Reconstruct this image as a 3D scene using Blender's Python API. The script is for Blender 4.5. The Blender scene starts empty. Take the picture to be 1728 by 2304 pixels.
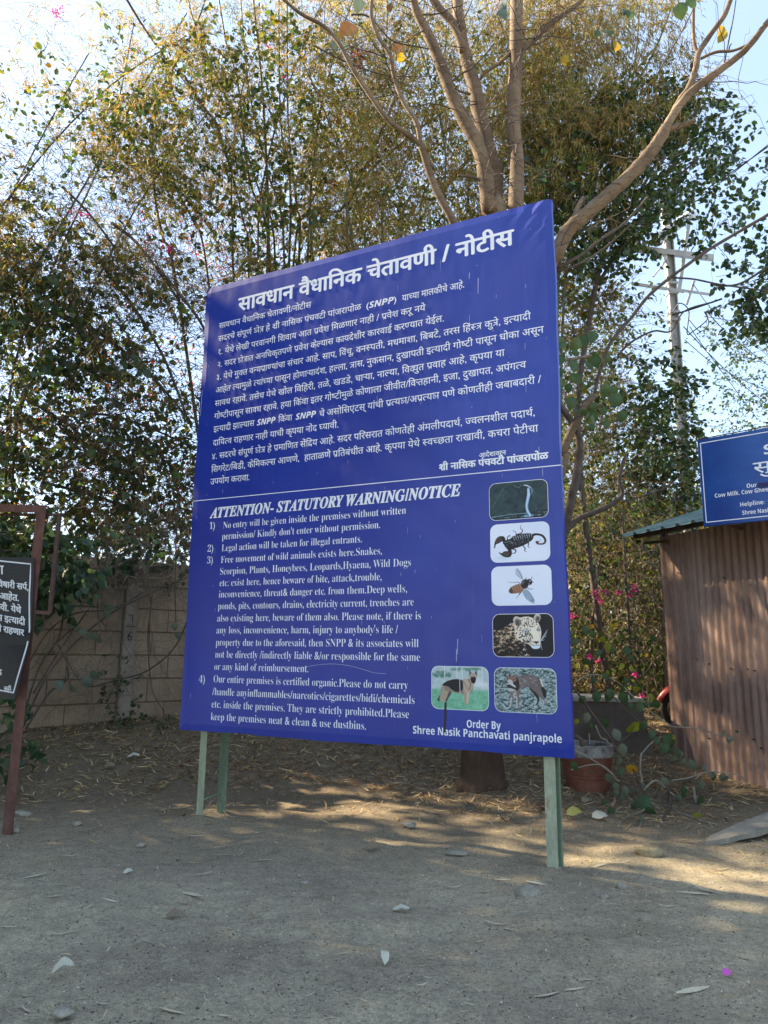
import bpy, bmesh, math, random
import numpy as np
from mathutils import Vector, Matrix, Euler

# ------------------------------------------------------------------ camera, world, sun, exposure
SC = bpy.context.scene
COL = SC.collection
CAM_H = 1.55
FPX, PITCH, ROLL = 1612.0, math.radians(11.104), math.radians(0.635)
_f = Vector((0, math.cos(PITCH), math.sin(PITCH)))
_u = Vector((0, -math.sin(PITCH), math.cos(PITCH)))
_x = Vector((1, 0, 0))
CX = _x * math.cos(ROLL) + _u * math.sin(ROLL)
CU = _u * math.cos(ROLL) - _x * math.sin(ROLL)
CF = _f
cam = bpy.data.cameras.new('camera')
cam.sensor_fit = 'VERTICAL'
cam.sensor_height = 36.0
cam.lens = FPX / 2304.0 * 36.0
cam.clip_start = 0.05
cam.clip_end = 2000
camo = bpy.data.objects.new('camera', cam)
COL.objects.link(camo)
M = Matrix((CX, CU, -CF)).transposed().to_4x4()
M.translation = Vector((0, 0, CAM_H))
camo.matrix_world = M
SC.camera = camo

SUN_EL, SUN_AZ = math.radians(37), math.radians(-65)      # azimuth measured from +Y towards +X
SUN_DIR = Vector((math.sin(SUN_AZ) * math.cos(SUN_EL), math.cos(SUN_AZ) * math.cos(SUN_EL), math.sin(SUN_EL)))
w = bpy.data.worlds.new('World')
SC.world = w
w.use_nodes = True
nt = w.node_tree
bg = nt.nodes['Background']
sky = nt.nodes.new('ShaderNodeTexSky')
sky.sky_type = 'NISHITA'
sky.sun_disc = False
sky.sun_elevation = SUN_EL
sky.sun_rotation = SUN_AZ
sky.air_density = 1.0
sky.dust_density = 0.6
sky.ozone_density = 1.5
hz = nt.nodes.new('ShaderNodeMix')          # thin even haze over the whole sky
hz.data_type = 'RGBA'
hz.inputs[0].default_value = 0.6
hz.inputs[7].default_value = (1.0, 1.2, 1.5, 1)
nt.links.new(sky.outputs[0], hz.inputs[6])
nt.links.new(hz.outputs[2], bg.inputs[0])
bg.inputs[1].default_value = 0.15
sl = bpy.data.lights.new('sun', 'SUN')
sl.energy = 4.8
sl.angle = math.radians(0.6)
sl.color = (1.0, 0.82, 0.58)
so = bpy.data.objects.new('sun', sl)
so.rotation_euler = SUN_DIR.to_track_quat('Z', 'Y').to_euler()
so.location = SUN_DIR * 60
COL.objects.link(so)
SC.view_settings.view_transform = 'Standard'
SC.view_settings.look = 'None'
SC.view_settings.gamma = 1
SC.view_settings.use_curve_mapping = False
SC.view_settings.exposure = 2.2
try:
    SC.cycles.max_bounces = 8
    SC.cycles.transparent_max_bounces = 8
    SC.cycles.use_denoising = True
except Exception:
    pass

rng = np.random.default_rng(7)
random.seed(7)

# ------------------------------------------------------------------ geometry helpers
def sstep(a, b, x):
    t = min(1.0, max(0.0, (x - a) / (b - a)))
    return t * t * (3 - 2 * t)

def _ss(a, b, x):
    t = np.clip((np.asarray(x, float) - a) / (b - a), 0, 1)
    return t * t * (3 - 2 * t)

def terrain_np(x, y):
    # flat forecourt that banks up towards the boundary wall, slight bank at the shed
    h = 0.55 * _ss(7.9, 11.0, y)
    h = h + 0.16 * _ss(2.6, 5.0, x) * _ss(3.5, 6.0, y) * (1 - _ss(8.0, 9.5, y))
    h = h + 0.012 * np.sin(x * 1.9 + 0.6) * np.sin(y * 1.3) + 0.008 * np.sin(x * 4.1 - y * 3.3)
    return h

def terrain(x, y):
    return float(terrain_np(x, y))

def ray(px, py):
    return CX * ((px - 864) / FPX) - CU * ((py - 1152) / FPX) + CF

def P(px, py, Y):
    """point at ground distance Y in front of the camera seen at pixel px,py of the photograph"""
    d = ray(px, py)
    return Vector((0, 0, CAM_H)) + d * (Y / d.y)

def RAD(wpx, px, py, Y):
    return 0.5 * wpx * (Y / ray(px, py).y) / FPX

def G(px, py):
    d = ray(px, py)
    t = 1.0
    o = Vector((0, 0, CAM_H))
    while t < 60:
        p = o + d * t
        if p.z <= terrain(p.x, p.y):
            break
        t += 0.01
    return o + d * t

# ------------------------------------------------------------------ object helpers
def link(o, parent=None, kind=None):
    COL.objects.link(o)
    if parent is not None:
        o.parent = parent
    if kind:
        o['kind'] = kind
    return o

def tag(o, label, cat, group=None):
    o['label'] = label
    o['category'] = cat
    if group:
        o['group'] = group
    return o

def thing(name, label, cat, loc=(0, 0, 0), rz=0.0, group=None):
    o = bpy.data.objects.new(name, None)
    o.empty_display_size = 0.1
    o.location = loc
    o.rotation_euler = (0, 0, rz)
    COL.objects.link(o)
    return tag(o, label, cat, group)

def mesh_np(name, V, Fc, mats, parent=None, kind=None, smooth=False, mat_idx=None, loc=None):
    """V (n,3) world coords; Fc (m,3|4) int array or list of them; subtracts the parent's place"""
    me = bpy.data.meshes.new(name)
    V = np.asarray(V, dtype=np.float32).reshape(-1, 3)
    if isinstance(Fc, np.ndarray):
        k = Fc.shape[1]
        me.vertices.add(len(V))
        me.vertices.foreach_set('co', V.ravel())
        me.loops.add(Fc.size)
        me.loops.foreach_set('vertex_index', Fc.astype(np.int32).ravel())
        me.polygons.add(len(Fc))
        me.polygons.foreach_set('loop_start', np.arange(0, Fc.size, k, dtype=np.int32))
        me.polygons.foreach_set('loop_total', np.full(len(Fc), k, dtype=np.int32))
        me.update(calc_edges=True)
    else:
        me.from_pydata([tuple(map(float, v)) for v in V], [], [tuple(int(i) for i in f) for f in Fc])
        me.update()
    if not isinstance(mats, (list, tuple)):
        mats = [mats]
    for m in mats:
        me.materials.append(m)
    if mat_idx is not None:
        me.polygons.foreach_set('material_index', np.asarray(mat_idx, dtype=np.int32))
    if smooth:
        me.polygons.foreach_set('use_smooth', np.ones(len(me.polygons), dtype=bool))
    o = bpy.data.objects.new(name, me)
    link(o, parent, kind)
    if parent is not None:
        o.matrix_parent_inverse = pmat(parent).inverted()
    return o

def pmat(o):
    m = Matrix.Translation(o.location) @ o.rotation_euler.to_matrix().to_4x4() @ Matrix.Diagonal((*o.scale, 1))
    if o.parent is not None:
        return pmat(o.parent) @ o.matrix_parent_inverse @ m
    return m

class MB:
    """collects simple shapes in world coordinates; build() links them as one mesh"""
    def __init__(s):
        s.v = []; s.f = []; s.m = []
    def add(s, V, F, mi=0):
        n = len(s.v)
        s.v += [tuple(v) for v in V]
        s.f += [tuple(n + i for i in f) for f in F]
        s.m += [mi] * len(F)
    def box(s, c, d, ax=None, mi=0, bevel=0.0):
        """c centre, d full sizes, ax = (X,Y,Z) unit axes"""
        if ax is None:
            ax = (Vector((1, 0, 0)), Vector((0, 1, 0)), Vector((0, 0, 1)))
        c = Vector(c)
        hx, hy, hz = d[0] / 2, d[1] / 2, d[2] / 2
        b = min(bevel, hx * .9, hy * .9, hz * .9)
        if b <= 0:
            V = [c + ax[0] * (i * hx) + ax[1] * (j * hy) + ax[2] * (k * hz) for k in (-1, 1) for j in (-1, 1) for i in (-1, 1)]
            F = [(0, 2, 3, 1), (4, 5, 7, 6), (0, 1, 5, 4), (2, 6, 7, 3), (0, 4, 6, 2), (1, 3, 7, 5)]
            s.add(V, F, mi)
            return
        bm = bmesh.new()
        vs = {}
        for i in (-1, 1):
            for j in (-1, 1):
                for k in (-1, 1):
                    vs[i, j, k] = (bm.verts.new(((hx - b) * i, (hy - b) * j, hz * k)), bm.verts.new(((hx - b) * i, hy * j, (hz - b) * k)), bm.verts.new((hx * i, (hy - b) * j, (hz - b) * k)))
        bmesh.ops.convex_hull(bm, input=bm.verts)
        bmesh.ops.dissolve_limit(bm, angle_limit=0.02, verts=bm.verts, edges=bm.edges)
        bm.verts.index_update()
        V = [c + ax[0] * v.co.x + ax[1] * v.co.y + ax[2] * v.co.z for v in bm.verts]
        F = [[v.index for v in f.verts] for f in bm.faces]
        bm.free()
        s.add(V, F, mi)
    def beam(s, a, b, wx, wy, side=None, mi=0):
        """rectangular bar from a to b"""
        a = Vector(a); b = Vector(b)
        z = (b - a).normalized()
        r = Vector(side) if side is not None else (Vector((0, 0, 1)) if abs(z.z) < .9 else Vector((1, 0, 0)))
        xx = (r - z * r.dot(z)).normalized()
        yy = z.cross(xx)
        s.box((a + b) / 2, (wx, wy, (b - a).length), (xx, yy, z), mi)
    def angle(s, a, b, leg, t, side, side2, mi=0):
        """L section from a to b; legs run along side and side2 from the heel"""
        a = Vector(a); b = Vector(b)
        z = (b - a).normalized()
        x = (Vector(side) - z * z.dot(Vector(side))).normalized()
        y = (Vector(side2) - z * z.dot(Vector(side2)))
        y = (y - x * x.dot(y)).normalized()
        pr = [(0, 0), (leg, 0), (leg, t), (t, t), (t, leg), (0, leg)]
        V = [a + x * p + y * q for p, q in pr] + [b + x * p + y * q for p, q in pr]
        F = [(i, (i + 1) % 6, 6 + (i + 1) % 6, 6 + i) for i in range(6)]
        F += [(0, 3, 2, 1), (0, 5, 4, 3), (6, 7, 8, 9), (6, 9, 10, 11)]
        s.add(V, F, mi)
    def tube(s, pts, rads, n=8, mi=0, cap=True, wob=0.0):
        V, F = tube_np(pts, rads, n, wob)
        s.add([tuple(v) for v in V], [tuple(f) for f in F], mi)
        if cap:
            k = len(V)
            n0 = len(s.v) - k
            s.f += [tuple(n0 + i for i in reversed(range(n))), tuple(n0 + k - n + i for i in range(n))]
            s.m += [mi, mi]
    def cyl(s, a, b, r, n=12, mi=0, r2=None):
        s.tube([a, b], [r, r if r2 is None else r2], n, mi)
    def build(s, name, mats, parent=None, kind=None, smooth=False):
        V = np.array([tuple(v) for v in s.v], dtype=np.float32)
        return mesh_np(name, V, s.f, mats, parent, kind, smooth, s.m)

def tube_np(pts, rads, n=8, wob=0.0):
    pts = [Vector(p) for p in pts]
    if not hasattr(rads, '__len__'):
        rads = [rads] * len(pts)
    V = []
    prev = None
    for i, p in enumerate(pts):
        a = pts[max(0, i - 1)]; b = pts[min(len(pts) - 1, i + 1)]
        z = (b - a)
        z = z.normalized() if z.length > 1e-9 else Vector((0, 0, 1))
        if prev is None:
            r = Vector((1, 0, 0)) if abs(z.x) < .8 else Vector((0, 1, 0))
        else:
            r = prev
        x = (r - z * r.dot(z)).normalized()
        prev = x
        y = z.cross(x)
        for k in range(n):
            a = 2 * math.pi * k / n
            rr = rads[i] * (1 + (wob * math.sin(3.1 * k + i * 1.7) if wob else 0))
            V.append(p + x * (rr * math.cos(a)) + y * (rr * math.sin(a)))
    F = []
    for i in range(len(pts) - 1):
        for k in range(n):
            F.append((i * n + k, i * n + (k + 1) % n, (i + 1) * n + (k + 1) % n, (i + 1) * n + k))
    return np.array([tuple(v) for v in V]), np.array(F)

def smooth_path(pts, rads, sub=4):
    """Catmull-Rom through the points"""
    P_ = [Vector(p) for p in pts]
    if len(P_) < 3:
        return P_, list(rads)
    out = []; ro = []
    n = len(P_)
    for i in range(n - 1):
        p0 = P_[max(0, i - 1)]; p1 = P_[i]; p2 = P_[i + 1]; p3 = P_[min(n - 1, i + 2)]
        for k in range(sub):
            t = k / sub
            out.append(0.5 * ((2 * p1) + (p2 - p0) * t + (2 * p0 - 5 * p1 + 4 * p2 - p3) * t * t + (3 * p1 - p0 - 3 * p2 + p3) * t ** 3))
            ro.append(rads[i] * (1 - t) + rads[i + 1] * t)
    out.append(P_[-1]); ro.append(rads[-1])
    return out, ro

def merge_np(parts):
    Vs = []; Fs = []; n = 0
    for V, F in parts:
        Vs.append(V); Fs.append(F + n); n += len(V)
    return np.concatenate(Vs), np.concatenate(Fs)

# ------------------------------------------------------------------ materials
def mat(name, color, rough=0.6, metal=0.0, spec=0.5):
    m = bpy.data.materials.new(name)
    m.use_nodes = True
    b = m.node_tree.nodes['Principled BSDF']
    b.inputs['Base Color'].default_value = (*color, 1)
    b.inputs['Roughness'].default_value = rough
    b.inputs['Metallic'].default_value = metal
    b.inputs['Specular IOR Level'].default_value = spec
    return m

def N(m, t, **kw):
    n = m.node_tree.nodes.new(t)
    for k, v in kw.items():
        if k in n.inputs:
            n.inputs[k].default_value = v
        else:
            setattr(n, k, v)
    return n

def L(m, a, b):
    m.node_tree.links.new(a, b)

def ramp(m, fac, stops):
    r = N(m, 'ShaderNodeValToRGB')
    e = r.color_ramp.elements
    while len(e) < len(stops):
        e.new(0.5)
    for i, (p, c) in enumerate(stops):
        e[i].position = p
        e[i].color = (*c, 1) if len(c) == 3 else c
    L(m, fac, r.inputs['Fac'])
    return r.outputs['Color']

def noise(m, scale, detail=4, rough=0.55, vec=None, dist=0.0):
    n = N(m, 'ShaderNodeTexNoise')
    n.inputs['Scale'].default_value = scale
    n.inputs['Detail'].default_value = detail
    n.inputs['Roughness'].default_value = rough
    n.inputs['Distortion'].default_value = dist
    if vec is not None:
        L(m, vec, n.inputs['Vector'])
    return n.outputs['Fac']

def coords(m, scale=(1, 1, 1), rot=(0, 0, 0), kind='Object'):
    t = N(m, 'ShaderNodeTexCoord')
    mp = N(m, 'ShaderNodeMapping')
    mp.inputs['Scale'].default_value = scale
    mp.inputs['Rotation'].default_value = rot
    L(m, t.outputs[kind], mp.inputs['Vector'])
    return mp.outputs['Vector']

def mixc(m, fac, a, b, mode='MIX'):
    n = N(m, 'ShaderNodeMix')
    n.data_type = 'RGBA'
    n.blend_type = mode
    for sock, v in ((n.inputs[0], fac), (n.inputs[6], a), (n.inputs[7], b)):
        if hasattr(v, 'is_output'):
            L(m, v, sock)
        elif isinstance(v, (int, float)):
            sock.default_value = v
        else:
            sock.default_value = (*v, 1)
    return n.outputs[2]

def bump(m, h, strength=0.3, dist=0.01):
    b = N(m, 'ShaderNodeBump')
    b.inputs['Strength'].default_value = strength
    b.inputs['Distance'].default_value = dist
    L(m, h, b.inputs['Height'])
    L(m, b.outputs['Normal'], m.node_tree.nodes['Principled BSDF'].inputs['Normal'])
    return b

def setc(m, c):
    L(m, c, m.node_tree.nodes['Principled BSDF'].inputs['Base Color'])

def noisy(name, stops, scale=6, rough=0.7, bumps=0.3, bdist=0.01, detail=6, cscale=(1, 1, 1), metal=0.0, spec=0.4, fine=None):
    m = mat(name, stops[0][1], rough, metal, spec)
    v = coords(m, cscale)
    f = noise(m, scale, detail, 0.6, v)
    c = ramp(m, f, stops)
    if fine:
        g = noise(m, fine, 3, 0.6, v)
        c = mixc(m, 0.35, c, ramp(m, g, [(0.35, (0.45, 0.45, 0.45)), (0.65, (1, 1, 1))]), 'MULTIPLY')
        if bumps:
            bump(m, g, bumps, bdist)
    elif bumps:
        bump(m, f, bumps, bdist)
    setc(m, c)
    return m

def leafmat(name, stops, trans=0.35, rough=0.5, gloss=0.3):
    """each leaf is its own island: colour by island, light shining through"""
    m = mat(name, stops[0][1], rough, 0, gloss)
    g = N(m, 'ShaderNodeNewGeometry')
    c = ramp(m, g.outputs['Random Per Island'], stops)
    vv = noise(m, 9, 2, 0.5, coords(m))
    c = mixc(m, 0.5, c, ramp(m, vv, [(0.3, (0.62, 0.62, 0.6)), (0.7, (1, 1, 1))]), 'MULTIPLY')
    big = noise(m, 1.1, 4, .65, coords(m))
    c = mixc(m, .75, c, ramp(m, big, [(.34, (1.25, 1.3, 1.0)), (.5, (.9, .9, .85)), (.62, (.95, .72, .5)), (.74, (.55, .5, .42))]), 'MULTIPLY')
    setc(m, c)
    if trans > 0:
        tr = N(m, 'ShaderNodeBsdfTranslucent')
        hs = N(m, 'ShaderNodeHueSaturation')
        hs.inputs['Saturation'].default_value = 1.15
        hs.inputs['Value'].default_value = 1.5
        L(m, c, hs.inputs['Color'])
        L(m, hs.outputs[0], tr.inputs['Color'])
        mx = N(m, 'ShaderNodeMixShader')
        mx.inputs[0].default_value = trans
        L(m, m.node_tree.nodes['Principled BSDF'].outputs[0], mx.inputs[1])
        L(m, tr.outputs[0], mx.inputs[2])
        L(m, mx.outputs[0], m.node_tree.nodes['Material Output'].inputs['Surface'])
    return m
# ------------------------------------------------------------------ lettering
_GC = {}
_kmax = None
def _conv(body, skew=False):
    c = bpy.data.curves.new('t', 'FONT')
    c.body = body
    c.size = 1.0
    c.resolution_u = 3
    if any(0x1D400 <= ord(q) < 0x1D434 or 0x1D7CE <= ord(q) < 0x1D7D8 for q in body):
        c.offset = -0.012
    o = bpy.data.objects.new('t', c)
    me = bpy.data.meshes.new_from_object(o)
    V = np.zeros(len(me.vertices) * 3, dtype=np.float32)
    me.vertices.foreach_get('co', V)
    V = V.reshape(-1, 3)
    F = [tuple(p.vertices) for p in me.polygons]
    bpy.data.meshes.remove(me)
    bpy.data.objects.remove(o)
    bpy.data.curves.remove(c)
    return V[:, :2].copy(), F

def glyph(ch):
    """(verts, faces, advance) of one character at size 1"""
    global _kmax
    if ch in _GC:
        return _GC[ch]
    if _kmax is None:
        _kmax = _conv('क')[0][:, 0].max()
    V, F = _conv(ch) if ch != ' ' else (np.zeros((0, 2)), [])
    adv = _conv(ch + 'क')[0][:, 0].max() - _kmax
    if ch == 'ं' or ch in 'ेैुूृ्':
        adv = 0.0 if adv < 0.15 else adv
    _GC[ch] = (V, F, float(adv))
    return _GC[ch]

def clipx(V, F, xc):
    bm = bmesh.new()
    vs = [bm.verts.new((x, y, 0)) for x, y in V]
    for f in F:
        try:
            bm.faces.new([vs[i] for i in f])
        except ValueError:
            pass
    bmesh.ops.bisect_plane(bm, geom=bm.verts[:] + bm.edges[:] + bm.faces[:], plane_co=(xc, 0, 0), plane_no=(1, 0, 0), clear_outer=True)
    bm.verts.index_update()
    V2 = np.array([(v.co.x, v.co.y) for v in bm.verts]) if len(bm.verts) else np.zeros((0, 2))
    F2 = [tuple(v.index for v in f.verts) for f in bm.faces]
    bm.free()
    return V2, F2

def stroke(pts, w=0.075):
    """flat polyline pen stroke"""
    V = []; F = []
    n = len(pts)
    for i in range(n):
        a = np.array(pts[max(0, i - 1)], float); b = np.array(pts[min(n - 1, i + 1)], float)
        d = b - a
        d = d / (np.linalg.norm(d) + 1e-9)
        nn = np.array([-d[1], d[0]]) * w / 2
        p = np.array(pts[i], float)
        V += [p + nn, p - nn]
    for i in range(n - 1):
        F.append((2 * i, 2 * i + 1, 2 * i + 3, 2 * i + 2))
    return np.array(V), F

def stem_off():
    V, F, adv = glyph('ा')
    low = V[V[:, 1] < 0.3]
    return adv - low[:, 0].min(), adv - (low[:, 0].min() + low[:, 0].max()) / 2   # left edge / centre, from the right

VIR = '्'
CONS = set(chr(c) for c in range(0x915, 0x93A)) | {'ळ', 'ऱ'}
MATR = set('ािीुूृेैोौंः')

def cluster(cons, marks):
    """list of (V,F) pieces and the advance for a syllable"""
    out = []
    x = 0.0
    so_, sc_ = stem_off()
    reph = False
    if len(cons) > 1 and cons[0] == 'र':
        reph = True
        cons = cons[1:]
    if 'ि' in marks:
        V, F, a = glyph('ि')
        out.append((V + [x, 0], F)); x += a
    hl = glyph('ा')[0][:, 1].max()
    i = 0
    while i < len(cons):
        c = cons[i]
        nxt = cons[i + 1] if i + 1 < len(cons) else None
        if nxt == 'र':                       # ra-kar stroke under the letter
            if c == 'त':
                V, F, a = glyph('ा')
                w = 0.30
                out.append(stroke([(x - 0.01, hl - 0.035), (x + w + 0.02, hl - 0.035)], 0.07))
                out.append((V + [x + w, 0], F))
                sx = x + w + a - sc_
                out.append(stroke([(sx, 0.30), (x + 0.10, 0.40)], 0.07))
                out.append(stroke([(sx, 0.30), (x + 0.08, 0.06)], 0.07))
                x += w + a
            else:
                V, F, a = glyph(c)
                out.append((V + [x, 0], F))
                sx = x + a - sc_
                if c == 'द':
                    sx = x + a * 0.62
                out.append(stroke([(sx, 0.20), (sx - 0.24, 0.01)], 0.065))
                x += a
            i += 2
            continue
        if c == 'क' and nxt == 'ष':
            w = 0.46
            V, F, a = glyph('ा')
            out.append(stroke([(x - 0.01, hl - 0.035), (x + w + 0.02, hl - 0.035)], 0.07))
            out.append((V + [x + w, 0], F))
            pts = [(.16, .60), (.08, .52), (.09, .42), (.18, .37), (.30, .40), (.20, .33), (.10, .26), (.09, .15), (.16, .07), (.27, .09), (.33, .18), (.26, .28), (.42, .25), (w + .05, .31)]
            out.append(stroke([(x + p * 1.15, q) for p, q in pts], 0.052))
            x += w + a
            i += 2
            continue
        V, F, a = glyph(c)
        if nxt is not None:
            if c == 'ऱ':                     # eyelash ra
                out.append(stroke([(x + .02, hl - 0.035), (x + .22, hl - .035)], 0.07))
                out.append(stroke([(x + .04, .42), (x + .07, .33), (x + .15, .31), (x + .24, .38)], 0.07))
                x += .20
            elif c == 'क':
                V2, F2 = clipx(V, F, a * 0.80)
                out.append((V2 + [x, 0], F2)); x += a * 0.74
            elif c == 'द':
                V2, F2 = clipx(V, F, a * 0.80)
                out.append((V2 + [x, 0], F2)); x += a * 0.62
            elif c == 'ल' and nxt == 'ल':
                V2, F2 = clipx(V, F, a - so_)
                out.append((V2 + [x, 0], F2)); x += a - so_
            else:
                V2, F2 = clipx(V, F, a - so_)
                out.append((V2 + [x, 0], F2)); x += a - so_
        else:
            out.append((V + [x, 0], F)); x += a
        i += 1
    for mk in marks:
        if mk == 'ि':
            continue
        V, F, a = glyph(mk)
        out.append((V + [x, 0], F)); x += a
    if reph:
        sx = x - sc_
        out.append(stroke([(sx + .01, hl - .02), (sx - .10, hl + .08), (sx - .08, hl + .17), (sx + .02, hl + .20), (sx + .08, hl + .17)], 0.065))
    return out, x

def layout(text):
    pcs = []
    x = 0.0
    i = 0
    n = len(text)
    while i < n:
        ch = text[i]
        if ch in CONS:
            cons = [ch]
            i += 1
            while i + 1 < n and text[i] == VIR and text[i + 1] in CONS:
                cons.append(text[i + 1]); i += 2
            marks = []
            while i < n and (text[i] in MATR or text[i] == VIR):
                marks.append(text[i]); i += 1
            o, a = cluster(cons, marks)
        else:
            V, F, a = glyph(ch)
            o = [(V, F)]
            i += 1
        for V, F in o:
            if len(V):
                pcs.append((V + [x, 0], F))
        x += a
    return pcs, x

def mathstyle(s, up, lo, dg=None):
    return ''.join(chr(up + ord(c) - 65) if 'A' <= c <= 'Z' else chr(lo + ord(c) - 97) if 'a' <= c <= 'z' else (chr(dg + int(c)) if dg and c.isdigit() else c) for c in s)
def serif(s):
    return mathstyle(s, 0x1D400, 0x1D41A, 0x1D7CE)
def serif_bi(s):
    return mathstyle(s, 0x1D468, 0x1D482)
def sans_b(s):
    return mathstyle(s, 0x1D5D4, 0x1D5EE, 0x1D7EC)
def sans_bi(s):
    return mathstyle(s, 0x1D63C, 0x1D656)

LEX = 0
def lettering(text, u0, u1, v0, cap, capref, place, mname, material, parent, bold=0.0, name='text_line', natural=None, thin=0.0):
    """flat printed line between u0 and u1 on a board; place(u, v, lift) -> world point"""
    global LEX
    pcs, adv = layout(text)
    allx = np.concatenate([p[0][:, 0] for p in pcs])
    x0, x1 = allx.min(), allx.max()
    sy = cap / capref
    sx = (u1 - u0) / (x1 - x0) if natural is None else sy * natural
    VV = []; FF = []
    n = 0
    shifts = [(0, 0)]
    if bold:
        shifts = [(-bold, 0), (bold, 0), (0, bold * .6), (0, -bold * .6)]
    for k, (V, F) in enumerate(pcs):
        for q, (bx, by) in enumerate(shifts):
            lift = 0.0006 + 0.00012 * ((k % 4) * len(shifts) + q)
            for x, y in V:
                VV.append(place(u0 + (x - x0) * sx + bx, v0 + y * sy + by, lift))
            FF += [tuple(n + i for i in f) for f in F]
            n += len(V)
    return mesh_np(name, np.array([tuple(v) for v in VV]), FF, material, parent)

CAPD = None
def capd():
    """height of the Devanagari head line"""
    global CAPD
    if CAPD is None:
        CAPD = float(glyph('ा')[0][:, 1].max())
    return CAPD
def caps(ch):
    return float(glyph(ch)[0][:, 1].max())
# ------------------------------------------------------------------ printed pictures (flat print, painted on a fine grid of colours)
class Canvas:
    def __init__(s, tl, tr, bl, W=150, H=102, ss=2):
        s.W, s.H, s.ss = W * ss, H * ss, ss
        tl, tr, bl = map(lambda p: np.array(p, float), (tl, tr, bl))
        A = np.column_stack([tr - tl, bl - tl])
        s.inv = np.linalg.inv(A); s.o = tl
        ys, xs = np.mgrid[0:s.H, 0:s.W]
        s.xs = xs + .5; s.ys = ys + .5
        s.img = np.zeros((s.H, s.W, 3))
        s.k = s.W / np.linalg.norm(tr - tl)
    def T(s, p):
        q = s.inv @ (np.array(p, float) - s.o)
        return q * [s.W, s.H]
    def fill(s, c):
        s.img[:] = c
    def nz(s, sx, sy, seed):
        r = np.random.default_rng(seed)
        g = r.random((max(2, int(sy)) + 2, max(2, int(sx)) + 2))
        u = s.xs / s.W * (g.shape[1] - 2); v = s.ys / s.H * (g.shape[0] - 2)
        i = u.astype(int); j = v.astype(int)
        fu = u - i; fv = v - j
        fu = fu * fu * (3 - 2 * fu); fv = fv * fv * (3 - 2 * fv)
        return (g[j, i] * (1 - fu) + g[j, i + 1] * fu) * (1 - fv) + (g[j + 1, i] * (1 - fu) + g[j + 1, i + 1] * fu) * fv
    def comp(s, m, c):
        c = np.array(c, float)
        s.img = s.img * (1 - m[..., None]) + (c if c.ndim == 3 else c[None, None]) * m[..., None]
    def polym(s, pts):
        p = np.array([s.T(q) for q in pts])
        x0, y0 = np.floor(p.min(0)).astype(int) - 1; x1, y1 = np.ceil(p.max(0)).astype(int) + 2
        x0 = max(0, x0); y0 = max(0, y0); x1 = min(s.W, x1); y1 = min(s.H, y1)
        m = np.zeros((s.H, s.W))
        if x1 <= x0 or y1 <= y0:
            return m
        X = s.xs[y0:y1, x0:x1]; Y = s.ys[y0:y1, x0:x1]
        ins = np.zeros(X.shape, bool)
        n = len(p)
        for i in range(n):
            ax, ay = p[i]; bx, by = p[(i + 1) % n]
            if ay == by:
                continue
            cnd = ((ay > Y) != (by > Y)) & (X < (bx - ax) * (Y - ay) / (by - ay) + ax)
            ins ^= cnd
        m[y0:y1, x0:x1] = ins
        return m
    def poly(s, pts, c, a=1.0):
        m = s.polym(pts)
        s.comp(m * a, c)
        return m
    def smoothpoly(s, pts, c, a=1.0, sub=5):
        pts = [np.array(p, float) for p in pts]
        n = len(pts); out = []
        for i in range(n):
            p0, p1, p2, p3 = pts[i - 1], pts[i], pts[(i + 1) % n], pts[(i + 2) % n]
            for k in range(sub):
                t = k / sub
                out.append(0.5 * (2 * p1 + (p2 - p0) * t + (2 * p0 - 5 * p1 + 4 * p2 - p3) * t * t + (3 * p1 - p0 - 3 * p2 + p3) * t ** 3))
        return s.poly(out, c, a)
    def line(s, pts, w, c, a=1.0):
        pp, ww = [Vector((p[0], p[1], 0)) for p in pts], (list(w) if hasattr(w, '__len__') else [w] * len(pts))
        if len(pp) > 2:
            pp, ww = smooth_path(pp, ww, 5)
        m = np.zeros((s.H, s.W))
        q = [s.T((p.x, p.y)) for p in pp]
        for i in range(len(q) - 1):
            ax, ay = q[i]; bx, by = q[i + 1]
            r = max(ww[i], ww[i + 1]) * s.k / 2 + 1
            x0 = int(max(0, min(ax, bx) - r)); x1 = int(min(s.W, max(ax, bx) + r + 1)); y0 = int(max(0, min(ay, by) - r)); y1 = int(min(s.H, max(ay, by) + r + 1))
            if x1 <= x0 or y1 <= y0:
                continue
            X = s.xs[y0:y1, x0:x1] - ax; Y = s.ys[y0:y1, x0:x1] - ay
            dx, dy = bx - ax, by - ay
            t = np.clip((X * dx + Y * dy) / (dx * dx + dy * dy + 1e-9), 0, 1)
            d = np.hypot(X - dx * t, Y - dy * t)
            rr = (ww[i] * (1 - t) + ww[i + 1] * t) * s.k / 2
            m[y0:y1, x0:x1] = np.maximum(m[y0:y1, x0:x1], np.clip(rr - d + .5, 0, 1))
        s.comp(m * a, c)
        return m
    def ell(s, c0, rx, ry, rot, c, a=1.0, soft=0.0):
        p = s.T(c0)
        X = s.xs - p[0]; Y = s.ys - p[1]
        cr, sr = math.cos(rot), math.sin(rot)
        u = (X * cr + Y * sr) / (rx * s.k); v = (-X * sr + Y * cr) / (ry * s.k)
        d = np.sqrt(u * u + v * v)
        e = 0.5 / (min(rx, ry) * s.k) + soft
        m = np.clip((1 + e - d) / (2 * e), 0, 1)
        s.comp(m * a, c)
        return m
    def out(s):
        h, w_ = s.H // s.ss, s.W // s.ss
        return np.clip(s.img.reshape(h, s.ss, w_, s.ss, 3).mean((1, 3)), 0, 1)

def h2(r, g, b):
    f = lambda v: (v / 255 / 12.92) if v < 10.31 else ((v / 255 + .055) / 1.055) ** 2.4
    return np.array((f(r), f(g), f(b)))

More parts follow.
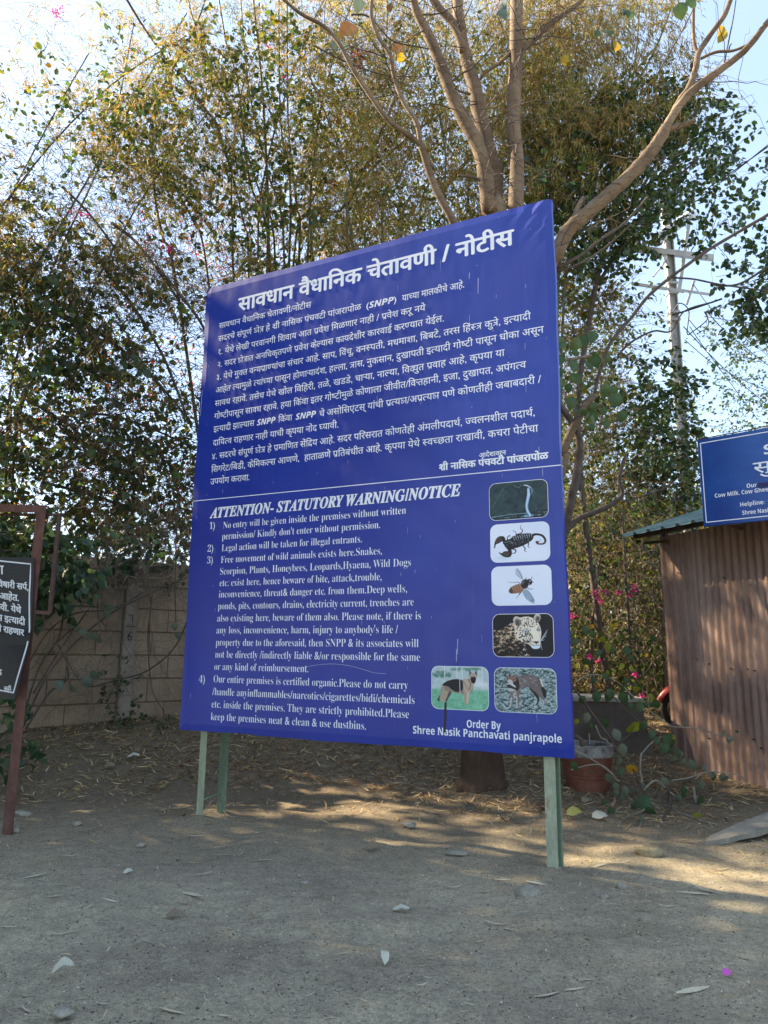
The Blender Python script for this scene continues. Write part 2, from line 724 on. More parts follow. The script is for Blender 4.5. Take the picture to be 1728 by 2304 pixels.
def pic_snake():
    c = Canvas((258, 245), (1080, 182), (268, 768))
    n = c.nz(9, 6, 1) * .6 + c.nz(25, 18, 2) * .4
    c.img = h2(20, 34, 40)[None, None] * (1 - n[..., None]) + h2(62, 82, 84)[None, None] * n[..., None]
    c.line([(290, 590), (400, 420), (480, 280)], 14, h2(96, 118, 122), .35)
    c.line([(620, 265), (680, 300), (720, 260)], 10, h2(120, 140, 135), .5)
    c.smoothpoly([(268, 720), (400, 690), (650, 660), (800, 655), (1100, 600), (1100, 760), (700, 790), (260, 790)], h2(38, 52, 56))
    c.line([(300, 720), (480, 690), (700, 665), (800, 660)], 12, h2(120, 150, 158), .8)
    for i in range(60):
        r = np.random.default_rng(i + 50)
        x = 280 + r.random() * 800; y = 690 - (x - 280) * .07 + r.random() * 60
        c.line([(x, y), (x + 20 + 30 * r.random(), y - 6)], 5, h2(150, 170, 178) if r.random() < .5 else h2(12, 20, 24), .7)
    c.line([(770, 700), (870, 690)], 34, h2(120, 165, 190), .9)
    c.line([(755, 262), (800, 268), (850, 300), (872, 340), (855, 380), (835, 400)], [16, 26, 30, 26, 30, 20], h2(96, 120, 140))
    c.line([(760, 265), (800, 272), (845, 300)], [8, 12, 8], h2(205, 220, 235))
    c.line([(822, 320), (828, 400), (812, 480), (800, 560), (812, 630), (850, 690)], [34, 52, 46, 40, 42, 36], h2(60, 80, 96))
    c.line([(818, 320), (822, 400), (806, 480), (794, 560), (806, 630), (845, 690)], [28, 40, 36, 30, 32, 28], h2(176, 205, 232))
    c.ell((852, 368), 8, 15, 0, h2(16, 24, 30))
    c.ell((800, 372), 4, 13, 0, h2(40, 56, 70))
    for i in range(22):
        y = 420 + i * 12
        c.line([(785, y), (830, y + 2)], 2, h2(120, 150, 175), .35)
    return c.out()

def pic_scorpion():
    c = Canvas((272, 830), (1103, 783), (288, 1358))
    c.fill(h2(222, 230, 246))
    c.ell((470, 1290), 90, 30, 0, h2(180, 205, 214), .5, .6)
    k = h2(24, 26, 32); b = h2(74, 58, 56); g = h2(150, 158, 170)
    for p, w_ in [([(720, 830), (705, 870), (735, 900), (720, 940), (650, 965)], [4, 6, 10, 12, 14]), ([(598, 905), (640, 930), (645, 965)], [4, 7, 10]),
                  ([(530, 1060), (520, 1010), (550, 975), (560, 1000)], [12, 12, 10, 5]), ([(740, 1110), (775, 1160), (765, 1185), (795, 1200)], [12, 12, 8, 5]),
                  ([(790, 1070), (825, 1090), (815, 1130), (840, 1145)], [12, 12, 8, 5]), ([(580, 1160), (640, 1180), (630, 1220), (590, 1225)], [14, 15, 11, 6]), ([(560, 1060), (590, 1000), (620, 985)], [10, 10, 8])]:
        c.line(p, [q * 1.25 for q in w_], k)
    c.line([(860, 1000), (900, 965), (960, 962), (1020, 985), (1055, 1040), (1040, 1085), (990, 1095), (945, 1090)], [44, 36, 30, 32, 30, 26, 22, 22], k)
    c.line([(1050, 1040), (1035, 1085), (985, 1095), (950, 1092)], 10, h2(96, 50, 48))
    c.ell((942, 1070), 24, 20, .3, h2(92, 44, 46))
    c.line([(950, 1062), (980, 1052), (990, 1030)], [10, 6, 3], h2(90, 50, 48))
    c.smoothpoly([(470, 1060), (560, 1020), (640, 975), (740, 950), (840, 945), (890, 970), (880, 1030), (800, 1090), (700, 1135), (600, 1160), (500, 1150)], k)
    for i in range(9):
        t = i / 8
        x = 600 + 250 * t; y = 1010 - 45 * t
        c.line([(x, y - 28), (x + 16, y + 8), (x + 18, y + 40)], [4, 10, 3], g, .8)
        c.line([(x + 6, y - 15), (x + 15, y + 4)], 5, h2(215, 220, 230), .8)
    for i in range(60):
        r = np.random.default_rng(i + 9)
        x = 500 + 330 * r.random(); y = 1100 - (x - 500) * .22 + (r.random() - .5) * 90
        c.line([(x, y), (x + 16, y - 4)], 4, g if r.random() < .4 else h2(60, 64, 76), .7)
    c.line([(480, 1080), (470, 1040), (440, 1010)], [50, 46, 50], k)
    c.smoothpoly([(490, 1030), (470, 990), (410, 985), (360, 1020), (335, 1080), (330, 1150), (345, 1150), (355, 1105), (400, 1085), (440, 1060)], k)
    c.smoothpoly([(440, 1010), (400, 1000), (360, 1035), (350, 1090), (400, 1070), (435, 1045)], b)
    c.line([(540, 1150), (560, 1190), (560, 1240)], [60, 50, 50], k)
    c.smoothpoly([(580, 1190), (585, 1240), (555, 1278), (490, 1280), (430, 1250), (395, 1212), (440, 1225), (470, 1200), (520, 1195)], k)
    c.smoothpoly([(550, 1215), (545, 1255), (500, 1265), (450, 1240), (480, 1212)], b)
    c.line([(480, 1075), (560, 1060), (600, 1090)], 6, g, .9)
    return c.out()

def pic_bee():
    c = Canvas((288, 1430), (1130, 1400), (302, 1970))
    c.fill(h2(222, 230, 246))
    k = h2(26, 26, 32)
    c.smoothpoly([(745, 1600), (700, 1585), (650, 1540), (632, 1490), (655, 1445), (690, 1470), (725, 1540)], h2(160, 170, 186), .65)
    c.smoothpoly([(730, 1760), (770, 1850), (830, 1905), (890, 1935), (908, 1910), (890, 1850), (840, 1780), (800, 1740)], h2(120, 150, 172), .75)
    for a, b_ in [((740, 1590), (660, 1460)), ((740, 1590), (700, 1480)), ((735, 1600), (645, 1530)), ((790, 1750), (900, 1905)), ((770, 1760), (860, 1915)), ((760, 1770), (800, 1880)), ((655, 1445), (735, 1570)), ((830, 1770), (905, 1900))]:
        c.line([a, b_], 4, h2(50, 60, 74), .8)
    c.ell((870, 1890), 20, 12, .8, h2(60, 76, 92), .6, .4)
    for p in ([(700, 1665), (680, 1640), (600, 1648), (530, 1635)], [(730, 1760), (690, 1810), (650, 1865)], [(800, 1720), (840, 1735), (885, 1732)], [(750, 1610), (785, 1595), (788, 1575)], [(850, 1620), (860, 1590), (878, 1565)], [(860, 1620), (890, 1640)]):
        c.line(p, [9, 8, 6, 4][:len(p)], k)
    c.line([(720, 1770), (690, 1810)], 14, k)
    m = c.smoothpoly([(540, 1775), (555, 1730), (610, 1690), (680, 1665), (735, 1680), (755, 1730), (735, 1770), (660, 1795), (580, 1800)], h2(150, 110, 84))
    for t in (0, .25, .5, .75):
        x = 575 + 150 * t
        c.line([(x - 10, 1700 - 30 * t), (x + 12, 1750 - 18 * t), (x + 8, 1800 - 12 * t)], 8, h2(86, 62, 52), .8)
        c.line([(x + 8, 1695 - 30 * t), (x + 28, 1745 - 18 * t)], 4, h2(198, 168, 140), .7)
    c.smoothpoly([(540, 1775), (552, 1735), (580, 1720), (600, 1760), (600, 1800), (560, 1795)], h2(70, 48, 42), .85)
    c.smoothpoly([(712, 1660), (740, 1610), (800, 1600), (830, 1640), (815, 1700), (770, 1735), (725, 1710)], h2(48, 44, 48))
    c.ell((775, 1665), 34, 30, 0, h2(30, 28, 34), .9, .3)
    c.ell((735, 1640), 20, 26, .3, h2(120, 120, 126), .6, .6)
    c.ell((838, 1635), 34, 46, -.3, k)
    c.ell((842, 1625), 8, 12, 0, h2(190, 200, 215), .8)
    c.ell((830, 1660), 8, 7, 0, h2(170, 185, 200), .7)
    return c.out()

def pic_leopard():
    c = Canvas((783, 90), (1340, 92), (790, 485))
    c.fill(h2(22, 22, 28))
    g = c.nz(3, 2, 5)
    body = [(780, 270), (830, 235), (880, 225), (930, 190), (975, 165), (990, 140), (1060, 130), (1120, 300), (1130, 370), (1110, 430), (1105, 500), (770, 500)]
    mb = c.smoothpoly(body, h2(206, 182, 150))
    sh = np.clip((c.ys / c.H - .45) * 1.5 + .1, 0, .75)
    c.comp(mb * sh, h2(96, 76, 60))
    c.smoothpoly([(990, 225), (1000, 160), (1060, 120), (1130, 118), (1190, 150), (1222, 200), (1235, 260), (1228, 330), (1222, 390), (1190, 408), (1150, 400), (1120, 370), (1050, 345), (1005, 300)], h2(226, 214, 196))
    c.smoothpoly([(1120, 370), (1100, 400), (1105, 470), (1085, 485), (1060, 440), (1080, 380)], h2(225, 222, 220), .9)
    for (ex, ey, rx, ry) in ((1015, 160, 36, 48), (1200, 128, 30, 38)):
        c.ell((ex, ey), rx, ry, -.3 if ex < 1100 else .3, h2(205, 196, 182))
        c.ell((ex + 4, ey + 8), rx * .68, ry * .7, -.3 if ex < 1100 else .3, h2(56, 50, 46), .9, .3)
    c.smoothpoly([(1140, 210), (1190, 200), (1205, 260), (1215, 320), (1190, 345), (1160, 330), (1145, 270)], h2(236, 226, 205))
    r = np.random.default_rng(12)
    k = h2(26, 20, 20)
    # coat rosettes
    n = 0
    for i in range(900):
        x = 785 + 330 * r.random(); y = 150 + 340 * r.random()
        p = c.T((x, y))
        a, b_ = int(p[1]), int(p[0])
        if not (0 <= a < c.H and 0 <= b_ < c.W) or mb[a, b_] < .5 or (x > 985 and y < 340):
            continue
        s = 6.5 + 5.5 * ((y - 150) / 340)
        c.line([(x - s, y + r.random() * 6 - 3), (x, y - s * .6), (x + s, y + r.random() * 6 - 3)], s * 1.15, k, .92)
        n += 1
        if n > 300:
            break
    for i in range(170):
        x = 1000 + 215 * r.random(); y = 125 + 215 * r.random()
        if 1145 < x < 1212 and y > 225:
            continue
        if (x - 1110) ** 2 / 115 ** 2 + (y - 235) ** 2 / 110 ** 2 > 1:
            continue
        c.ell((x, y), 6, 4.5, r.random() * 3, k, .95)
    for (x, y) in ((1108, 250), (1210, 238)):
        c.ell((x, y), 17, 13, .1, k)
        c.ell((x, y), 10, 9, 0, h2(170, 205, 228))
        c.ell((x, y), 3.5, 3.5, 0, k)
    c.line([(1118, 258), (1150, 290), (1158, 320)], 7, k, .8)
    c.smoothpoly([(1165, 345), (1212, 345), (1200, 362), (1188, 366)], h2(66, 44, 44))
    c.line([(1188, 366), (1186, 385), (1160, 380), (1130, 360)], 5, k, .9)
    c.line([(1187, 385), (1215, 380)], 5, k, .9)
    c.smoothpoly([(1150, 390), (1222, 385), (1212, 408), (1165, 412)], h2(210, 225, 240))
    for d in ((1290, 240), (1280, 290), (1262, 330), (1240, 420), (1285, 262)):
        c.line([(1225, 340), d], 3, h2(220, 230, 240), .8)
    for i in range(5):
        c.line([(1120 + i * 12, 340 + i * 3), (1135 + i * 12, 346 + i * 3)], 4, k, .8)
    return c.out()

def dogshape(c, x0, body, dark):
    pass

def pic_dog():
    c = Canvas((212, 575), (738, 590), (216, 968))
    n = c.nz(14, 10, 3) * .5 + c.nz(60, 40, 4) * .5
    top = h2(196, 214, 214); gr = h2(70, 150, 112); gl = h2(150, 205, 175)
    yy = c.ys / c.H
    grass = gr[None, None] * (1 - n[..., None]) + gl[None, None] * n[..., None]
    up = top[None, None] * (1 - .35 * n[..., None])
    f = np.clip((yy - .50) * 14, 0, 1)[..., None]
    c.img = up * (1 - f) + grass * f
    for i in range(26):
        r = np.random.default_rng(i + 80)
        c.ell((215 + 170 * r.random(), 625 + 50 * r.random()), 16, 12, 0, h2(60, 120, 100), .6, .5)
        c.ell((400 + 300 * r.random(), 595 + 20 * r.random()), 18, 9, 0, h2(76, 130, 112), .5, .6)
    for x in (335, 452, 500, 685):
        c.line([(x, 580), (x + 2, 680 if x < 600 else 790)], 9, h2(222, 224, 222), .8)
    for i in range(10):
        r = np.random.default_rng(i + 180)
        c.ell((560 + 170 * r.random(), 700 + 70 * r.random()), 30, 18, 0, h2(226, 226, 228), .5, .6)
    tan = h2(170, 152, 134); bl = h2(34, 34, 40); dk = h2(86, 78, 74)
    c.smoothpoly([(265, 885), (300, 830), (310, 760), (330, 740), (340, 780), (300, 890), (280, 900)], dk)
    c.smoothpoly([(315, 745), (400, 720), (400, 800), (370, 860), (350, 905), (330, 905), (320, 890), (290, 890), (300, 830), (312, 790)], tan)
    c.smoothpoly([(385, 800), (400, 830), (375, 870), (360, 905), (345, 900), (360, 860)], dk)
    c.smoothpoly([(330, 750), (380, 712), (450, 700), (500, 705), (560, 700), (600, 740), (600, 790), (570, 830), (510, 835), (440, 825), (390, 810), (340, 800)], h2(140, 126, 112))
    c.smoothpoly([(315, 752), (350, 720), (420, 698), (490, 702), (510, 740), (500, 800), (450, 815), (400, 790), (370, 765)], bl)
    c.line([(530, 800), (530, 860), (535, 920)], [34, 24, 24], tan)
    c.line([(560, 790), (555, 860), (550, 915)], [36, 22, 18], h2(196, 178, 160))
    c.smoothpoly([(515, 700), (560, 690), (568, 660), (600, 650), (632, 670), (625, 720), (605, 760), (580, 810), (540, 820), (515, 780)], h2(186, 166, 144))
    c.line([(560, 700), (580, 740), (570, 790)], 14, dk, .6)
    c.line([(478, 700), (482, 830)], 5, h2(225, 225, 225), .9)
    c.line([(515, 720), (560, 800)], 8, dk, .5)
    c.poly([(565, 668), (572, 606), (592, 655)], bl); c.poly([(612, 655), (634, 612), (640, 668)], bl)
    c.ell((602, 672), 34, 30, 0, h2(176, 156, 134))
    c.ell((604, 700), 26, 22, 0, bl)
    c.ell((592, 680), 7, 6, 0, bl); c.ell((618, 680), 7, 6, 0, bl)
    c.ell((605, 722), 20, 12, 0, h2(24, 22, 26))
    return c.out()

def pic_wolf():
    c = Canvas((798, 590), (1365, 603), (805, 997))
    n = c.nz(60, 70, 13) * .55 + c.nz(24, 40, 14) * .45
    n = np.clip((n - .3) * 2.4, 0, 1)
    c.img = h2(36, 60, 62)[None, None] * (1 - n[..., None]) + h2(166, 186, 184)[None, None] * n[..., None]
    br = h2(112, 100, 98); dk = h2(50, 42, 44); lt = h2(200, 200, 200); ru = h2(134, 104, 92)
    c.smoothpoly([(1215, 700), (1245, 720), (1262, 780), (1280, 820), (1276, 870), (1250, 850), (1238, 800), (1220, 760)], h2(36, 32, 36))
    c.line([(1228, 700), (1250, 760)], 14, h2(210, 205, 200))
    c.line([(1150, 780), (1200, 860), (1205, 900), (1180, 945)], [50, 26, 14, 12], dk)
    c.line([(1190, 780), (1235, 850), (1258, 890), (1240, 955)], [60, 34, 18, 14], br)
    c.line([(1258, 890), (1240, 960)], 10, lt, .8)
    c.line([(1170, 948), (1190, 940)], 10, lt, .8)
    c.smoothpoly([(1000, 690), (1050, 665), (1110, 655), (1180, 665), (1222, 700), (1235, 770), (1200, 820), (1150, 790), (1120, 768), (1050, 780), (1000, 790)], br)
    for i in range(140):
        r = np.random.default_rng(i + 300)
        x = 1010 + 210 * r.random(); y = 670 + 100 * r.random()
        c.line([(x, y), (x + 14, y + 5)], 3, lt if r.random() < .35 else dk, .45)
    c.line([(965, 790), (960, 860), (945, 950)], [36, 22, 16], ru)
    c.line([(958, 870), (945, 950), (905, 968)], [12, 10, 7], lt, .85)
    c.line([(1020, 780), (1018, 860), (1018, 965)], [40, 24, 16], ru)
    c.line([(1008, 860), (1012, 960)], 9, lt, .8)
    c.smoothpoly([(915, 700), (940, 670), (1000, 670), (1030, 720), (1030, 790), (980, 810), (930, 790), (918, 740)], dk)
    c.smoothpoly([(918, 715), (950, 720), (1000, 765), (990, 772), (940, 745), (925, 750)], lt)
    c.smoothpoly([(930, 780), (980, 790), (1000, 805), (940, 810)], lt, .8)
    c.poly([(930, 690), (940, 632), (965, 672)], h2(74, 60, 60)); c.poly([(980, 672), (1012, 640), (1005, 690)], ru)
    c.ell((965, 695), 42, 26, .2, ru)
    c.smoothpoly([(930, 700), (960, 706), (975, 735), (950, 745), (920, 730)], h2(190, 188, 186))
    c.ell((925, 728), 8, 6, 0, h2(16, 14, 18)); c.ell((945, 690), 5, 4, 0, h2(16, 14, 18)); c.ell((985, 700), 5, 4, 0, h2(16, 14, 18))
    return c.out()

def print_mat():
    m = mat('printed_picture', (.5, .5, .5), .42, 0, .3)
    a = N(m, 'ShaderNodeVertexColor')
    a.layer_name = 'print'
    setc(m, a.outputs['Color'])
    return m

def picture(img, corners, place, parent, m, lift=0.0016):
    """rounded picture print; corners = (u0, v0, u1, v1)"""
    H, W = img.shape[:2]
    u0, v0, u1, v1 = corners
    r = 0.055
    us = np.linspace(u0, u1, W + 1); vs = np.linspace(v1, v0, H + 1)
    V = np.array([tuple(place(u, v, lift)) for v in vs for u in us])
    i, j = np.meshgrid(np.arange(W), np.arange(H))
    uc = (us[:-1] + us[1:])[None] / 2; vc = (vs[:-1] + vs[1:])[:, None] / 2
    dx = np.maximum(np.maximum(u0 + r - uc, uc - (u1 - r)), 0); dy = np.maximum(np.maximum(v0 + r - vc, vc - (v1 - r)), 0)
    keep = (np.hypot(dx, dy) < r).ravel()
    a = (j * (W + 1) + i).ravel()[keep]
    F = np.stack([a, a + W + 1, a + W + 2, a + 1], 1)
    o = mesh_np('picture', V, F, m, parent)
    at = o.data.color_attributes.new('print', 'FLOAT_COLOR', 'CORNER')
    col = np.ones((len(F), 4, 4), dtype=np.float32)
    col[:, :, :3] = img.reshape(-1, 3)[keep][:, None, :]
    at.data.foreach_set('color', col.ravel())
    return o

def rrect(u0, v0, u1, v1, r, place, lift, name, m, parent, n=6):
    pts = []
    for cx, cy, a0 in ((u1 - r, v1 - r, 0), (u0 + r, v1 - r, 90), (u0 + r, v0 + r, 180), (u1 - r, v0 + r, 270)):
        for k in range(n + 1):
            a = math.radians(a0 + 90 * k / n)
            pts.append((cx + r * math.cos(a), cy + r * math.sin(a)))
    V = [tuple(place(a, b, lift)) for a, b in pts]
    return mesh_np(name, V, [tuple(range(len(V)))], m, parent)
# ------------------------------------------------------------------ the big blue notice board
SW, SH = 3.72, 4.57
SO = Vector((-1.94, 7.126, CAM_H - 0.745))
STH = -0.458
SD = Vector((math.cos(STH), math.sin(STH), 0))
SN = Vector((math.sin(STH), -math.cos(STH), 0))          # towards the camera
UP = Vector((0, 0, 1))
def sp(u, v, l=0.0):
    return SO + SD * u + UP * v + SN * l

def vinyl(name, base, hi, rough=.38):
    m = mat(name, base, rough, 0, .65)
    v = coords(m)
    f = noise(m, 0.9, 4, .55, v)
    c = ramp(m, f, [(.35, base), (.7, hi)])
    st = coords(m, (14, 14, .55))
    g = noise(m, 1.6, 5, .7, st)
    c = mixc(m, ramp(m, g, [(.60, (0, 0, 0)), (.86, (.10, .10, .10))]), c, (.25, .30, .62))
    setc(m, c)
    b = noise(m, 1.4, 3, .5, coords(m, (1, 1, .5)))
    bump(m, b, .22, .06)
    rr = noise(m, 5, 4, .6, v)
    mp = N(m, 'ShaderNodeMapRange')
    mp.inputs['To Min'].default_value = rough - .08
    mp.inputs['To Max'].default_value = rough + .14
    L(m, rr, mp.inputs['Value'])
    L(m, mp.outputs[0], m.node_tree.nodes['Principled BSDF'].inputs['Roughness'])
    return m

M_BLUE = vinyl('blue_vinyl', (.002, .019, .26), (.003, .029, .32))
M_WHITE = mat('white_print', (.78, .81, .86), .45, 0, .4)
M_BLACKPRINT = mat('black_tape', (.006, .006, .008), .4)
M_SCR = mat('scratched_white', (.50, .53, .68), .6)
M_GREEN = noisy('green_paint', [(.0, (.22, .255, .17)), (.42, (.31, .345, .23)), (.58, (.40, .43, .30)), (.66, (.30, .22, .12)), (1, (.10, .055, .03))], 9, .6, .4, .003, 8, (1, 1, .35), fine=70)
M_GREEN2 = noisy('dark_green_paint', [(.0, (.09, .14, .09)), (.5, (.14, .20, .13)), (.64, (.19, .25, .17)), (.8, (.12, .08, .04)), (1, (.06, .04, .03))], 8, .6, .4, .003, 8, (1, 1, .35), fine=70)

board = thing('notice_board', 'huge blue bilingual warning board with white lettering and six animal pictures, on green legs', 'sign', sp(SW / 2, 0, 0) - UP * (SO.z))
# vinyl sheet: front skin with wrapped, slightly soft edges
nu, nv = 62, 76
V = []; TT = .062
for j in range(nv + 1):
    for i in range(nu + 1):
        u = SW * i / nu; v = SH * j / nv
        e = min(u, SW - u, v, SH - v)
        dz = -0.004 * max(0, 1 - e / .03)
        corner = math.exp(-((u - SW) ** 2 + (v - SH) ** 2) / .05)
        dz += 0.010 * corner * math.sin(u * 60 + v * 25)
        c2 = math.exp(-((u - SW) ** 2 / .18 + (v) ** 2 / .006))
        dz += -.012 * c2 + .004 * c2 * math.sin(u * 40)
        uu = u + (.006 * math.sin(v * 2.1) + .003 * math.sin(v * 7)) * (1 if i in (0, nu) else 0)
        vv = v + (.005 * math.sin(u * 2.9) + .002 * math.sin(u * 11)) * (1 if j in (0, nv) else 0)
        V.append(tuple(sp(uu, vv, dz)))
F = [(j * (nu + 1) + i, j * (nu + 1) + i + 1, (j + 1) * (nu + 1) + i + 1, (j + 1) * (nu + 1) + i) for j in range(nv) for i in range(nu)]
rim = [i for i in range(nu + 1)] + [(j) * (nu + 1) + nu for j in range(1, nv + 1)] + [nv * (nu + 1) + i for i in range(nu - 1, -1, -1)] + [j * (nu + 1) for j in range(nv - 1, 0, -1)]
n0 = len(V)
for k in rim:
    p = Vector(V[k]); V.append(tuple(p - SN * TT))
m_ = len(rim)
for k in range(m_):
    F.append((rim[k], n0 + k, n0 + (k + 1) % m_, rim[(k + 1) % m_]))
sheet = mesh_np('printed_sheet', V, F, M_BLUE, board, smooth=False)
# steel frame behind
mb = MB()
for v in (.06, 1.15, 2.25, 3.4, SH - .06):
    mb.beam(sp(.03, v, -.085), sp(SW - .03, v, -.085), .04, .04)
for u in (.06, SW * .33, SW * .66, SW - .06):
    mb.beam(sp(u, .03, -.127), sp(u, SH - .03, -.127), .04, .04)
mb.build('steel_frame', M_GREEN2, board)

def leg(base, top, legw, side, side2, mm):
    b = MB()
    b.angle(base, top, legw, .006, side, side2)
    return b.build('leg', mm, board)
gl = G(437, 1849); gr = G(1235, 1969)
ul = (gl - SO).dot(SD); ur = (gr - SO).dot(SD)
def legu(u, back, w_, mm, s1, vt=SH - .2):
    p = sp(u, 0, -back); p.z = terrain(p.x, p.y) - .06
    q = sp(u, vt, -back)
    return leg(p, q, w_, SD * s1, -SN, mm)
legu(ul - .035, .066, .075, M_GREEN, 1)
legu(ul + .015, .30, .10, M_GREEN2, 1, 1.6)
legu(ur - .036, .066, .085, M_GREEN, 1)
legu(ur + .065, .115, .05, M_GREEN2, -1)
mb = MB()
p = sp(ul, 0, -.09); p.z = terrain(p.x, p.y) + .17
q = sp(ul + .03, 0, -.30); q.z = p.z + .03
mb.cyl(p, q, .008, 6)
mb.build('tie_rod', M_GREEN2, board)

# lettering: text, u0, u1, baseline v, cap height
D_ = capd()
cs = caps(serif('N')); cb = caps(sans_b('S'))
TXT = [('सावधान वैधानिक चेतावणी/नोटीस', .201, 1.339, 4.074), ]
lettering('सावधान वैधानिक चेतावणी / नोटीस', .443, 3.385, 4.2205, .1405, D_, sp, '', M_WHITE, sheet, bold=.0075, name='title_lettering')
def dv(t, u0, u1, v, bold=.0005, cap=.0575):
    lettering(t, u0, u1, v, cap, D_, sp, '', M_WHITE, sheet, bold=bold)
dv('सावधान वैधानिक चेतावणी/नोटीस', .201, 1.339, 4.074)
# the second line carries Latin letters in bold between two Devanagari runs
UA, UB = .202, 2.930
dv('सदरचे संपूर्ण क्षेत्र हे श्री नासिक पंचवटी पांजरापोळ', .202, 1.90, 3.929)
lettering(sans_bi('(SNPP)'), 1.955, 2.265, 3.925, .062, cb, sp, '', M_WHITE, sheet, bold=.001)
dv('याच्या मालकीचे आहे.', 2.325, 2.930, 3.920)
dv('१. येथे लेखी परवानगी शिवाय आत प्रवेश मिळणार नाही / प्रवेश करू नये', .212, 2.558, 3.780)
dv('२. सदर क्षेत्रात अनधिकृतपणे प्रवेश केल्यास कायदेशीर कारवाई करण्यात येईल.', .213, 2.734, 3.638)
dv('३. येथे मुक्त वन्यप्राण्यांचा संचार आहे. साप, विंचू, वनस्पती, मधमाशा, बिबटे, तरस हिंस्त्र कुत्रे, इत्यादी', .209, 3.515, 3.4985)
dv('आहेत त्यामुळे त्यांच्या पासून होणाऱ्यादंश, हल्ला, त्रास, नुकसान, दुखापती इत्यादी गोष्टी पासून धोका असून', .210, 3.619, 3.357)
dv('सावध रहावे. तसेच येथे खोल विहिरी, तळे, खडडे, चाऱ्या, नाल्या, विद्युत प्रवाह आहे, कृपया या', .206, 3.283, 3.214)
dv('गोष्टींपासून सावध रहावे. हया किंवा इतर गोष्टीमुळे कोणाला जीवीत/विऱ्तहानी, इजा, दुखापत, अपंगत्व', .208, 3.463, 3.076)
p0 = .209
dv('इत्यादी झाल्यास', .209, .720, 2.938)
lettering(sans_bi('SNPP'), .752, .970, 2.936, .062, cb, sp, '', M_WHITE, sheet, bold=.001)
dv('किंवा', 1.003, 1.165, 2.934)
lettering(sans_bi('SNPP'), 1.205, 1.432, 2.933, .062, cb, sp, '', M_WHITE, sheet, bold=.001)
dv('चे असोसिएटस् यांची प्रत्यक्ष/अप्रत्यक्ष पणे कोणतीही जबाबदारी /', 1.468, 3.582, 2.926)
dv('दायित्व राहणार नाही याची कृपया नोंद घ्यावी.', .212, 1.679, 2.792)
dv('४. सदरचे संपूर्ण क्षेत्र हे प्रमाणित सेंद्रिय आहे. सदर परिसरात कोणतेही अंमलीपदार्थ, ज्वलनशील पदार्थ,', .211, 3.522, 2.650)
dv('सिगरेट/बिडी, केमिकल्स आणणे,  हाताळणे प्रतिबंधीत आहे. कृपया येथे स्वच्छता राखावी, कचरा पेटीचा', .210, 3.547, 2.513)
dv('उपयोग करावा.', .208, .692, 2.386)
dv('आदेशावरून', 3.044, 3.274, 2.351, .001, .036)
dv('श्री नासिक पंचवटी पांजरापोळ', 2.686, 3.620, 2.276, .0034, .054)
# dividing line
mb = MB()
V = [tuple(sp(.002, 2.230, .0008)), tuple(sp(SW - .002, 2.212, .0008)), tuple(sp(SW - .002, 2.219, .0008)), tuple(sp(.002, 2.237, .0008))]
mesh_np('dividing_line', V, [(0, 1, 2, 3)], M_WHITE, sheet)
V = [tuple(sp(SW + .003, 2.212, -.002)), tuple(sp(SW + .003, 2.212, -.058)), tuple(sp(SW + .003, 2.219, -.058)), tuple(sp(SW + .003, 2.219, -.002))]
mesh_np('dividing_line', V, [(0, 1, 2, 3)], M_WHITE, sheet)
lettering(serif_bi('ATTENTION- STATUTORY WARNING/NOTICE'), .228, 2.874, 2.041, .100, caps(serif('N')), sp, '', M_WHITE, sheet, bold=.0035, name='title_lettering')
EN = [('No entry will be given inside the premises without written', .400, 2.375, 1.925), ("permission/ Kindly don't enter without permission.", .394, 2.126, 1.815),
      ('Legal action will be taken for illegal entrants.', .398, 1.948, 1.699), ('Free movement of wild animals exists here.Snakes,', .396, 2.147, 1.584),
      ('Scorpion, Plants, Honeybees, Leopards,Hyaena, Wild Dogs', .394, 2.423, 1.470), ('etc. exist here, hence beware of bite, attack,trouble,', .396, 2.147, 1.358),
      ('inconvenience, threat& danger etc. from them.Deep wells,', .394, 2.389, 1.248), ('ponds, pits, contours, drains, electricity current, trenches are', .392, 2.450, 1.135),
      ('also existing here, beware of them also. Please note, if there is', .390, 2.516, 1.020), ("any loss, inconvenience, harm, injury to anybody's life /", .389, 2.307, .907),
      ('property due to the aforesaid, then SNPP & its associates will', .390, 2.495, .792), ('not be directly /indirectly liable &/or responsible for the same', .390, 2.508, .680),
      ('or any kind of reimbursement.', .388, 1.434, .567), ('Our entire premises is certified organic.Please do not carry', .387, 2.401, .452),
      ('/handle anyinflammables/narcotics/cigarettes/bidi/chemicals', .382, 2.460, .336), ('etc. inside the premises. They are strictly prohibited.Please', .381, 2.410, .222),
      ('keep the premises neat & clean & use dustbins.', .379, 2.016, .110), ('1)', .231, .297, 1.931), ('2)', .223, .293, 1.703), ('3)', .226, .296, 1.587), ('4)', .209, .283, .446)]
for t, a, b_, v in EN:
    lettering(serif(t), a, b_, v, .066, cs, sp, '', M_WHITE, sheet)
lettering(sans_b('Order By'), 2.908, 3.184, .176, .058, cb, sp, '', M_WHITE, sheet)
lettering(sans_b('Shree Nasik Panchavati panjrapole'), 2.447, 3.648, .105, .060, cb, sp, '', M_WHITE, sheet)
MP = print_mat()
for fn, c4 in ((pic_snake, (3.127, 1.809, 3.604, 2.113)), (pic_scorpion, (3.131, 1.466, 3.606, 1.770)), (pic_bee, (3.134, 1.123, 3.609, 1.427)),
               (pic_leopard, (3.136, .725, 3.612, 1.051)), (pic_dog, (2.613, .310, 3.089, .640)), (pic_wolf, (3.142, .310, 3.619, .638))):
    rrect(c4[0] - .004, c4[1] - .004, c4[2] + .004, c4[3] + .004, .058, sp, .0009, 'picture_border', M_WHITE, sheet)
    picture(fn(), c4, sp, sheet, MP)
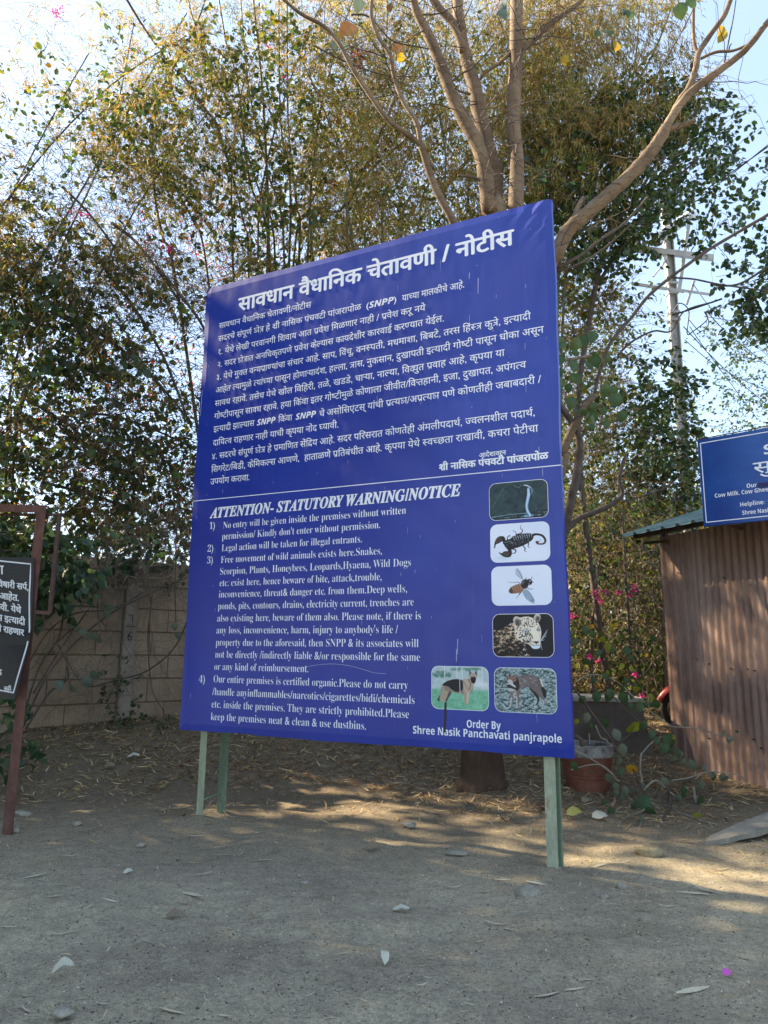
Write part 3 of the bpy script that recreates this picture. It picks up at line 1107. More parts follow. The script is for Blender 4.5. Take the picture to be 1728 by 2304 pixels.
# strip of black tape and scratches in the print
V = [tuple(sp(a, b_, .002)) for a, b_ in ((2.722, .360), (2.742, .360), (2.738, .24), (2.730, .124), (2.712, .130), (2.718, .24))]
mesh_np('black_tape', V, [tuple(range(6))], M_BLACKPRINT, sheet)
V = []; F = []
rs = np.random.default_rng(3)
def scr(u, v, ln, w_, lean=0.0):
    n = len(V)
    for (a, b_) in ((u - w_, v), (u + w_, v), (u + w_ * .7 + lean, v - ln), (u - w_ * .7 + lean, v - ln)):
        V.append(tuple(sp(a, b_, .0021)))
    F.append((n, n + 1, n + 2, n + 3))
for i in range(150):
    u = rs.uniform(.05, SW - .05); v = rs.uniform(.1, SH - .05)
    ln = rs.choice([.012, .02, .035, .06, .11], p=[.35, .3, .2, .1, .05])
    scr(u, v, ln, rs.uniform(.0006, .0018), rs.uniform(-.002, .002))
for q in [(.02 + .045, 3.72, .22), (.03, 3.42, .28), (2.84, .86, .12), (2.83, .78, .1), (3.06, 3.98, .15), (2.98, 4.05, .06), (1.95, 4.38, .08)]:
    scr(q[0], q[1], q[2], .0025, -.004)
for k in range(14):           # long curved scuff above item four
    a = k / 14
    u = 1.35 + .85 * a
    v = .60 + .055 * math.sin(math.pi * min(1, a * 1.15)) - .03 * a
    n = len(V)
    u2 = 1.35 + .85 * (k + 1) / 14; a2 = (k + 1) / 14
    v2 = .60 + .055 * math.sin(math.pi * min(1, a2 * 1.15)) - .03 * a2
    V += [tuple(sp(u, v, .0022)), tuple(sp(u2, v2, .0022)), tuple(sp(u2, v2 + .0025, .0022)), tuple(sp(u, v + .0025, .0022))]
    F.append((n, n + 1, n + 2, n + 3))
o = mesh_np('scratches', V, F, M_SCR, sheet)
o['kind'] = 'stuff'

# ------------------------------------------------------------------ black painted notice on a rusty frame, left edge
M_RUST = noisy('red_oxide_steel', [(.2, (.055, .026, .02)), (.5, (.12, .052, .038)), (.75, (.17, .085, .062)), (1, (.20, .12, .09))], 14, .75, .4, .003, 8, (1, 1, .5), fine=60)
M_RUSTD = noisy('dark_rusty_steel', [(.2, (.035, .022, .02)), (.6, (.085, .045, .036)), (1, (.12, .07, .055))], 14, .7, .4, .003, 8)
YB = G(15, 1879).y
fr = thing('sign_frame', 'rust red angle iron frame with a small side bracket, standing at the left edge', 'frame', G(15, 1879))
def vline(px, py, Y, py2):
    a = P(px, py, Y); d = ray(954, -7047)
    t = (P(px, py2, Y).z)
    return a, Vector((a.x, a.y, t))
bx = G(15, 1879)
b = MB()
top_z = P(93, 1137, YB).z
b.angle(Vector((bx.x - .04, bx.y, bx.z - .08)), Vector((bx.x - .04, bx.y, top_z)), .085, .007, (1, 0, 0), (0, 1, 0))
b.build('post', M_RUST, fr)
b = MB(); b.angle(Vector((bx.x + .045, bx.y - .004, top_z)), Vector((bx.x - 1.5, bx.y - .004, top_z + .02)), .07, .007, (0, 0, -1), (0, 1, 0))
b.build('top_rail', M_RUST, fr)
b = MB(); q = P(139, 1158, YB + .1); b.beam(Vector((q.x, q.y, q.z)), Vector((q.x - 1.6, q.y, q.z - .02)), .022, .03, UP)
b.build('rail', M_RUSTD, fr)
b = MB(); q2 = P(134, 1160, YB + .1); zb = P(108, 1380, YB + .1).z
b.beam(Vector((q2.x, q2.y, q2.z)), Vector((q2.x, q2.y, zb)), .032, .03); b.build('upright', M_RUSTD, fr)
b = MB(); b.beam(Vector((q2.x, q2.y, zb)), Vector((bx.x, bx.y, zb + .01)), .03, .018, UP); b.build('link_bar', M_RUST, fr)

M_BLACKB = mat('black_painted_tin', (.014, .015, .02), .45, 0, .45)
v = coords(M_BLACKB)
f1 = noise(M_BLACKB, 3.5, 6, .65, coords(M_BLACKB, (1, 1, .4), (0, .6, 0)), .6)
sep = N(M_BLACKB, 'ShaderNodeSeparateXYZ'); L(M_BLACKB, v, sep.inputs[0])
mr = N(M_BLACKB, 'ShaderNodeMapRange'); mr.inputs['From Min'].default_value = .62; mr.inputs['From Max'].default_value = .05; mr.inputs['To Max'].default_value = .6
L(M_BLACKB, sep.outputs[2], mr.inputs['Value'])
mm_ = N(M_BLACKB, 'ShaderNodeMath'); mm_.operation = 'MULTIPLY'; L(M_BLACKB, f1, mm_.inputs[0]); L(M_BLACKB, mr.outputs[0], mm_.inputs[1])
setc(M_BLACKB, mixc(M_BLACKB, mm_.outputs[0], (.006, .007, .010), (.24, .25, .22)))
YS = YB - .03
rows = [(1255, 77.5, 0), (1262, 76.5, 0), (1300, 76, 0), (1338, 74, .0), (1380, 72.5, .01), (1415, 72, .03), (1432, 68, .05), (1452, 66, .06), (1475, 60, .08), (1510, 50, .10), (1545, 41, .12), (1574, 34, .14)]
bnz = thing('painted_notice', 'black hand painted tin notice with white Marathi lettering and border, lower corner curled and dusty', 'sign', P(-60, 1574, YS))
ncol = 14
V = []; F = []
bot = P(-60, 1574, YS)
for r_, (py, rx, back) in enumerate(rows):
    for i in range(ncol + 1):
        s_ = i / ncol
        px = -150 + (rx + 150) * s_
        yy = py + (s_ - 1) * (6 if r_ < 3 else 8)
        V.append(tuple(P(px, yy, YS - back * max(0, s_ - .55) / .45)))
for r_ in range(len(rows) - 1):
    for i in range(ncol):
        a = r_ * (ncol + 1) + i
        F.append((a, a + ncol + 1, a + ncol + 2, a + 1))
nb = len(V)
V += [tuple(Vector(p) + Vector((0, .004, 0))) for p in V]
F += [tuple(nb + i for i in reversed(f)) for f in F]
per = list(range(ncol + 1)) + [r * (ncol + 1) + ncol for r in range(1, len(rows))] + [(len(rows) - 1) * (ncol + 1) + i for i in range(ncol - 1, -1, -1)] + [r * (ncol + 1) for r in range(len(rows) - 2, 0, -1)]
for k in range(len(per)):
    a, b2 = per[k], per[(k + 1) % len(per)]
    F.append((a, b2, nb + b2, nb + a))
tin = mesh_np('tin_sheet', V, F, M_BLACKB, bnz)
def sheetY(px, py):
    rx = np.interp(py, [r[0] for r in rows], [r[1] for r in rows]); bk = np.interp(py, [r[0] for r in rows], [r[2] for r in rows])
    s_ = (px + 150) / (rx + 150)
    return YS - bk * max(0, s_ - .55) / .45
def bp(px, py, l=0.0):
    return P(px, py, sheetY(px, py) - .003 - l)
M_WP = mat('white_hand_paint', (.62, .64, .66), .55)
bl = [(-140, 1258), (0, 1262), (69, 1269), (68, 1300), (66, 1338), (66, 1380), (66.5, 1417), (61, 1451), (52, 1482), (40, 1522), (30, 1559), (0, 1553), (-140, 1545)]
V = []; F = []
for i, (x, y) in enumerate(bl):
    a = Vector((*bl[max(0, i - 1)], 0)); b2 = Vector((*bl[min(len(bl) - 1, i + 1)], 0))
    d = (b2 - a).normalized(); nn = Vector((-d.y, d.x, 0)) * 1.6
    V += [tuple(bp(x + nn.x, y + nn.y)), tuple(bp(x - nn.x, y - nn.y))]
F = [(2 * i, 2 * i + 1, 2 * i + 3, 2 * i + 2) for i in range(len(bl) - 1)]
mesh_np('painted_border', V, F, M_WP, tin)
def btxt(t, x1, xr, y1, yslope, cap, bold=.7, wdt=.85):
    pc, adv = layout(t)
    x0 = x1 - adv * cap / D_ * wdt
    def pl(u, v, l):
        return bp(u, y1 + (u - x1) * yslope - v, l)
    lettering(t, x0, x1, 0, cap, D_, pl, '', M_WP, tin, bold=bold)
btxt('सूचना', 8, 0, 1292, .04, 19, .8)
btxt('जनावर,विषारी सर्प,', 63.5, 0, 1328, .12, 13)
btxt('झाडी आहेत.', 42, 0, 1352.5, .12, 13.5)
btxt('घ्यावी. येथे', 47.5, 0, 1380, .16, 13.5)
btxt('जखम इत्यादी', 56.5, 0, 1407, .18, 13.5)
btxt('जबाबदारी राहणार', 54, 0, 1430.5, .18, 13)
btxt('पांजरापोळ', 4, 0, 1521, .12, 14)
btxt('सही', 25, 0, 1553, .0, 8, .3)
V = []; F = []
for (x, y, x2, y2) in ((9, 1549.5, 27, 1551.5), (9, 1553, 28, 1555.5)):
    n = len(V); V += [tuple(bp(x, y)), tuple(bp(x2, y2)), tuple(bp(x2, y2 + 1)), tuple(bp(x, y + 1))]; F.append((n, n + 1, n + 2, n + 3))
mesh_np('underline', V, F, M_WP, tin)
# ------------------------------------------------------------------ ground
def vnoise(x, y, s, seed):
    r = np.random.default_rng(seed)
    g = r.random((256, 256))
    u = x / s; v = y / s
    i = np.floor(u).astype(int); j = np.floor(v).astype(int)
    fu = u - i; fv = v - j
    fu = fu * fu * (3 - 2 * fu); fv = fv * fv * (3 - 2 * fv)
    i %= 256; j %= 256
    i1 = (i + 1) % 256; j1 = (j + 1) % 256
    return (g[j, i] * (1 - fu) + g[j, i1] * fu) * (1 - fv) + (g[j1, i] * (1 - fu) + g[j1, i1] * fu) * fv

def gz(x, y):
    x = np.asarray(x, float); y = np.asarray(y, float)
    near = np.clip(1 - (np.hypot(x, y - 6) - 12) / 6, 0, 1)
    n = (vnoise(x, y, .9, 1) - .5) * .030 + (vnoise(x, y, .33, 2) - .5) * .022 + (vnoise(x, y, .11, 3) - .5) * .012 + (vnoise(x, y, .045, 4) - .5) * .006
    n += np.clip(vnoise(x, y, .07, 8) - .72, 0, 1) * .035
    for bx_, by_, br, bh in ((-1.72, 7.03, .12, .035), (-1.66, 7.3, .14, .03), (1.24, 5.60, .13, .04), (-3.45, 6.75, .12, .03)):
        n += bh * np.exp(-((x - bx_) ** 2 + (y - by_) ** 2) / br ** 2)
    for y0_, sl_, ph in ((3.05, .10, 0), (4.35, .13, 2.1)):
        dd = (y - y0_ - sl_ * x - .06 * np.sin(x * .9 + ph)) / .10
        n += -.012 * np.exp(-dd ** 2) * (1 + .3 * np.sin(x * 42)) + .006 * np.exp(-(dd - 1.7) ** 2)
    return terrain_np(x, y) + n * near

def graded(a0, a1, step, lo, hi, grow=1.22):
    v = list(np.arange(a0, a1 + step, step))
    s = step
    while v[-1] < hi:
        s *= grow; v.append(v[-1] + s)
    s = step; w_ = [v[0]]
    while w_[-1] > lo:
        s *= grow; w_.append(w_[-1] - s)
    return np.array(w_[:0:-1] + v)
xs = graded(-4.5, 4.8, .026, -400, 400)
ys = np.concatenate([graded(1.9, 5.5, .018, -60, 5.5)[:], np.arange(5.53, 12.0, .034), graded(12.05, 12.1, .06, 12.04, 600)[1:]])
ys = np.unique(np.round(ys, 4))
X, Y = np.meshgrid(xs, ys)
Z = gz(X, Y)
V = np.stack([X, Y, Z], -1).reshape(-1, 3)
nx, ny = len(xs), len(ys)
i, j = np.meshgrid(np.arange(nx - 1), np.arange(ny - 1))
a = (j * nx + i).ravel()
F = np.stack([a, a + 1, a + nx + 1, a + nx], 1)
M_DIRT = mat('dirt', (.14, .12, .10), .95, 0, .15)
v = coords(M_DIRT)
f1 = noise(M_DIRT, .55, 5, .6, v)
f2 = noise(M_DIRT, 9, 8, .7, v)
f3 = noise(M_DIRT, 170, 4, .75, v)
c = ramp(M_DIRT, f1, [(.30, (.225, .194, .135)), (.5, (.345, .302, .208)), (.70, (.45, .395, .268))])
c = mixc(M_DIRT, .55, c, ramp(M_DIRT, f2, [(.28, (.55, .53, .52)), (.5, (1, 1, 1)), (.72, (1.35, 1.3, 1.22))]), 'MULTIPLY')
f4 = noise(M_DIRT, 48, 5, .75, v)
c = mixc(M_DIRT, .6, c, ramp(M_DIRT, f4, [(.34, (.42, .41, .41)), (.5, (1, 1, 1)), (.66, (1.5, 1.46, 1.4))]), 'MULTIPLY')
c = mixc(M_DIRT, .6, c, ramp(M_DIRT, f3, [(.34, (.35, .34, .34)), (.5, (1, 1, 1)), (.66, (1.7, 1.65, 1.6))]), 'MULTIPLY')
st = noise(M_DIRT, 1.3, 5, .7, coords(M_DIRT, (1, 1, 1), (0, 0, .4)), .8)
c = mixc(M_DIRT, ramp(M_DIRT, st, [(.60, (0, 0, 0)), (.72, (.55, .55, .55))]), c, (.20, .135, .085))
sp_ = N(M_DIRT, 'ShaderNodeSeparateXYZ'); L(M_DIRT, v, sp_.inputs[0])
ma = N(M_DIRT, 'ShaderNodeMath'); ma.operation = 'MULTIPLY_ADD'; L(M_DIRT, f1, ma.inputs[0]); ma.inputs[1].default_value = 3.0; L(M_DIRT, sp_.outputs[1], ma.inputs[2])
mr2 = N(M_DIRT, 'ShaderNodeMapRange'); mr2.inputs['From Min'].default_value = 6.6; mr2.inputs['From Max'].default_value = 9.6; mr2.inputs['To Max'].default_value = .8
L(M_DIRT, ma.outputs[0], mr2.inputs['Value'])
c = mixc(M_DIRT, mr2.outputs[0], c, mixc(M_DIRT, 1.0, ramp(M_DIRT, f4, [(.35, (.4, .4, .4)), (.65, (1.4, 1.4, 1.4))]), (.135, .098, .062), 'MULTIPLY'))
vor = N(M_DIRT, 'ShaderNodeTexVoronoi'); vor.inputs['Scale'].default_value = 95; L(M_DIRT, v, vor.inputs['Vector'])
c = mixc(M_DIRT, ramp(M_DIRT, vor.outputs['Distance'], [(.10, (.8, .8, .8)), (.26, (0, 0, 0))]), c, ramp(M_DIRT, vor.outputs['Color'], [(.3, (.05, .047, .045)), (.6, (.17, .15, .125)), (.9, (.38, .36, .32))]))
setc(M_DIRT, c)
ad = N(M_DIRT, 'ShaderNodeMath'); ad.operation = 'ADD'; L(M_DIRT, f3, ad.inputs[0]); L(M_DIRT, f2, ad.inputs[1])
bump(M_DIRT, ad.outputs[0], .7, .012)
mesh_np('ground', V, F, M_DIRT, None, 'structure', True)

# pebbles and grit
octv = np.array([(1, 0, 0), (0, 1, 0), (-1, 0, 0), (0, -1, 0), (0, 0, 1), (0, 0, -1)], float)
octf = np.array([(0, 1, 4), (1, 2, 4), (2, 3, 4), (3, 0, 4), (1, 0, 5), (2, 1, 5), (3, 2, 5), (0, 3, 5)])
def scatter(tv, tf, n, posf, scalef, seed, tilt=.5, squash=True, lift=0.0):
    r = np.random.default_rng(seed)
    x, y = posf(r, n)
    n = len(x)
    s = scalef(r, n)
    if s.ndim == 1:
        s = np.stack([s * r.uniform(.7, 1.3, n), s * r.uniform(.7, 1.3, n), s * r.uniform(.45, .8, n)], 1)
    a = r.uniform(0, 2 * np.pi, n); bx = r.normal(0, tilt, n); by = r.normal(0, tilt, n)
    R = rotm(a, bx, by)
    Vv = tv[None] * s[:, None, :]
    Vv = np.einsum('nij,nkj->nki', R, Vv)
    z = gz(x, y) + lift
    Vv += np.stack([x, y, z], 1)[:, None, :]
    Ff = tf[None] + (np.arange(n) * len(tv))[:, None, None]
    return Vv.reshape(-1, 3), Ff.reshape(-1, tf.shape[1])
def rotm(a, bx, by):
    ca, sa = np.cos(a), np.sin(a); cb, sb = np.cos(bx), np.sin(bx); cc, sc_ = np.cos(by), np.sin(by)
    n = len(a); o = np.zeros(n); l = np.ones(n)
    Rz = np.stack([ca, -sa, o, sa, ca, o, o, o, l], 1).reshape(-1, 3, 3)
    Rx = np.stack([l, o, o, o, cb, -sb, o, sb, cb], 1).reshape(-1, 3, 3)
    Ry = np.stack([cc, o, sc_, o, l, o, -sc_, o, cc], 1).reshape(-1, 3, 3)
    return Rz @ Rx @ Ry
M_PEB = mat('pebble_mix', (.15, .14, .12), .9, 0, .2)
g = N(M_PEB, 'ShaderNodeNewGeometry')
setc(M_PEB, ramp(M_PEB, g.outputs['Random Per Island'], [(0, (.06, .054, .045)), (.35, (.13, .115, .088)), (.7, (.25, .215, .15)), (.9, (.40, .36, .27)), (1, (.60, .56, .47))]))
def fan(r, n, y0=2.1, y1=9.5):
    y = y0 + (y1 - y0) * r.random(n) ** 1.6
    x = (r.random(n) * 2 - 1) * (y * .56 + .2)
    return x, y
V1, F1 = scatter(octv, octf, 36000, fan, lambda r, n: .0026 + .0055 * r.random(n) ** 3, 11)
V2, F2 = scatter(octv, octf, 700, fan, lambda r, n: .004 + .010 * r.random(n) ** 3, 12)
Vp, Fp = merge_np([(V1, F1), (V2, F2)])
mesh_np('gravel', Vp, Fp, M_PEB, None, 'stuff', True)

# dry lance leaves
def blade(n=4, curl=.12, w_=.06, bend=.06):
    V = []; F = []
    for i in range(n + 1):
        t = i / n
        x = t - .5
        w2 = w_ * (math.sin(math.pi * min(1, t * .92 + .06)) ** .8) * .5
        yb = bend * math.sin(t * 3.0); z = curl * (4 * (t - .5) ** 2) * .5
        V += [(x, yb - w2, z), (x, yb + w2, z + .35 * w2)]
    for i in range(n):
        F.append((2 * i, 2 * i + 2, 2 * i + 3, 2 * i + 1))
    return np.array(V), np.array(F)
M_DRY = leafmat('dry_bamboo_leaf', [(0, (.17, .11, .055)), (.3, (.34, .235, .12)), (.65, (.52, .39, .215)), (1, (.66, .54, .34))], .12, .8, .15)
M_DRYB = leafmat('dry_brown_leaf', [(0, (.09, .05, .03)), (.5, (.17, .095, .05)), (1, (.26, .17, .10))], .1, .8, .15)
BL = [blade(4, .14, .085, .05), blade(4, .05, .07, -.08), blade(4, .22, .10, .10)]
def heavy(r, n):
    x = r.uniform(-6.8, 5.5, n * 3); y = 7.0 + 4.9 * r.random(n * 3) ** .8
    edge = 8.55 - .12 * x + 1.2 * (vnoise(x, y, .8, 21) - .5)
    k = (y > edge) | (r.random(n * 3) < .07)
    k |= (np.hypot(x - 1.15, y - 8.3) < .85 + .3 * vnoise(x, y, .3, 5)) & (r.random(n * 3) < .75)
    k |= (np.hypot(x - 2.7, y - 7.8) < .9) & (r.random(n * 3) < .5)
    # the left bank reaches further forward
    k |= (x < -2.4) & (y > 7.2 + .5 * (x + 4.5)) & (r.random(n * 3) < .6)
    return x[k][:n], y[k][:n]
parts = []
for q, bl_ in enumerate(BL):
    parts.append(scatter(bl_[0], bl_[1], 6500, heavy, lambda r, n: np.repeat((.07 + .09 * r.random(n))[:, None], 3, 1), 30 + q, .22, lift=.012))
def under(r, n):
    x = r.uniform(-2.6, 2.6, n); y = r.uniform(5.6, 8.6, n)
    k = r.random(n) < .35 + .65 * (y > 7.3)
    return x[k], y[k]
parts.append(scatter(BL[0][0], BL[0][1], 800, under, lambda r, n: np.repeat((.04 + .08 * r.random(n))[:, None], 3, 1), 44, .2, lift=.006))
def rightlit(r, n):
    x = r.normal(2.9, .6, n); y = r.normal(7.0, .55, n)
    return x, y
parts.append(scatter(BL[1][0], BL[1][1], 380, rightlit, lambda r, n: np.repeat((.05 + .09 * r.random(n))[:, None], 3, 1), 45, .2, lift=.008))
V, F = merge_np(parts)
mesh_np('leaf_litter', V, F, M_DRY, None, 'stuff')
V, F = merge_np([scatter(bl_[0] * [1, 2.4, 1], bl_[1], 900, heavy, lambda r, n: np.repeat((.04 + .06 * r.random(n))[:, None], 3, 1), 50 + q, .35, lift=.016) for q, bl_ in enumerate(BL)])
mesh_np('brown_leaf_litter', V, F, M_DRYB, None, 'stuff')
# short straw bits all over the forecourt
M_STRAW = leafmat('pale_straw', [(0, (.30, .24, .14)), (.5, (.50, .43, .28)), (1, (.70, .63, .46))], .1, .8, .15)
V, F = scatter(BL[1][0] * [1, 1.1, 1], BL[1][1], 4200, fan, lambda r, n: np.repeat((.012 + .085 * r.random(n) ** 2.6)[:, None], 3, 1), 60, .15, lift=.003)
mesh_np('straw', V, F, M_STRAW, None, 'stuff')
# the long single dry leaves one can pick out on the dirt
spots = [(120, 2020, 40), (385, 1950, 50), (430, 2020, 70), (415, 2035, 45), (130, 2098, 55), (20, 2085, 35), (170, 2090, 20), (330, 2120, 42), (250, 2025, 36), (60, 2270, 40), (235, 2262, 40), (385, 2280, 60), (500, 2290, 60),
         (455, 1975, 45), (590, 1945, 45), (560, 2130, 30), (250, 1985, 22), (70, 1978, 55), (160, 1930, 35), (690, 2125, 26), (1210, 1995, 45), (1090, 2010, 40), (1022, 2000, 38), (1230, 2238, 62), (1295, 2230, 45), (1320, 2210, 38), (1560, 2232, 80), (1405, 2245, 20),
         (1115, 2085, 55), (1145, 2095, 30), (1080, 2125, 25), (1595, 2010, 70), (1560, 2015, 60), (1390, 1945, 62), (1500, 2050, 36), (1440, 2058, 30), (1130, 1985, 30), (1060, 1925, 40), (1350, 1955, 45), (960, 2040, 30), (950, 2225, 26), (505, 1925, 45), (440, 1880, 32)]
r_ = np.random.default_rng(5)
Bm = []
M_STRAWL = noisy('pale_dry_leaf', [(.3, (.40, .34, .22)), (.6, (.55, .49, .34)), (.8, (.66, .60, .45))], 20, .8, 0)
for k, b_ in enumerate((blade(6, .10, .11, .05), blade(6, .2, .09, -.09), blade(6, .05, .15, .02))):
    me = bpy.data.meshes.new('dry_leaf'); me.from_pydata([tuple(v) for v in b_[0]], [], [tuple(int(i) for i in f) for f in b_[1]]); me.materials.append(M_STRAWL); Bm.append(me)
for k, (px, py, wd) in enumerate(spots):
    g_ = G(px, py)
    o = bpy.data.objects.new('dry_leaf', Bm[k % 3]); COL.objects.link(o)
    ln = wd * (g_.y / ray(px, py).y) / FPX * 1.15
    o.scale = (ln, ln, ln); o.location = (g_.x, g_.y, float(gz(g_.x, g_.y)) + .006)
    o.rotation_euler = (r_.normal(0, .15), r_.normal(0, .08), r_.uniform(-.7, .7) + (math.pi if k % 2 else 0))
    tag(o, 'long narrow pale dry bamboo leaf lying loose on the open dirt', 'dry leaf', 'single dry bamboo leaves scattered on the dirt')

# ------------------------------------------------------------------ stones
M_STONE = noisy('field_stone', [(.3, (.19, .175, .135)), (.55, (.30, .275, .21)), (.8, (.40, .365, .28))], 9, .9, .5, .01, 8, fine=70)
M_STONEY = noisy('yellow_stone', [(.3, (.20, .165, .09)), (.55, (.30, .25, .14)), (.8, (.38, .33, .22))], 9, .9, .5, .01, 8, fine=70)
def stone(name, px, py, wpx, hf, df, mm, label, seed, sink=.3, rz=0.0):
    g_ = G(px, py)
    w_ = wpx * (g_.y / ray(px, py).y) / FPX
    bm = bmesh.new()
    bmesh.ops.create_icosphere(bm, subdivisions=4, radius=.5)
    r = np.random.default_rng(seed)
    pl = [(Vector(r.normal(0, 1, 3)).normalized(), r.uniform(.30, .46)) for _ in range(11)]
    for v in bm.verts:
        for n_, d in pl:
            k = v.co.dot(n_) - d
            if k > 0:
                v.co -= n_ * k * .9
        p = v.co
        v.co += v.co.normalized() * (.025 * math.sin(p.x * 13 + seed) * math.sin(p.y * 11) + .012 * math.sin(p.z * 31 + p.x * 27) + r.normal(0, .004))
        v.co.x *= w_; v.co.y *= w_ * df; v.co.z *= w_ * hf
    me = bpy.data.meshes.new(name); bm.to_mesh(me); bm.free(); me.materials.append(mm)
    me.polygons.foreach_set('use_smooth', np.ones(len(me.polygons), bool))
    o = bpy.data.objects.new(name, me); COL.objects.link(o)
    o.location = (g_.x, g_.y + w_ * df * .3, terrain(g_.x, g_.y) + w_ * hf * (.5 - sink))
    o.rotation_euler = (0, 0, rz)
    return tag(o, label, 'stone')
stone('stone', 1465, 1932, 66, .42, .6, M_STONEY, 'rounded sandy yellow stone lying on the dirt between the pot and the right edge', 1, .15)
stone('stone', 1195, 2022, 66, .62, .8, M_STONE, 'low grey boulder half buried just in front of the right green leg', 2, .42)
stone('stone', 1402, 2003, 26, .8, .9, M_STONE, 'small rough grey stone on the dirt beyond the round pebble, right of the board', 3, .2)
stone('stone', 1362, 2030, 24, .9, .9, M_STONE, 'small rounded grey stone on the dirt right of the half buried boulder', 4, .15)
stone('stone', 1028, 1925, 58, .22, .8, M_STONE, 'flat grey stone sunk level with the dirt below the tree trunk', 5, .42)
stone('stone', 1255, 1962, 22, .8, .9, M_STONE, 'small stone right against the foot of the right green leg', 6, .25)
stone('stone', 30, 1876, 22, .7, .9, M_STONE, 'dark small stone at the foot of the rusty post', 7, .2)
stone('stone', 135, 2296, 52, .5, .8, M_STONE, 'flat grey stone at the bottom left of the forecourt with straw around it', 8, .2)
stone('stone', 920, 1862, 34, .5, .8, M_STONE, 'dark stone below the tree trunk under the board', 9, .3)
stone('stone', 170, 1860, 24, .6, .8, M_STONE, 'small grey stone on the dirt right of the rusty post', 10, .25)
stone('stone', 315, 1905, 26, .45, .8, M_STONE, 'pale low stone on the dirt in front of the left green legs', 11, .3)
stone('stone', 685, 1990, 26, .4, .8, M_STONE, 'flat grey stone in the middle of the open dirt', 12, .35)
stone('stone', 45, 1838, 44, .4, .8, M_STONE, 'flat pale stone on the leaf litter right of the rusty post', 13, .25)
stone('stone', 1330, 1700, 12, .7, .8, M_STONE, 'tiny stone behind the flower pot', 14, .2)
# broken concrete slab leaning at the right edge
g_ = G(1640, 1900)
b = MB()
w_ = .62
ol = [(-.33, -.08), (-.22, .02), (-.02, .10), (.25, .20), (.6, .30), (.62, -.02), (.33, -.06), (.2, -.10), (.02, -.09), (-.12, -.12)]
V = []; n = len(ol)
for k, dz in ((0, .10), (1, .05)):
    for x, y in ol:
        V.append((x, y, dz + .16 * (x + .33) + .004 * math.sin(x * 40)))
F = [tuple(range(n)), tuple(reversed(range(n, 2 * n)))] + [(i, n + i, n + (i + 1) % n, (i + 1) % n) for i in range(n)]
me = bpy.data.meshes.new('concrete_slab'); me.from_pydata(V, [], F); 
M_CONC = noisy('old_concrete', [(.25, (.17, .16, .125)), (.5, (.28, .26, .205)), (.8, (.40, .375, .31))], 6, .95, .6, .008, 8, fine=55)
me.materials.append(M_CONC)
o = bpy.data.objects.new('concrete_slab', me); COL.objects.link(o); o.location = (g_.x + .08, g_.y + .1, terrain(g_.x, g_.y) - .06); o.rotation_euler = (.08, 0, .12); o.scale = (.9, .9, .9)
tag(o, 'broken slab of grey concrete tilted up out of the dirt at the right edge', 'slab')

# ------------------------------------------------------------------ broad fallen leaves
def broadleaf(w_=.8, fold=.18, curl=.15, tip=.12, n=7):
    V = [(0, 0, 0)]; F = []
    L_ = []; R_ = []
    for i in range(n + 1):
        t = i / n
        wid = w_ * .5 * (math.sin(math.pi * t ** .72) ** .75) if 0 < t < 1 else 0
        z = curl * math.sin(t * 2.6) 
        L_.append((t, wid, z + fold * wid + .03 * math.sin(t * 17))); R_.append((t, -wid, z + fold * wid * .8 + .03 * math.sin(t * 13 + 1)))
    V = []
    for i in range(n + 1):
        t = i / n
        V += [L_[i], (t, 0, curl * math.sin(t * 2.6)), R_[i]]
    for i in range(n):
        a = 3 * i
        F += [(a, a + 3, a + 4, a + 1), (a + 1, a + 4, a + 5, a + 2)]
    return np.array(V), np.array(F)
def single_leaf(px, py, wpx, rz, mm, label, w_=.8, curl=.15, name='fallen_leaf', tilt=0.0, lift=.0):
    g_ = G(px, py)
    ln = wpx * (g_.y / ray(px, py).y) / FPX
    V, F = broadleaf(w_, .2, curl)
    me = bpy.data.meshes.new(name); me.from_pydata([tuple(v) for v in V - [.5, 0, 0]], [], [tuple(int(i) for i in f) for f in F]); me.materials.append(mm)
    me.polygons.foreach_set('use_smooth', np.ones(len(me.polygons), bool))
    o = bpy.data.objects.new(name, me); COL.objects.link(o)
    o.location = (g_.x, g_.y, float(gz(g_.x, g_.y)) + .006 + lift); o.scale = (ln,) * 3; o.rotation_euler = (tilt, 0, rz)
    return tag(o, label, 'leaf')
M_FG = noisy('grey_dead_leaf', [(.3, (.36, .35, .26)), (.6, (.50, .48, .37)), (.8, (.60, .58, .46))], 20, .7, .3, .003, 6)
M_FY = noisy('yellow_fallen_leaf', [(.3, (.22, .22, .05)), (.6, (.42, .38, .09)), (.8, (.50, .46, .16))], 16, .6, .3, .003, 6)
M_FB = noisy('brown_fallen_leaf', [(.3, (.14, .10, .055)), (.6, (.24, .18, .11)), (.8, (.33, .27, .18))], 16, .8, .3, .003, 6)
single_leaf(1292, 1845, 40, .35, M_FY, 'fresh yellow green fallen leaf on the dirt below the flower pot', .62, .25, tilt=.5, lift=.03)
single_leaf(1350, 1850, 40, .3, M_FG, 'grey dead leaf on the dirt right of the yellow one, below the pot', .62, .15, tilt=.45, lift=.02)
single_leaf(140, 2198, 50, .25, M_FG, 'large pale grey dead leaf curled on the gravel at lower left', .6, .5, tilt=.3, lift=.01)
single_leaf(860, 2175, 48, 1.8, M_FG, 'torn grey dead leaf standing on edge in the lower middle of the dirt', .42, .4, tilt=.3, lift=.01)
single_leaf(903, 2052, 42, -.15, M_FG, 'pale grey folded leaf lying flat in the middle of the dirt', .42, .2, tilt=.2)
single_leaf(393, 2063, 44, .05, M_FB, 'brownish dry leaf beside two straws on the left of the dirt', .5, .25, tilt=.2)
single_leaf(840, 1912, 34, .3, M_FB, 'brown dead leaf in front of the tree trunk under the board', .7, .25, tilt=.4, lift=.01)
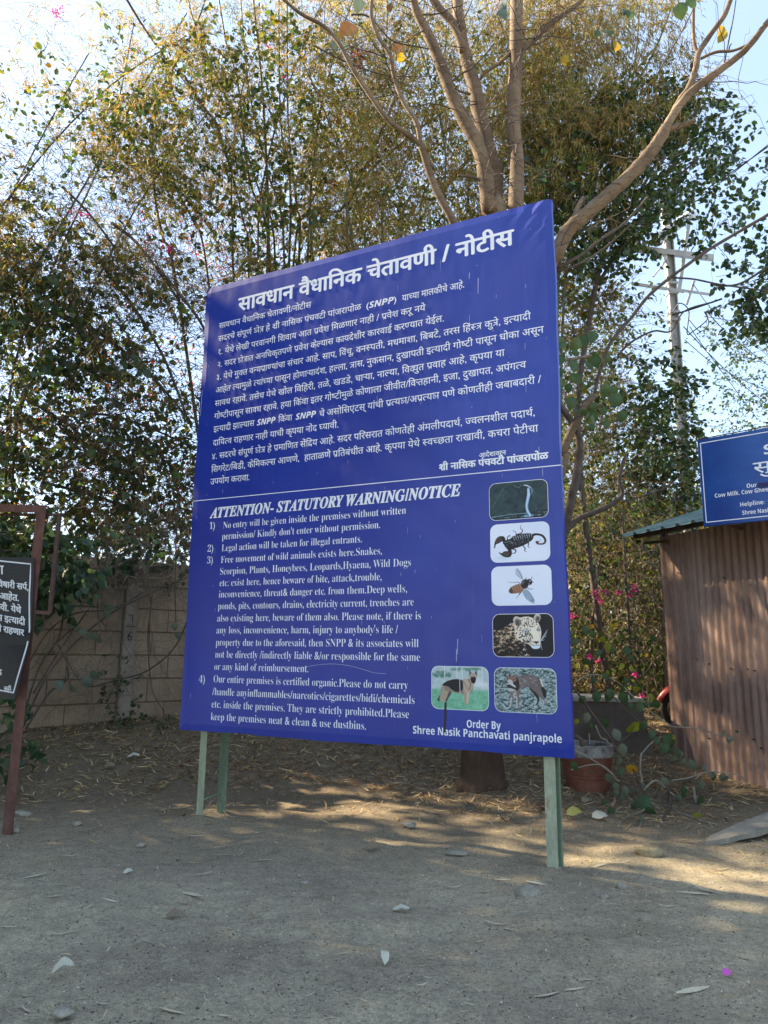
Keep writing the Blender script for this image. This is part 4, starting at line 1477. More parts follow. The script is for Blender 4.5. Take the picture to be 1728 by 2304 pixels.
single_leaf(1318, 1805, 30, .8, M_FB, 'brown dead leaf next to the base of the flower pot', .6, .25, tilt=.3)
single_leaf(246, 1735, 26, .1, M_FB, 'broad dead leaf on the litter bank left of the board legs', .7, .25, tilt=.4, lift=.02)
single_leaf(300, 1712, 30, .2, M_FG, 'pale broad dead leaf on the litter just left of the green legs', .5, .25, tilt=.3, lift=.02)
single_leaf(800, 1716, 26, .1, M_FB, 'dead leaf in the sunlit patch under the board', .7, .4, tilt=.5, lift=.02)
single_leaf(288, 1966, 22, .5, M_FG, 'small pale dead leaf on the dark gravel at left', .7, .25, tilt=.3)
M_PINK = noisy('bougainvillea_bract', [(.3, (.42, .05, .30)), (.7, (.60, .12, .45))], 14, .6, .2, .002)
single_leaf(1636, 2198, 24, .4, M_PINK, 'single fallen magenta flower bract on the bare dirt at lower right', .75, .3, 'flower_bract', .4, .006)
# ------------------------------------------------------------------ precast boundary wall
M_WALL = noisy('precast_concrete', [(.25, (.18, .128, .082)), (.5, (.29, .215, .142)), (.8, (.37, .29, .20))], 2.2, .92, .5, .006, 9, fine=38)
M_WALLP = noisy('precast_post', [(.25, (.17, .145, .115)), (.5, (.28, .24, .19)), (.8, (.36, .32, .26))], 3, .92, .5, .006, 9, fine=38)
YW = 11.0
w0 = P(272, 1632, YW)
WO = Vector((w0.x, YW, 0)); WD = Vector((.78, .62, 0)).normalized(); WN = Vector((WD.y, -WD.x, 0))
wall = thing('boundary_wall', 'grey precast concrete panel wall with posts behind the litter bank, half covered by creepers', 'wall', (WO.x, WO.y, .5))
BAY, CH = 2.1, .348
ZB = P(272, 1632, YW).z - .03
r_ = np.random.default_rng(17)
for bay in range(-3, 4):
    t0 = bay * BAY
    b = MB(); c = WO + WD * t0
    b.box((c.x, c.y, ZB + (7.12 * CH) / 2 - .12), (.19, .17, 7.12 * CH + .3), (WD, WN, UP), bevel=.012)
    b.build('post', M_WALLP, wall)
    if bay == 3:
        break
    b = MB(); c = WO + WD * (t0 + BAY / 2) - WN * .055
    b.box((c.x, c.y, ZB + 3.4 * CH), (BAY - .1, .02, 6.9 * CH + .2), (WD, WN, UP)); b.build('backing_slab', M_WALL, wall)
    for cr in range(7):
        off = (.62, 1.28) if cr % 2 == 0 else (.36, 1.02, 1.66)
        cuts = [.10] + [o_ + r_.uniform(-.04, .04) for o_ in off] + [BAY - .10]
        for a, e in zip(cuts[:-1], cuts[1:]):
            c = WO + WD * (t0 + (a + e) / 2) + WN * (-.02 + r_.uniform(-.004, .004))
            b = MB()
            b.box((c.x, c.y, ZB + CH * (cr + .5) + .002), (e - a - .006, .055, CH - .016), (WD, WN, UP), bevel=.007)
            b.build('panel', M_WALL, wall)
def wpl(u, v, l):
    return WO + WD * u + WN * (.087 + l) + UP * v
zc = P(272, 1409, YW).z
M_BP = mat('black_number_paint', (.012, .012, .012), .7)
po = [o for o in wall.children][0]
pc, adv = layout('6')
wobj = [o for o in COL.objects if o.parent == wall and o.name.startswith('post')][3]
lettering('6', -.035, .035, zc - .21, .13, caps('6'), wpl, '', M_BP, wobj, bold=.004, name='painted_number')
for pts in ([(-.07, zc - .01), (.07, zc + .0)], [(-.03, zc + .16), (.02, zc + .165), (.02, zc + .05)]):
    V, F = stroke(pts, .016)
    mesh_np('painted_mark', [tuple(wpl(u, v, .0008)) for u, v in V], F, M_BP, wobj)

# ------------------------------------------------------------------ shed with corrugated sheets
M_SHED = noisy('brown_sheet_steel', [(.2, (.13, .072, .054)), (.45, (.26, .17, .132)), (.7, (.38, .28, .225)), (1, (.46, .37, .31))], 2.6, .62, .25, .004, 9, (1, 1, .25), .0, .35, fine=30)
ga = G(1518, 1700); gb = G(1728, 1772)
SHD = (Vector((gb.x, gb.y, 0)) - Vector((ga.x, ga.y, 0))).normalized()
SHN = Vector((-SHD.y, SHD.x, 0)) * -1
if SHN.dot(Vector((-1, 0, 0))) < 0:
    SHN = -SHN
print('SHED', ga, gb, SHD, SHN)
S0 = Vector((ga.x, ga.y, 0))
shed = thing('shed', 'small shed of rust brown corrugated sheet under a green sheet roof, at the right edge', 'shed', (ga.x, ga.y, ga.z))
ztop = P(1493, 1212, ga.y).z + .02
def corr(name, u0, u1, pitch, amp, z0f, z1f, mm, parent, off=0.0, rib='sin'):
    V = []; F = []
    n = max(8, int((u1 - u0) / pitch * (8 if rib == 'sin' else 8)))
    for i in range(n + 1):
        u = u0 + (u1 - u0) * i / n
        ph = (u / pitch) % 1
        d = amp * math.cos(2 * math.pi * ph) if rib == 'sin' else amp * (1 if ph < .32 else max(0, 1 - (ph - .32) / .1) if ph < .42 else (0 if ph < .9 else (ph - .9) / .1))
        for k in range(7):
            z = z0f(u) + (z1f(u) - z0f(u)) * k / 6
            p = S0 + SHD * u + SHN * (d + off + .004 * math.sin(z * 2.3 + u * 3))
            V.append((p.x, p.y, z))
    F = [(i * 7 + k, (i + 1) * 7 + k, (i + 1) * 7 + k + 1, i * 7 + k + 1) for i in range(n) for k in range(6)]
    return mesh_np(name, V, F, mm, parent, None, rib == 'sin')
zb = lambda u: terrain((S0 + SHD * u).x, (S0 + SHD * u).y) - .08
zt = lambda u: ztop
u_s = .78
d_ = ray(1597, 1740)
# where the joint between the two sheets meets the ground
best = min((abs(((S0 + SHD * (k * .01)).x) / ((S0 + SHD * (k * .01)).y) - d_.x / d_.y), k * .01) for k in range(600))
u_s = best[1]
corr('wall_sheet', 0, u_s + .02, .155, .014, zb, zt, M_SHED, shed, .006, 'trap')
corr('wall_sheet', u_s, u_s + 2.2, .105, .012, zb, zt, M_SHED, shed, .022)
corr('wall_sheet', u_s + 2.18, u_s + 4.2, .105, .012, zb, zt, M_SHED, shed, .03)
b = MB()
rq = np.random.default_rng(77)
for zq in (.45, 1.3, 2.35):
    for k in range(34):
        if rq.random() < .68:
            continue
        u = .05 + k * .105 + (.02 if k % 3 else 0)
        p = S0 + SHD * u + SHN * (.036 if u > u_s else .024); zz_ = terrain(p.x, p.y) + zq + rq.uniform(-.05, .05)
        b.cyl(Vector((p.x, p.y, zz_)) - SHN * .02, Vector((p.x, p.y, zz_)) + SHN * .006, .008, 6)
b.build('screws', mat('dark_screw', (.02, .018, .016), .6), shed, 'stuff')
# back wall, corner post, rafters
M_DARKW = noisy('dark_timber', [(.3, (.02, .016, .012)), (.7, (.06, .045, .032))], 8, .9)
b = MB(); c = S0 - SHN * 1.3
b.box((c.x, c.y, ztop / 2 + .2), (.03, 2.6, ztop - .3), (SHD, SHN, UP)); b.build('end_wall', M_SHED, shed)
b = MB(); c = S0 + SHD * .03 - SHN * .05
b.box((c.x, c.y, ztop / 2 + .2), (.06, .06, ztop), (SHD, SHN, UP)); b.build('corner_post', M_DARKW, shed)
# roof: eave line A-C, ribs run up the slope
YA = ga.y - .05
EA = P(1383, 1212, YA)
E_DIR = SHD
EC = EA + E_DIR * 5.2
SL = (-SHN + UP * math.tan(math.radians(18))).normalized()
M_TEAL = noisy('green_roof_sheet', [(.25, (.09, .145, .125)), (.55, (.15, .22, .185)), (.85, (.22, .29, .25))], 3.2, .5, .15, .004, 8, (1, 1, 1), .0, .4, fine=45)
V = []; F = []
prof = [(0, 0), (.10, 0), (.125, .035), (.155, .035), (.18, 0), (.24, 0)]
us = []
u = 0
while u < 5.2:
    us += [(u + a, h) for a, h in prof[:-1]]
    u += .24
RN = SL.cross(E_DIR).normalized()
if RN.z < 0:
    RN = -RN
nr = 6
for a, h in us:
    for k in range(nr + 1):
        p = EA + E_DIR * a + SL * (1.9 * k / nr) + RN * h
        V.append(tuple(p))
F = [(i * (nr + 1) + k, (i + 1) * (nr + 1) + k, (i + 1) * (nr + 1) + k + 1, i * (nr + 1) + k + 1) for i in range(len(us) - 1) for k in range(nr)]
mesh_np('roof_sheet', V, F, M_TEAL, shed)
b = MB()
for k in (.12, .9, 1.7):
    b.beam(EA + SL * k + E_DIR * .25 - RN * .04, EA + SL * k + E_DIR * 5.0 - RN * .04, .05, .07, UP)
b.build('purlins', M_DARKW, shed)
b = MB()
q = P(1449, 1222, ga.y - .1)
b.beam(q, Vector((S0.x, S0.y, q.z + .03)) + SHD * .1, .03, .07, UP); b.build('rafter_end', M_DARKW, shed)
b = MB()
q = P(1486, 1225, ga.y + .25)
b.cyl(Vector((q.x, q.y, terrain(q.x, q.y))), q, .012, 6); b.build('prop_rod', M_DARKW, shed)

# ------------------------------------------------------------------ blue dairy sign on the shed roof
YB2 = 7.55
bsd = Vector((.754, -.657, 0))
tl = P(1568.3, 990, YB2); blc = P(1569.5, 1184.5, YB2)
B0 = Vector((tl.x, tl.y, blc.z)); BH = tl.z - blc.z; BW = 1.75
bsn = Vector((bsd.y, -bsd.x, 0))
if bsn.y > 0:
    bsn = -bsn
print('BLUESIGN', B0, BH)
def b2(u, v, l=0.0):
    return B0 + bsd * u + UP * v + bsn * l
def b2uv(px, py):
    d = ray(px, py); o_ = Vector((0, 0, CAM_H))
    t = (B0 - o_).dot(bsn) / d.dot(bsn)
    p = o_ + d * t - B0
    return p.dot(bsd), p.z
M_BLUE2 = mat('blue_enamel', (.012, .06, .26), .3, 0, .5)
f = noise(M_BLUE2, 1.6, 4, .6, coords(M_BLUE2), .8)
setc(M_BLUE2, ramp(M_BLUE2, f, [(.3, (.010, .040, .21)), (.55, (.014, .07, .29)), (.8, (.02, .10, .36))]))
f2 = noise(M_BLUE2, 6, 4, .6, coords(M_BLUE2)); bump(M_BLUE2, f2, .15, .01)
bs = thing('shop_sign', 'blue dairy products sign with white border mounted at the shed eave', 'sign', b2(BW / 2, 0))
b = MB(); b.box(b2(BW / 2, BH / 2, -.028), (BW, .05, BH), (bsd, bsn, UP), bevel=.004)
face = b.build('sign_panel', M_BLUE2, bs)
b = MB()
for u in (.12, BW - .1):
    b.beam(b2(u, .02, -.08), b2(u, BH - .05, -.08), .04, .04, bsd); b.beam(b2(u, .1, -.08), b2(u, .1, -.08) - bsn * .9, .04, .04, UP)
b.build('support_bars', M_RUSTD, bs)
lu, lv = b2uv(1576, 1000); _, lb = b2uv(1577, 1176.5)
def strip(u0, v0, u1, v1, w_):
    d = Vector((u1 - u0, v1 - v0, 0)).normalized(); n_ = Vector((-d.y, d.x, 0)) * w_ / 2
    return [tuple(b2(u0 + n_.x, v0 + n_.y, .0008)), tuple(b2(u0 - n_.x, v0 - n_.y, .0008)), tuple(b2(u1 - n_.x, v1 - n_.y, .0008)), tuple(b2(u1 + n_.x, v1 + n_.y, .0008))]
V = strip(lu, lb, lu, BH - .045, .010) + strip(lu - .005, lb, BW - .05, lb, .010) + strip(lu - .005, BH - .045, BW - .05, BH - .045, .010)
mesh_np('white_border', V, [(0, 1, 2, 3), (4, 5, 6, 7), (8, 9, 10, 11)], M_WHITE, face)
Z2 = (1520, 960, .1254)
def zp(a, b_):
    return b2uv(Z2[0] + a * Z2[2], Z2[1] + b_ * Z2[2])
u1, v1 = zp(1590, 500); uT, vT = zp(1590, 325)
lettering(sans_b('SHREE'), u1, u1 + .55, v1, vT - v1, cb, b2, '', M_WHITE, face, bold=.001)
u1, v1 = zp(1405, 845); uT, vT = zp(1405, 655)
lettering('सुरभि', u1, u1 + .52, v1, vT - v1, D_, b2, '', M_WHITE, face, bold=.002)
u1, v1 = zp(1278, 1100); u2, _ = zp(1462, 1100); _, vT = zp(1278, 1025)
chh = vT - v1
lettering(sans_b('Our'), u1, u2, v1, chh, cb, b2, '', M_WHITE, face)
u1, v1 = zp(1478, 1105); _, vT = zp(1478, 1015)
V = [tuple(b2(u1, v1, .0012)), tuple(b2(BW - .25, v1 + .01, .0012)), tuple(b2(BW - .25, vT + .0, .0012)), tuple(b2(u1, vT, .0012))]
mesh_np('painted_out_patch', V, [(0, 1, 2, 3)], mat('dark_overpaint', (.012, .012, .09), .5), face)
u1, v1 = zp(708, 1275); u2, _ = zp(1640, 1250)
lettering(sans_b('Cow Milk, Cow Ghee'), u1, u1 + (u2 - u1) * 1.035, v1, chh, cb, b2, '', M_WHITE, face)
u1, v1 = zp(1163, 1435); u2, _ = zp(1600, 1425)
lettering(sans_b('Helpline:'), u1, u2, v1, chh, cb, b2, '', M_WHITE, face)
lettering(sans_b('9'), u2 + .035, u2 + .075, v1, chh, cb, b2, '', M_WHITE, face)
u1, v1 = zp(1200, 1583); u2, _ = zp(1648, 1580)
lettering(sans_b('Shree Nasik'), u1, u1 + (u2 - u1) * 1.18, v1, chh, cb, b2, '', M_WHITE, face)
b = MB()   # bent strip along the top edge
b.tube([b2(0, BH + .004, .0), b2(.5, BH + .01, .004), b2(.9, BH + .02, .01), b2(BW, BH + .03, .0)], [.006] * 4, 5)
b.build('edge_wire', M_RUSTD, bs)

# ------------------------------------------------------------------ concrete water trough behind the board
gt = G(1475, 1700)
M_DKF = noisy('dark_stained_concrete', [(.3, (.06, .046, .036)), (.6, (.105, .084, .066)), (.9, (.17, .14, .115))], 4, .9, .4, .006, 8, fine=40)
tr_ = thing('water_trough', 'dark walled concrete trough with a pale slab top beside the shed, behind the flower pot', 'trough', (gt.x - .7, gt.y, gt.z))
YT = gt.y
def onY(px, py, Y): return P(px, py, Y)
A = onY(1475, 1700, YT); Bq = onY(1443, 1581, YT + .06)
td = Vector((-1, .12, 0)).normalized()
A2 = A + td * 1.75; B2q = Bq + td * 1.6
tb = Vector((.12, 1, 0)).normalized() * .95
V = [A - UP * .1, A2 - UP * .1, B2q, Bq]; V += [v_ + tb for v_ in V]
mesh_np('trough_body', [tuple(v_) for v_ in V], [(0, 3, 2, 1), (4, 5, 6, 7), (0, 4, 7, 3), (1, 2, 6, 5), (0, 1, 5, 4), (3, 7, 6, 2)], M_DKF, tr_)
b = MB(); c = (Bq + B2q) / 2 + tb / 2 + UP * .03
b.box(c, (1.66, 1.0, .055), (td, Vector((-td.y, td.x, 0)), UP), bevel=.008); b.build('slab', M_CONC, tr_)

# ------------------------------------------------------------------ terracotta pot
gp = G(1336, 1785)
RW = 58 * (gp.y / ray(1331, 1780).y) / FPX
ct = Vector((gp.x, gp.y + RW * .8, gp.z))
pot = thing('flower_pot', 'large terracotta flower pot with a weathered white rim beside the right green leg', 'pot', ct)
M_TERRA = noisy('terracotta', [(.25, (.12, .045, .028)), (.55, (.20, .075, .045)), (.85, (.25, .11, .07))], 5, .8, .3, .004, 8, fine=40)
M_RIM = noisy('limed_rim', [(.30, (.06, .055, .05)), (.46, (.22, .21, .19)), (.7, (.40, .39, .36))], 12, .9, .5, .006, 9, fine=60)
def lathe(prof, c, n=40):
    V = []; F = []
    for r, z in prof:
        for k in range(n):
            a = 2 * math.pi * k / n
            V.append((c.x + r * math.cos(a), c.y + r * math.sin(a), c.z + z))
    for i in range(len(prof) - 1):
        for k in range(n):
            F.append((i * n + k, i * n + (k + 1) % n, (i + 1) * n + (k + 1) % n, (i + 1) * n + k))
    return V, F
hh = (P(1331, 1672, ct.y).z - ct.z)
V, F = lathe([(.0, -.02), (RW * .78, -.02), (RW * .82, 0), (RW * .875, hh * .24), (RW * .862, hh * .25), (RW * .862, hh * .265), (RW * .885, hh * .275), (RW * .90, hh * .32), (RW * .885, hh * .33), (RW * .885, hh * .345), (RW * .905, hh * .355), (RW * 1.0, hh * .74)], ct)
mesh_np('pot_body', V, F, M_TERRA, pot, smooth=False)
V, F = lathe([(RW * .99, hh * .735), (RW * 1.04, hh * .745), (RW * 1.06, hh * .80), (RW * 1.07, hh * .98), (RW * 1.05, hh), (RW * .98, hh * 1.0), (RW * .96, hh * .97), (RW * .94, hh * .82)], ct)
mesh_np('rim', V, F, M_RIM, pot, smooth=False)
V, F = lathe([(RW * .95, hh * .86), (RW * .5, hh * .89), (.001, hh * .88)], ct)
mesh_np('soil', V, F, M_DIRT, pot)

# ------------------------------------------------------------------ motorcycle standing behind the shed corner
M_RED = mat('red_mudguard_paint', (.26, .02, .016), .35, 0, .5)
M_RUB = noisy('tyre_rubber', [(.3, (.012, .012, .012)), (.7, (.03, .03, .03))], 20, .8)
M_CHR = mat('chrome', (.55, .55, .56), .25, 1.0)
YM = ga.y + .95
rr = .30
wc = P(1536, 1598, YM)
wc.z = max(wc.z, terrain(wc.x, wc.y) + rr - .02)
mo = thing('motorcycle', 'motorcycle with red front mudguard and black tyre, mostly hidden behind the shed corner', 'motorcycle', (wc.x, wc.y, wc.z - rr))
ax = Vector((.25, .97, 0)).normalized(); fw = Vector((-ax.y, ax.x, 0))
def circ(c, r, n, a0=0, a1=2 * math.pi):
    return [c + fw * (r * math.cos(a0 + (a1 - a0) * k / n)) + UP * (r * math.sin(a0 + (a1 - a0) * k / n)) for k in range(n + 1)]
b = MB(); b.tube(circ(wc, rr - .045, 36), [.045] * 37, 10, cap=False); wh = b.build('front_wheel', M_RUB, mo, smooth=True)
b = MB(); b.tube(circ(wc, rr - .095, 36), [.012] * 37, 6, cap=False); b.build('rim', M_CHR, wh)
b = MB()
for k in range(12):
    a = 2 * math.pi * k / 12
    b.cyl(wc + ax * (.03 if k % 2 else -.03), wc + (fw * math.cos(a) + UP * math.sin(a)) * (rr - .1), .003, 4)
b.cyl(wc - ax * .06, wc + ax * .06, .04, 12)
b.build('spokes', M_CHR, wh, 'stuff')
V = []; F = []
na = 16
for k in range(na + 1):
    a = math.radians(20 + 130 * k / na)
    for q, (da, dr) in enumerate(((-.075, -.035), (-.055, .02), (0, .035), (.055, .02), (.075, -.035))):
        p = wc + (fw * math.cos(a) + UP * math.sin(a)) * (rr + .03 + dr) + ax * da
        V.append(tuple(p))
F = [(k * 5 + q, (k + 1) * 5 + q, (k + 1) * 5 + q + 1, k * 5 + q + 1) for k in range(na) for q in range(4)]
mesh_np('front_mudguard', V, F, M_RED, mo, smooth=True)
b = MB(); top = wc + UP * .62 - fw * .24
for s in (-1, 1):
    b.cyl(wc + ax * .08 * s, top + ax * .08 * s, .018, 8)
b.build('fork', M_CHR, mo)
b = MB(); b.tube([top - fw * .1 + ax * .33 + UP * .1, top + ax * .15 + UP * .08, top - ax * .15 + UP * .08, top - fw * .1 - ax * .33 + UP * .1], [.013] * 4, 8); b.build('handlebar', M_RUB, mo)
b = MB(); b.box(top - fw * .45 - UP * .02, (.5, .24, .2), (fw, ax, UP), bevel=.06); b.build('fuel_tank', M_RED, mo)
b = MB(); b.box(top - fw * .95 - UP * .05, (.6, .24, .1), (fw, ax, UP), bevel=.04); b.build('seat', M_RUB, mo)
b = MB(); b.box(wc - fw * .62 + UP * .08, (.36, .24, .34), (fw, ax, UP), bevel=.05); b.build('engine', M_RUSTD, mo)
b = MB(); b.tube([q - fw * 1.25 for q in circ(wc, rr - .045, 30)], [.045] * 31, 10, cap=False); b.build('rear_wheel', M_RUB, mo, smooth=True)

# ------------------------------------------------------------------ power pole
M_GALV = noisy('galvanised_steel', [(.25, (.33, .34, .35)), (.55, (.45, .46, .47)), (.85, (.56, .57, .58))], 3, .55, .15, .003, 8, (1, 1, .3), .0, .5)
M_INS = mat('dark_glazed_porcelain', (.035, .03, .045), .25, 0, .5)
M_INSB = mat('brown_glazed_porcelain', (.10, .05, .03), .25, 0, .5)
M_WIRE = mat('dark_wire', (.02, .02, .022), .6)
YP = 14.0
pb = P(1537, 1175, YP); pt = P(1511, 440, YP)
pole_x = (pb.x + pt.x) / 2
px_ = P(1522, 800, YP).x
pole = thing('power_pole', 'tall galvanised steel power pole with cross arms and disc insulators behind the shed', 'pole', (px_, YP, terrain(px_, YP)))
b = MB()
pc_ = Vector((px_, YP, 0)); ztp = pt.z
for s in (-1, 1):      # flanges and web of the I section
    b.box((px_ + s * .078, YP, ztp / 2), (.02, .15, ztp))
b.box((px_, YP + .01, ztp / 2), (.136, .012, ztp))
b.build('i_beam', M_GALV, pole)
b = MB(); 
for q in range(4):
    b.tube([Vector((px_ - .13 + .02 * q, YP - .09, .5)), Vector((px_ - .12 + .018 * q, YP - .1, 4)), Vector((px_ - .14 + .02 * q, YP - .09, 7)), Vector((px_ - .1, YP - .09, P(1500, 700, YP).z))], [.008] * 4, 5)
b.build('service_cables', M_GALV, pole)
def pz(px, py, dy=0.0): return P(px, py, YP + dy)
def arm(a, b_, w_, d_, nm):
    q = MB()
    z = (b_ - a).normalized()
    q.angle(a, b_, w_, .012, (0, 0, -1), (0, 1, 0)); q.build(nm, M_GALV, pole)
arm(pz(1421, 550, -.12), pz(1606, 572, -.12), .12, .1, 'cross_arm')
arm(pz(1421, 555, .12), pz(1606, 577, .12), .12, .1, 'cross_arm')
arm(pz(1421, 634, -.11), pz(1540, 652, -.11), .075, .1, 'cross_arm')
arm(pz(1520, 648, .11), pz(1603, 660, .11), .06, .1, 'cross_arm')
arm(P(1478, 528, YP - 1.0), P(1560, 470, YP + 1.2), .12, .1, 'cross_arm')
arm(P(1484, 538, YP - 1.0), P(1566, 478, YP + 1.2), .09, .1, 'cross_arm')
for (a, b_, w_) in (((1552, 486, .3), (1528, 655, -.05), .07), ((1562, 632, .1), (1545, 685, .1), .05), ((1500, 585, 0), (1470, 622, -.3), .03), ((1494, 725, 0), (1478, 705, -.3), .03)):
    q = MB(); q.beam(pz(*a), pz(*b_), w_, .03); q.build('brace', M_GALV, pole)
for zpx in (520, 570, 640, 662, 705, 722):
    q = MB(); z = pz(1520, zpx).z; q.box((px_, YP, z), (.21, .2, .05)); q.build('clamp', M_GALV, pole)
def disc(px, py, rpx, mm, dirv, Yo=0.0):
    c = pz(px, py, Yo); r = rpx * YP * 1.05 / FPX
    q = MB(); z = Vector(dirv).normalized()
    pr = [(-.10, .025), (-.05, .03), (-.045, r * .35), (-.02, r * .8), (.0, r), (.012, r * .98), (.012, r * .6), (.03, r * .55), (.03, r * .3), (.09, .02)]
    q.tube([c + z * p_[0] for p_ in pr], [p_[1] for p_ in pr], 20)
    o_ = q.build('insulator', mm, pole, smooth=False)
disc(1609, 480, 15, M_INS, (.5, -.8, .25)); disc(1638, 558, 14, M_INS, (.3, -.9, .1)); disc(1479, 543, 14, M_INSB, (-.3, -.9, .1), -.2); disc(1474, 577, 12, M_INS, (0, -.2, -1), -.2)
def wire(pts, r=.011, name='wire', parent=pole):
    P3 = [P(a, b_, c) for a, b_, c in pts]
    sm, ra = smooth_path(P3, [r] * len(P3), 6)
    q = MB(); q.tube(sm, ra, 5); q.build(name, M_WIRE, parent)
wire([(1538, 735, 14), (1630, 830, 16), (1728, 912, 18)])
wire([(1541, 765, 14), (1620, 828, 16), (1728, 880, 18.5)], .009)
wire([(1552, 735, 14), (1590, 790, 15), (1704, 943, 19)], .009)
wire([(1590, 700, 14), (1640, 752, 15.5), (1728, 822, 18)])
wire([(1610, 700, 14), (1650, 735, 15.5), (1728, 796, 18)], .009)
wire([(1585, 712, 14), (1650, 722, 15.5), (1728, 733, 18)], .008)
wire([(1571, 508, 14), (1620, 560, 16), (1728, 690, 20)], .008)
wire([(1560, 640, 14), (1620, 715, 16), (1728, 800, 20)], .008)
wire([(1612, 490, 13.8), (1600, 520, 13.9), (1570, 560, 14)], .008)
wire([(1515, 700, 13.8), (1530, 682, 13.6), (1550, 700, 13.6), (1546, 750, 13.6), (1560, 745, 13.6), (1590, 720, 13.6), (1585, 702, 13.6)], .012, 'cable_loop')
wire([(1551, 720, 13.7), (1575, 745, 13.7), (1594, 730, 13.7), (1588, 700, 13.7)], .009, 'cable_loop')
wire([(1512, 709, 13.8), (1560, 694, 13.6), (1625, 672, 13.4)], .02, 'bundled_cable')
wire([(1520, 480, 14.4), (1566, 441, 13), (1640, 392, 11), (1728, 330, 9)], .010)
wire([(1530, 486, 14.4), (1571, 449, 13), (1645, 393, 11), (1728, 326, 9)], .008)
# ------------------------------------------------------------------ vegetation helpers (numpy)
def frames(d, roll):
    """rotation matrices whose x axis is d"""
    d = d / (np.linalg.norm(d, axis=1, keepdims=True) + 1e-9)
    up = np.where(np.abs(d[:, 2:3]) < .95, np.array([[0, 0, 1.]]), np.array([[1., 0, 0]]))
    y = np.cross(up, d); y /= np.linalg.norm(y, axis=1, keepdims=True) + 1e-9
    z = np.cross(d, y)
    c, s = np.cos(roll)[:, None], np.sin(roll)[:, None]
    return np.stack([d, y * c + z * s, z * c - y * s], 2)
OV = (np.array([(0, 0, 0), (.30, .34, .07), (.72, .27, .05), (1, 0, -.08), (.72, -.27, .05), (.30, -.34, .07)]), np.array([(0, 5, 4), (0, 4, 3), (0, 3, 2), (0, 2, 1)]))
HEART = (np.array([(0, 0, 0), (-.10, .22, .05), (.12, .44, .10), (.50, .38, .08), (1, 0, -.14), (.50, -.38, .08), (.12, -.44, .10), (-.10, -.22, .05), (.5, 0, -.03)]), np.array([(8, 0, 1), (8, 1, 2), (8, 2, 3), (8, 3, 4), (8, 4, 5), (8, 5, 6), (8, 6, 7), (8, 7, 0)]))
LAN = (np.array([(0, 0, 0), (.35, .055, .01), (1, 0, -.12), (.35, -.055, .01)]), np.array([(0, 3, 2), (0, 2, 1)]))
LANW = (np.array([(0, 0, 0), (.35, .085, .01), (1, 0, -.16), (.35, -.085, .01)]), np.array([(0, 3, 2), (0, 2, 1)]))
def leaves(pos, d, size, tmpl, r, rollj=1.2):
    n = len(pos)
    R = frames(d, r.normal(0, rollj, n))
    V = tmpl[0][None] * np.asarray(size).reshape(-1, 1, 1)
    V = np.einsum('nij,nkj->nki', R, V) + pos[:, None]
    F = tmpl[1][None] + (np.arange(n) * len(tmpl[0]))[:, None, None]
    return V.reshape(-1, 3), F.reshape(-1, 3)
def twig_paths(start, d, ln, sag, r, k=5, wig=.10):
    n = len(start)
    t = np.linspace(0, 1, k)[None, :, None]
    d = d / (np.linalg.norm(d, axis=1, keepdims=True) + 1e-9)
    L_ = np.asarray(ln).reshape(-1, 1, 1)
    p = start[:, None] + d[:, None] * t * L_
    p = p + np.array([0, 0, -1.])[None, None] * (t ** 2) * (np.asarray(sag).reshape(-1, 1, 1) * L_)
    w_ = np.cumsum(r.normal(0, 1, (n, k, 3)), 1) * wig * L_ / k
    w_[:, 0] = 0
    return p + w_
def twig_mesh(paths, r0, r1=.35):
    n, k, _ = paths.shape
    tan = np.gradient(paths, axis=1)
    tan /= np.linalg.norm(tan, axis=2, keepdims=True) + 1e-9
    ref = np.where(np.abs(tan[..., 2:3]) < .9, np.array([0, 0, 1.]), np.array([1., 0, 0]))
    x = np.cross(ref, tan); x /= np.linalg.norm(x, axis=2, keepdims=True) + 1e-9
    y = np.cross(tan, x)
    rad = np.asarray(r0).reshape(-1, 1, 1) * (1 + (r1 - 1) * np.linspace(0, 1, k)[None, :, None])
    ring = [paths + rad * (x * math.cos(a) + y * math.sin(a)) for a in (0, 2.094, 4.189)]
    V = np.stack(ring, 2).reshape(-1, 3)
    F = []
    i = np.arange(k - 1)[:, None]; q = np.arange(3)[None]
    f = np.stack([i * 3 + q, i * 3 + (q + 1) % 3, (i + 1) * 3 + (q + 1) % 3, (i + 1) * 3 + q], -1).reshape(-1, 4)
    f = np.concatenate([f[:, [0, 1, 2]], f[:, [0, 2, 3]]])
    F = f[None] + (np.arange(n) * k * 3)[:, None, None]
    return V, F.reshape(-1, 3)
CXn, CUn, CFn = (np.array(tuple(v)) for v in (CX, CU, CF))
def Pn(px, py, Y):
    d = ((px - 864) / FPX)[:, None] * CXn - ((py - 1152) / FPX)[:, None] * CUn + CFn
    return np.array([0, 0, CAM_H]) + d * (Y / d[:, 1])[:, None]
def rdir(r, n, zmean=0.0, zs=.6):
    a = r.uniform(0, 2 * np.pi, n)
    z = r.normal(zmean, zs, n)
    return np.stack([np.cos(a), np.sin(a), z], 1)

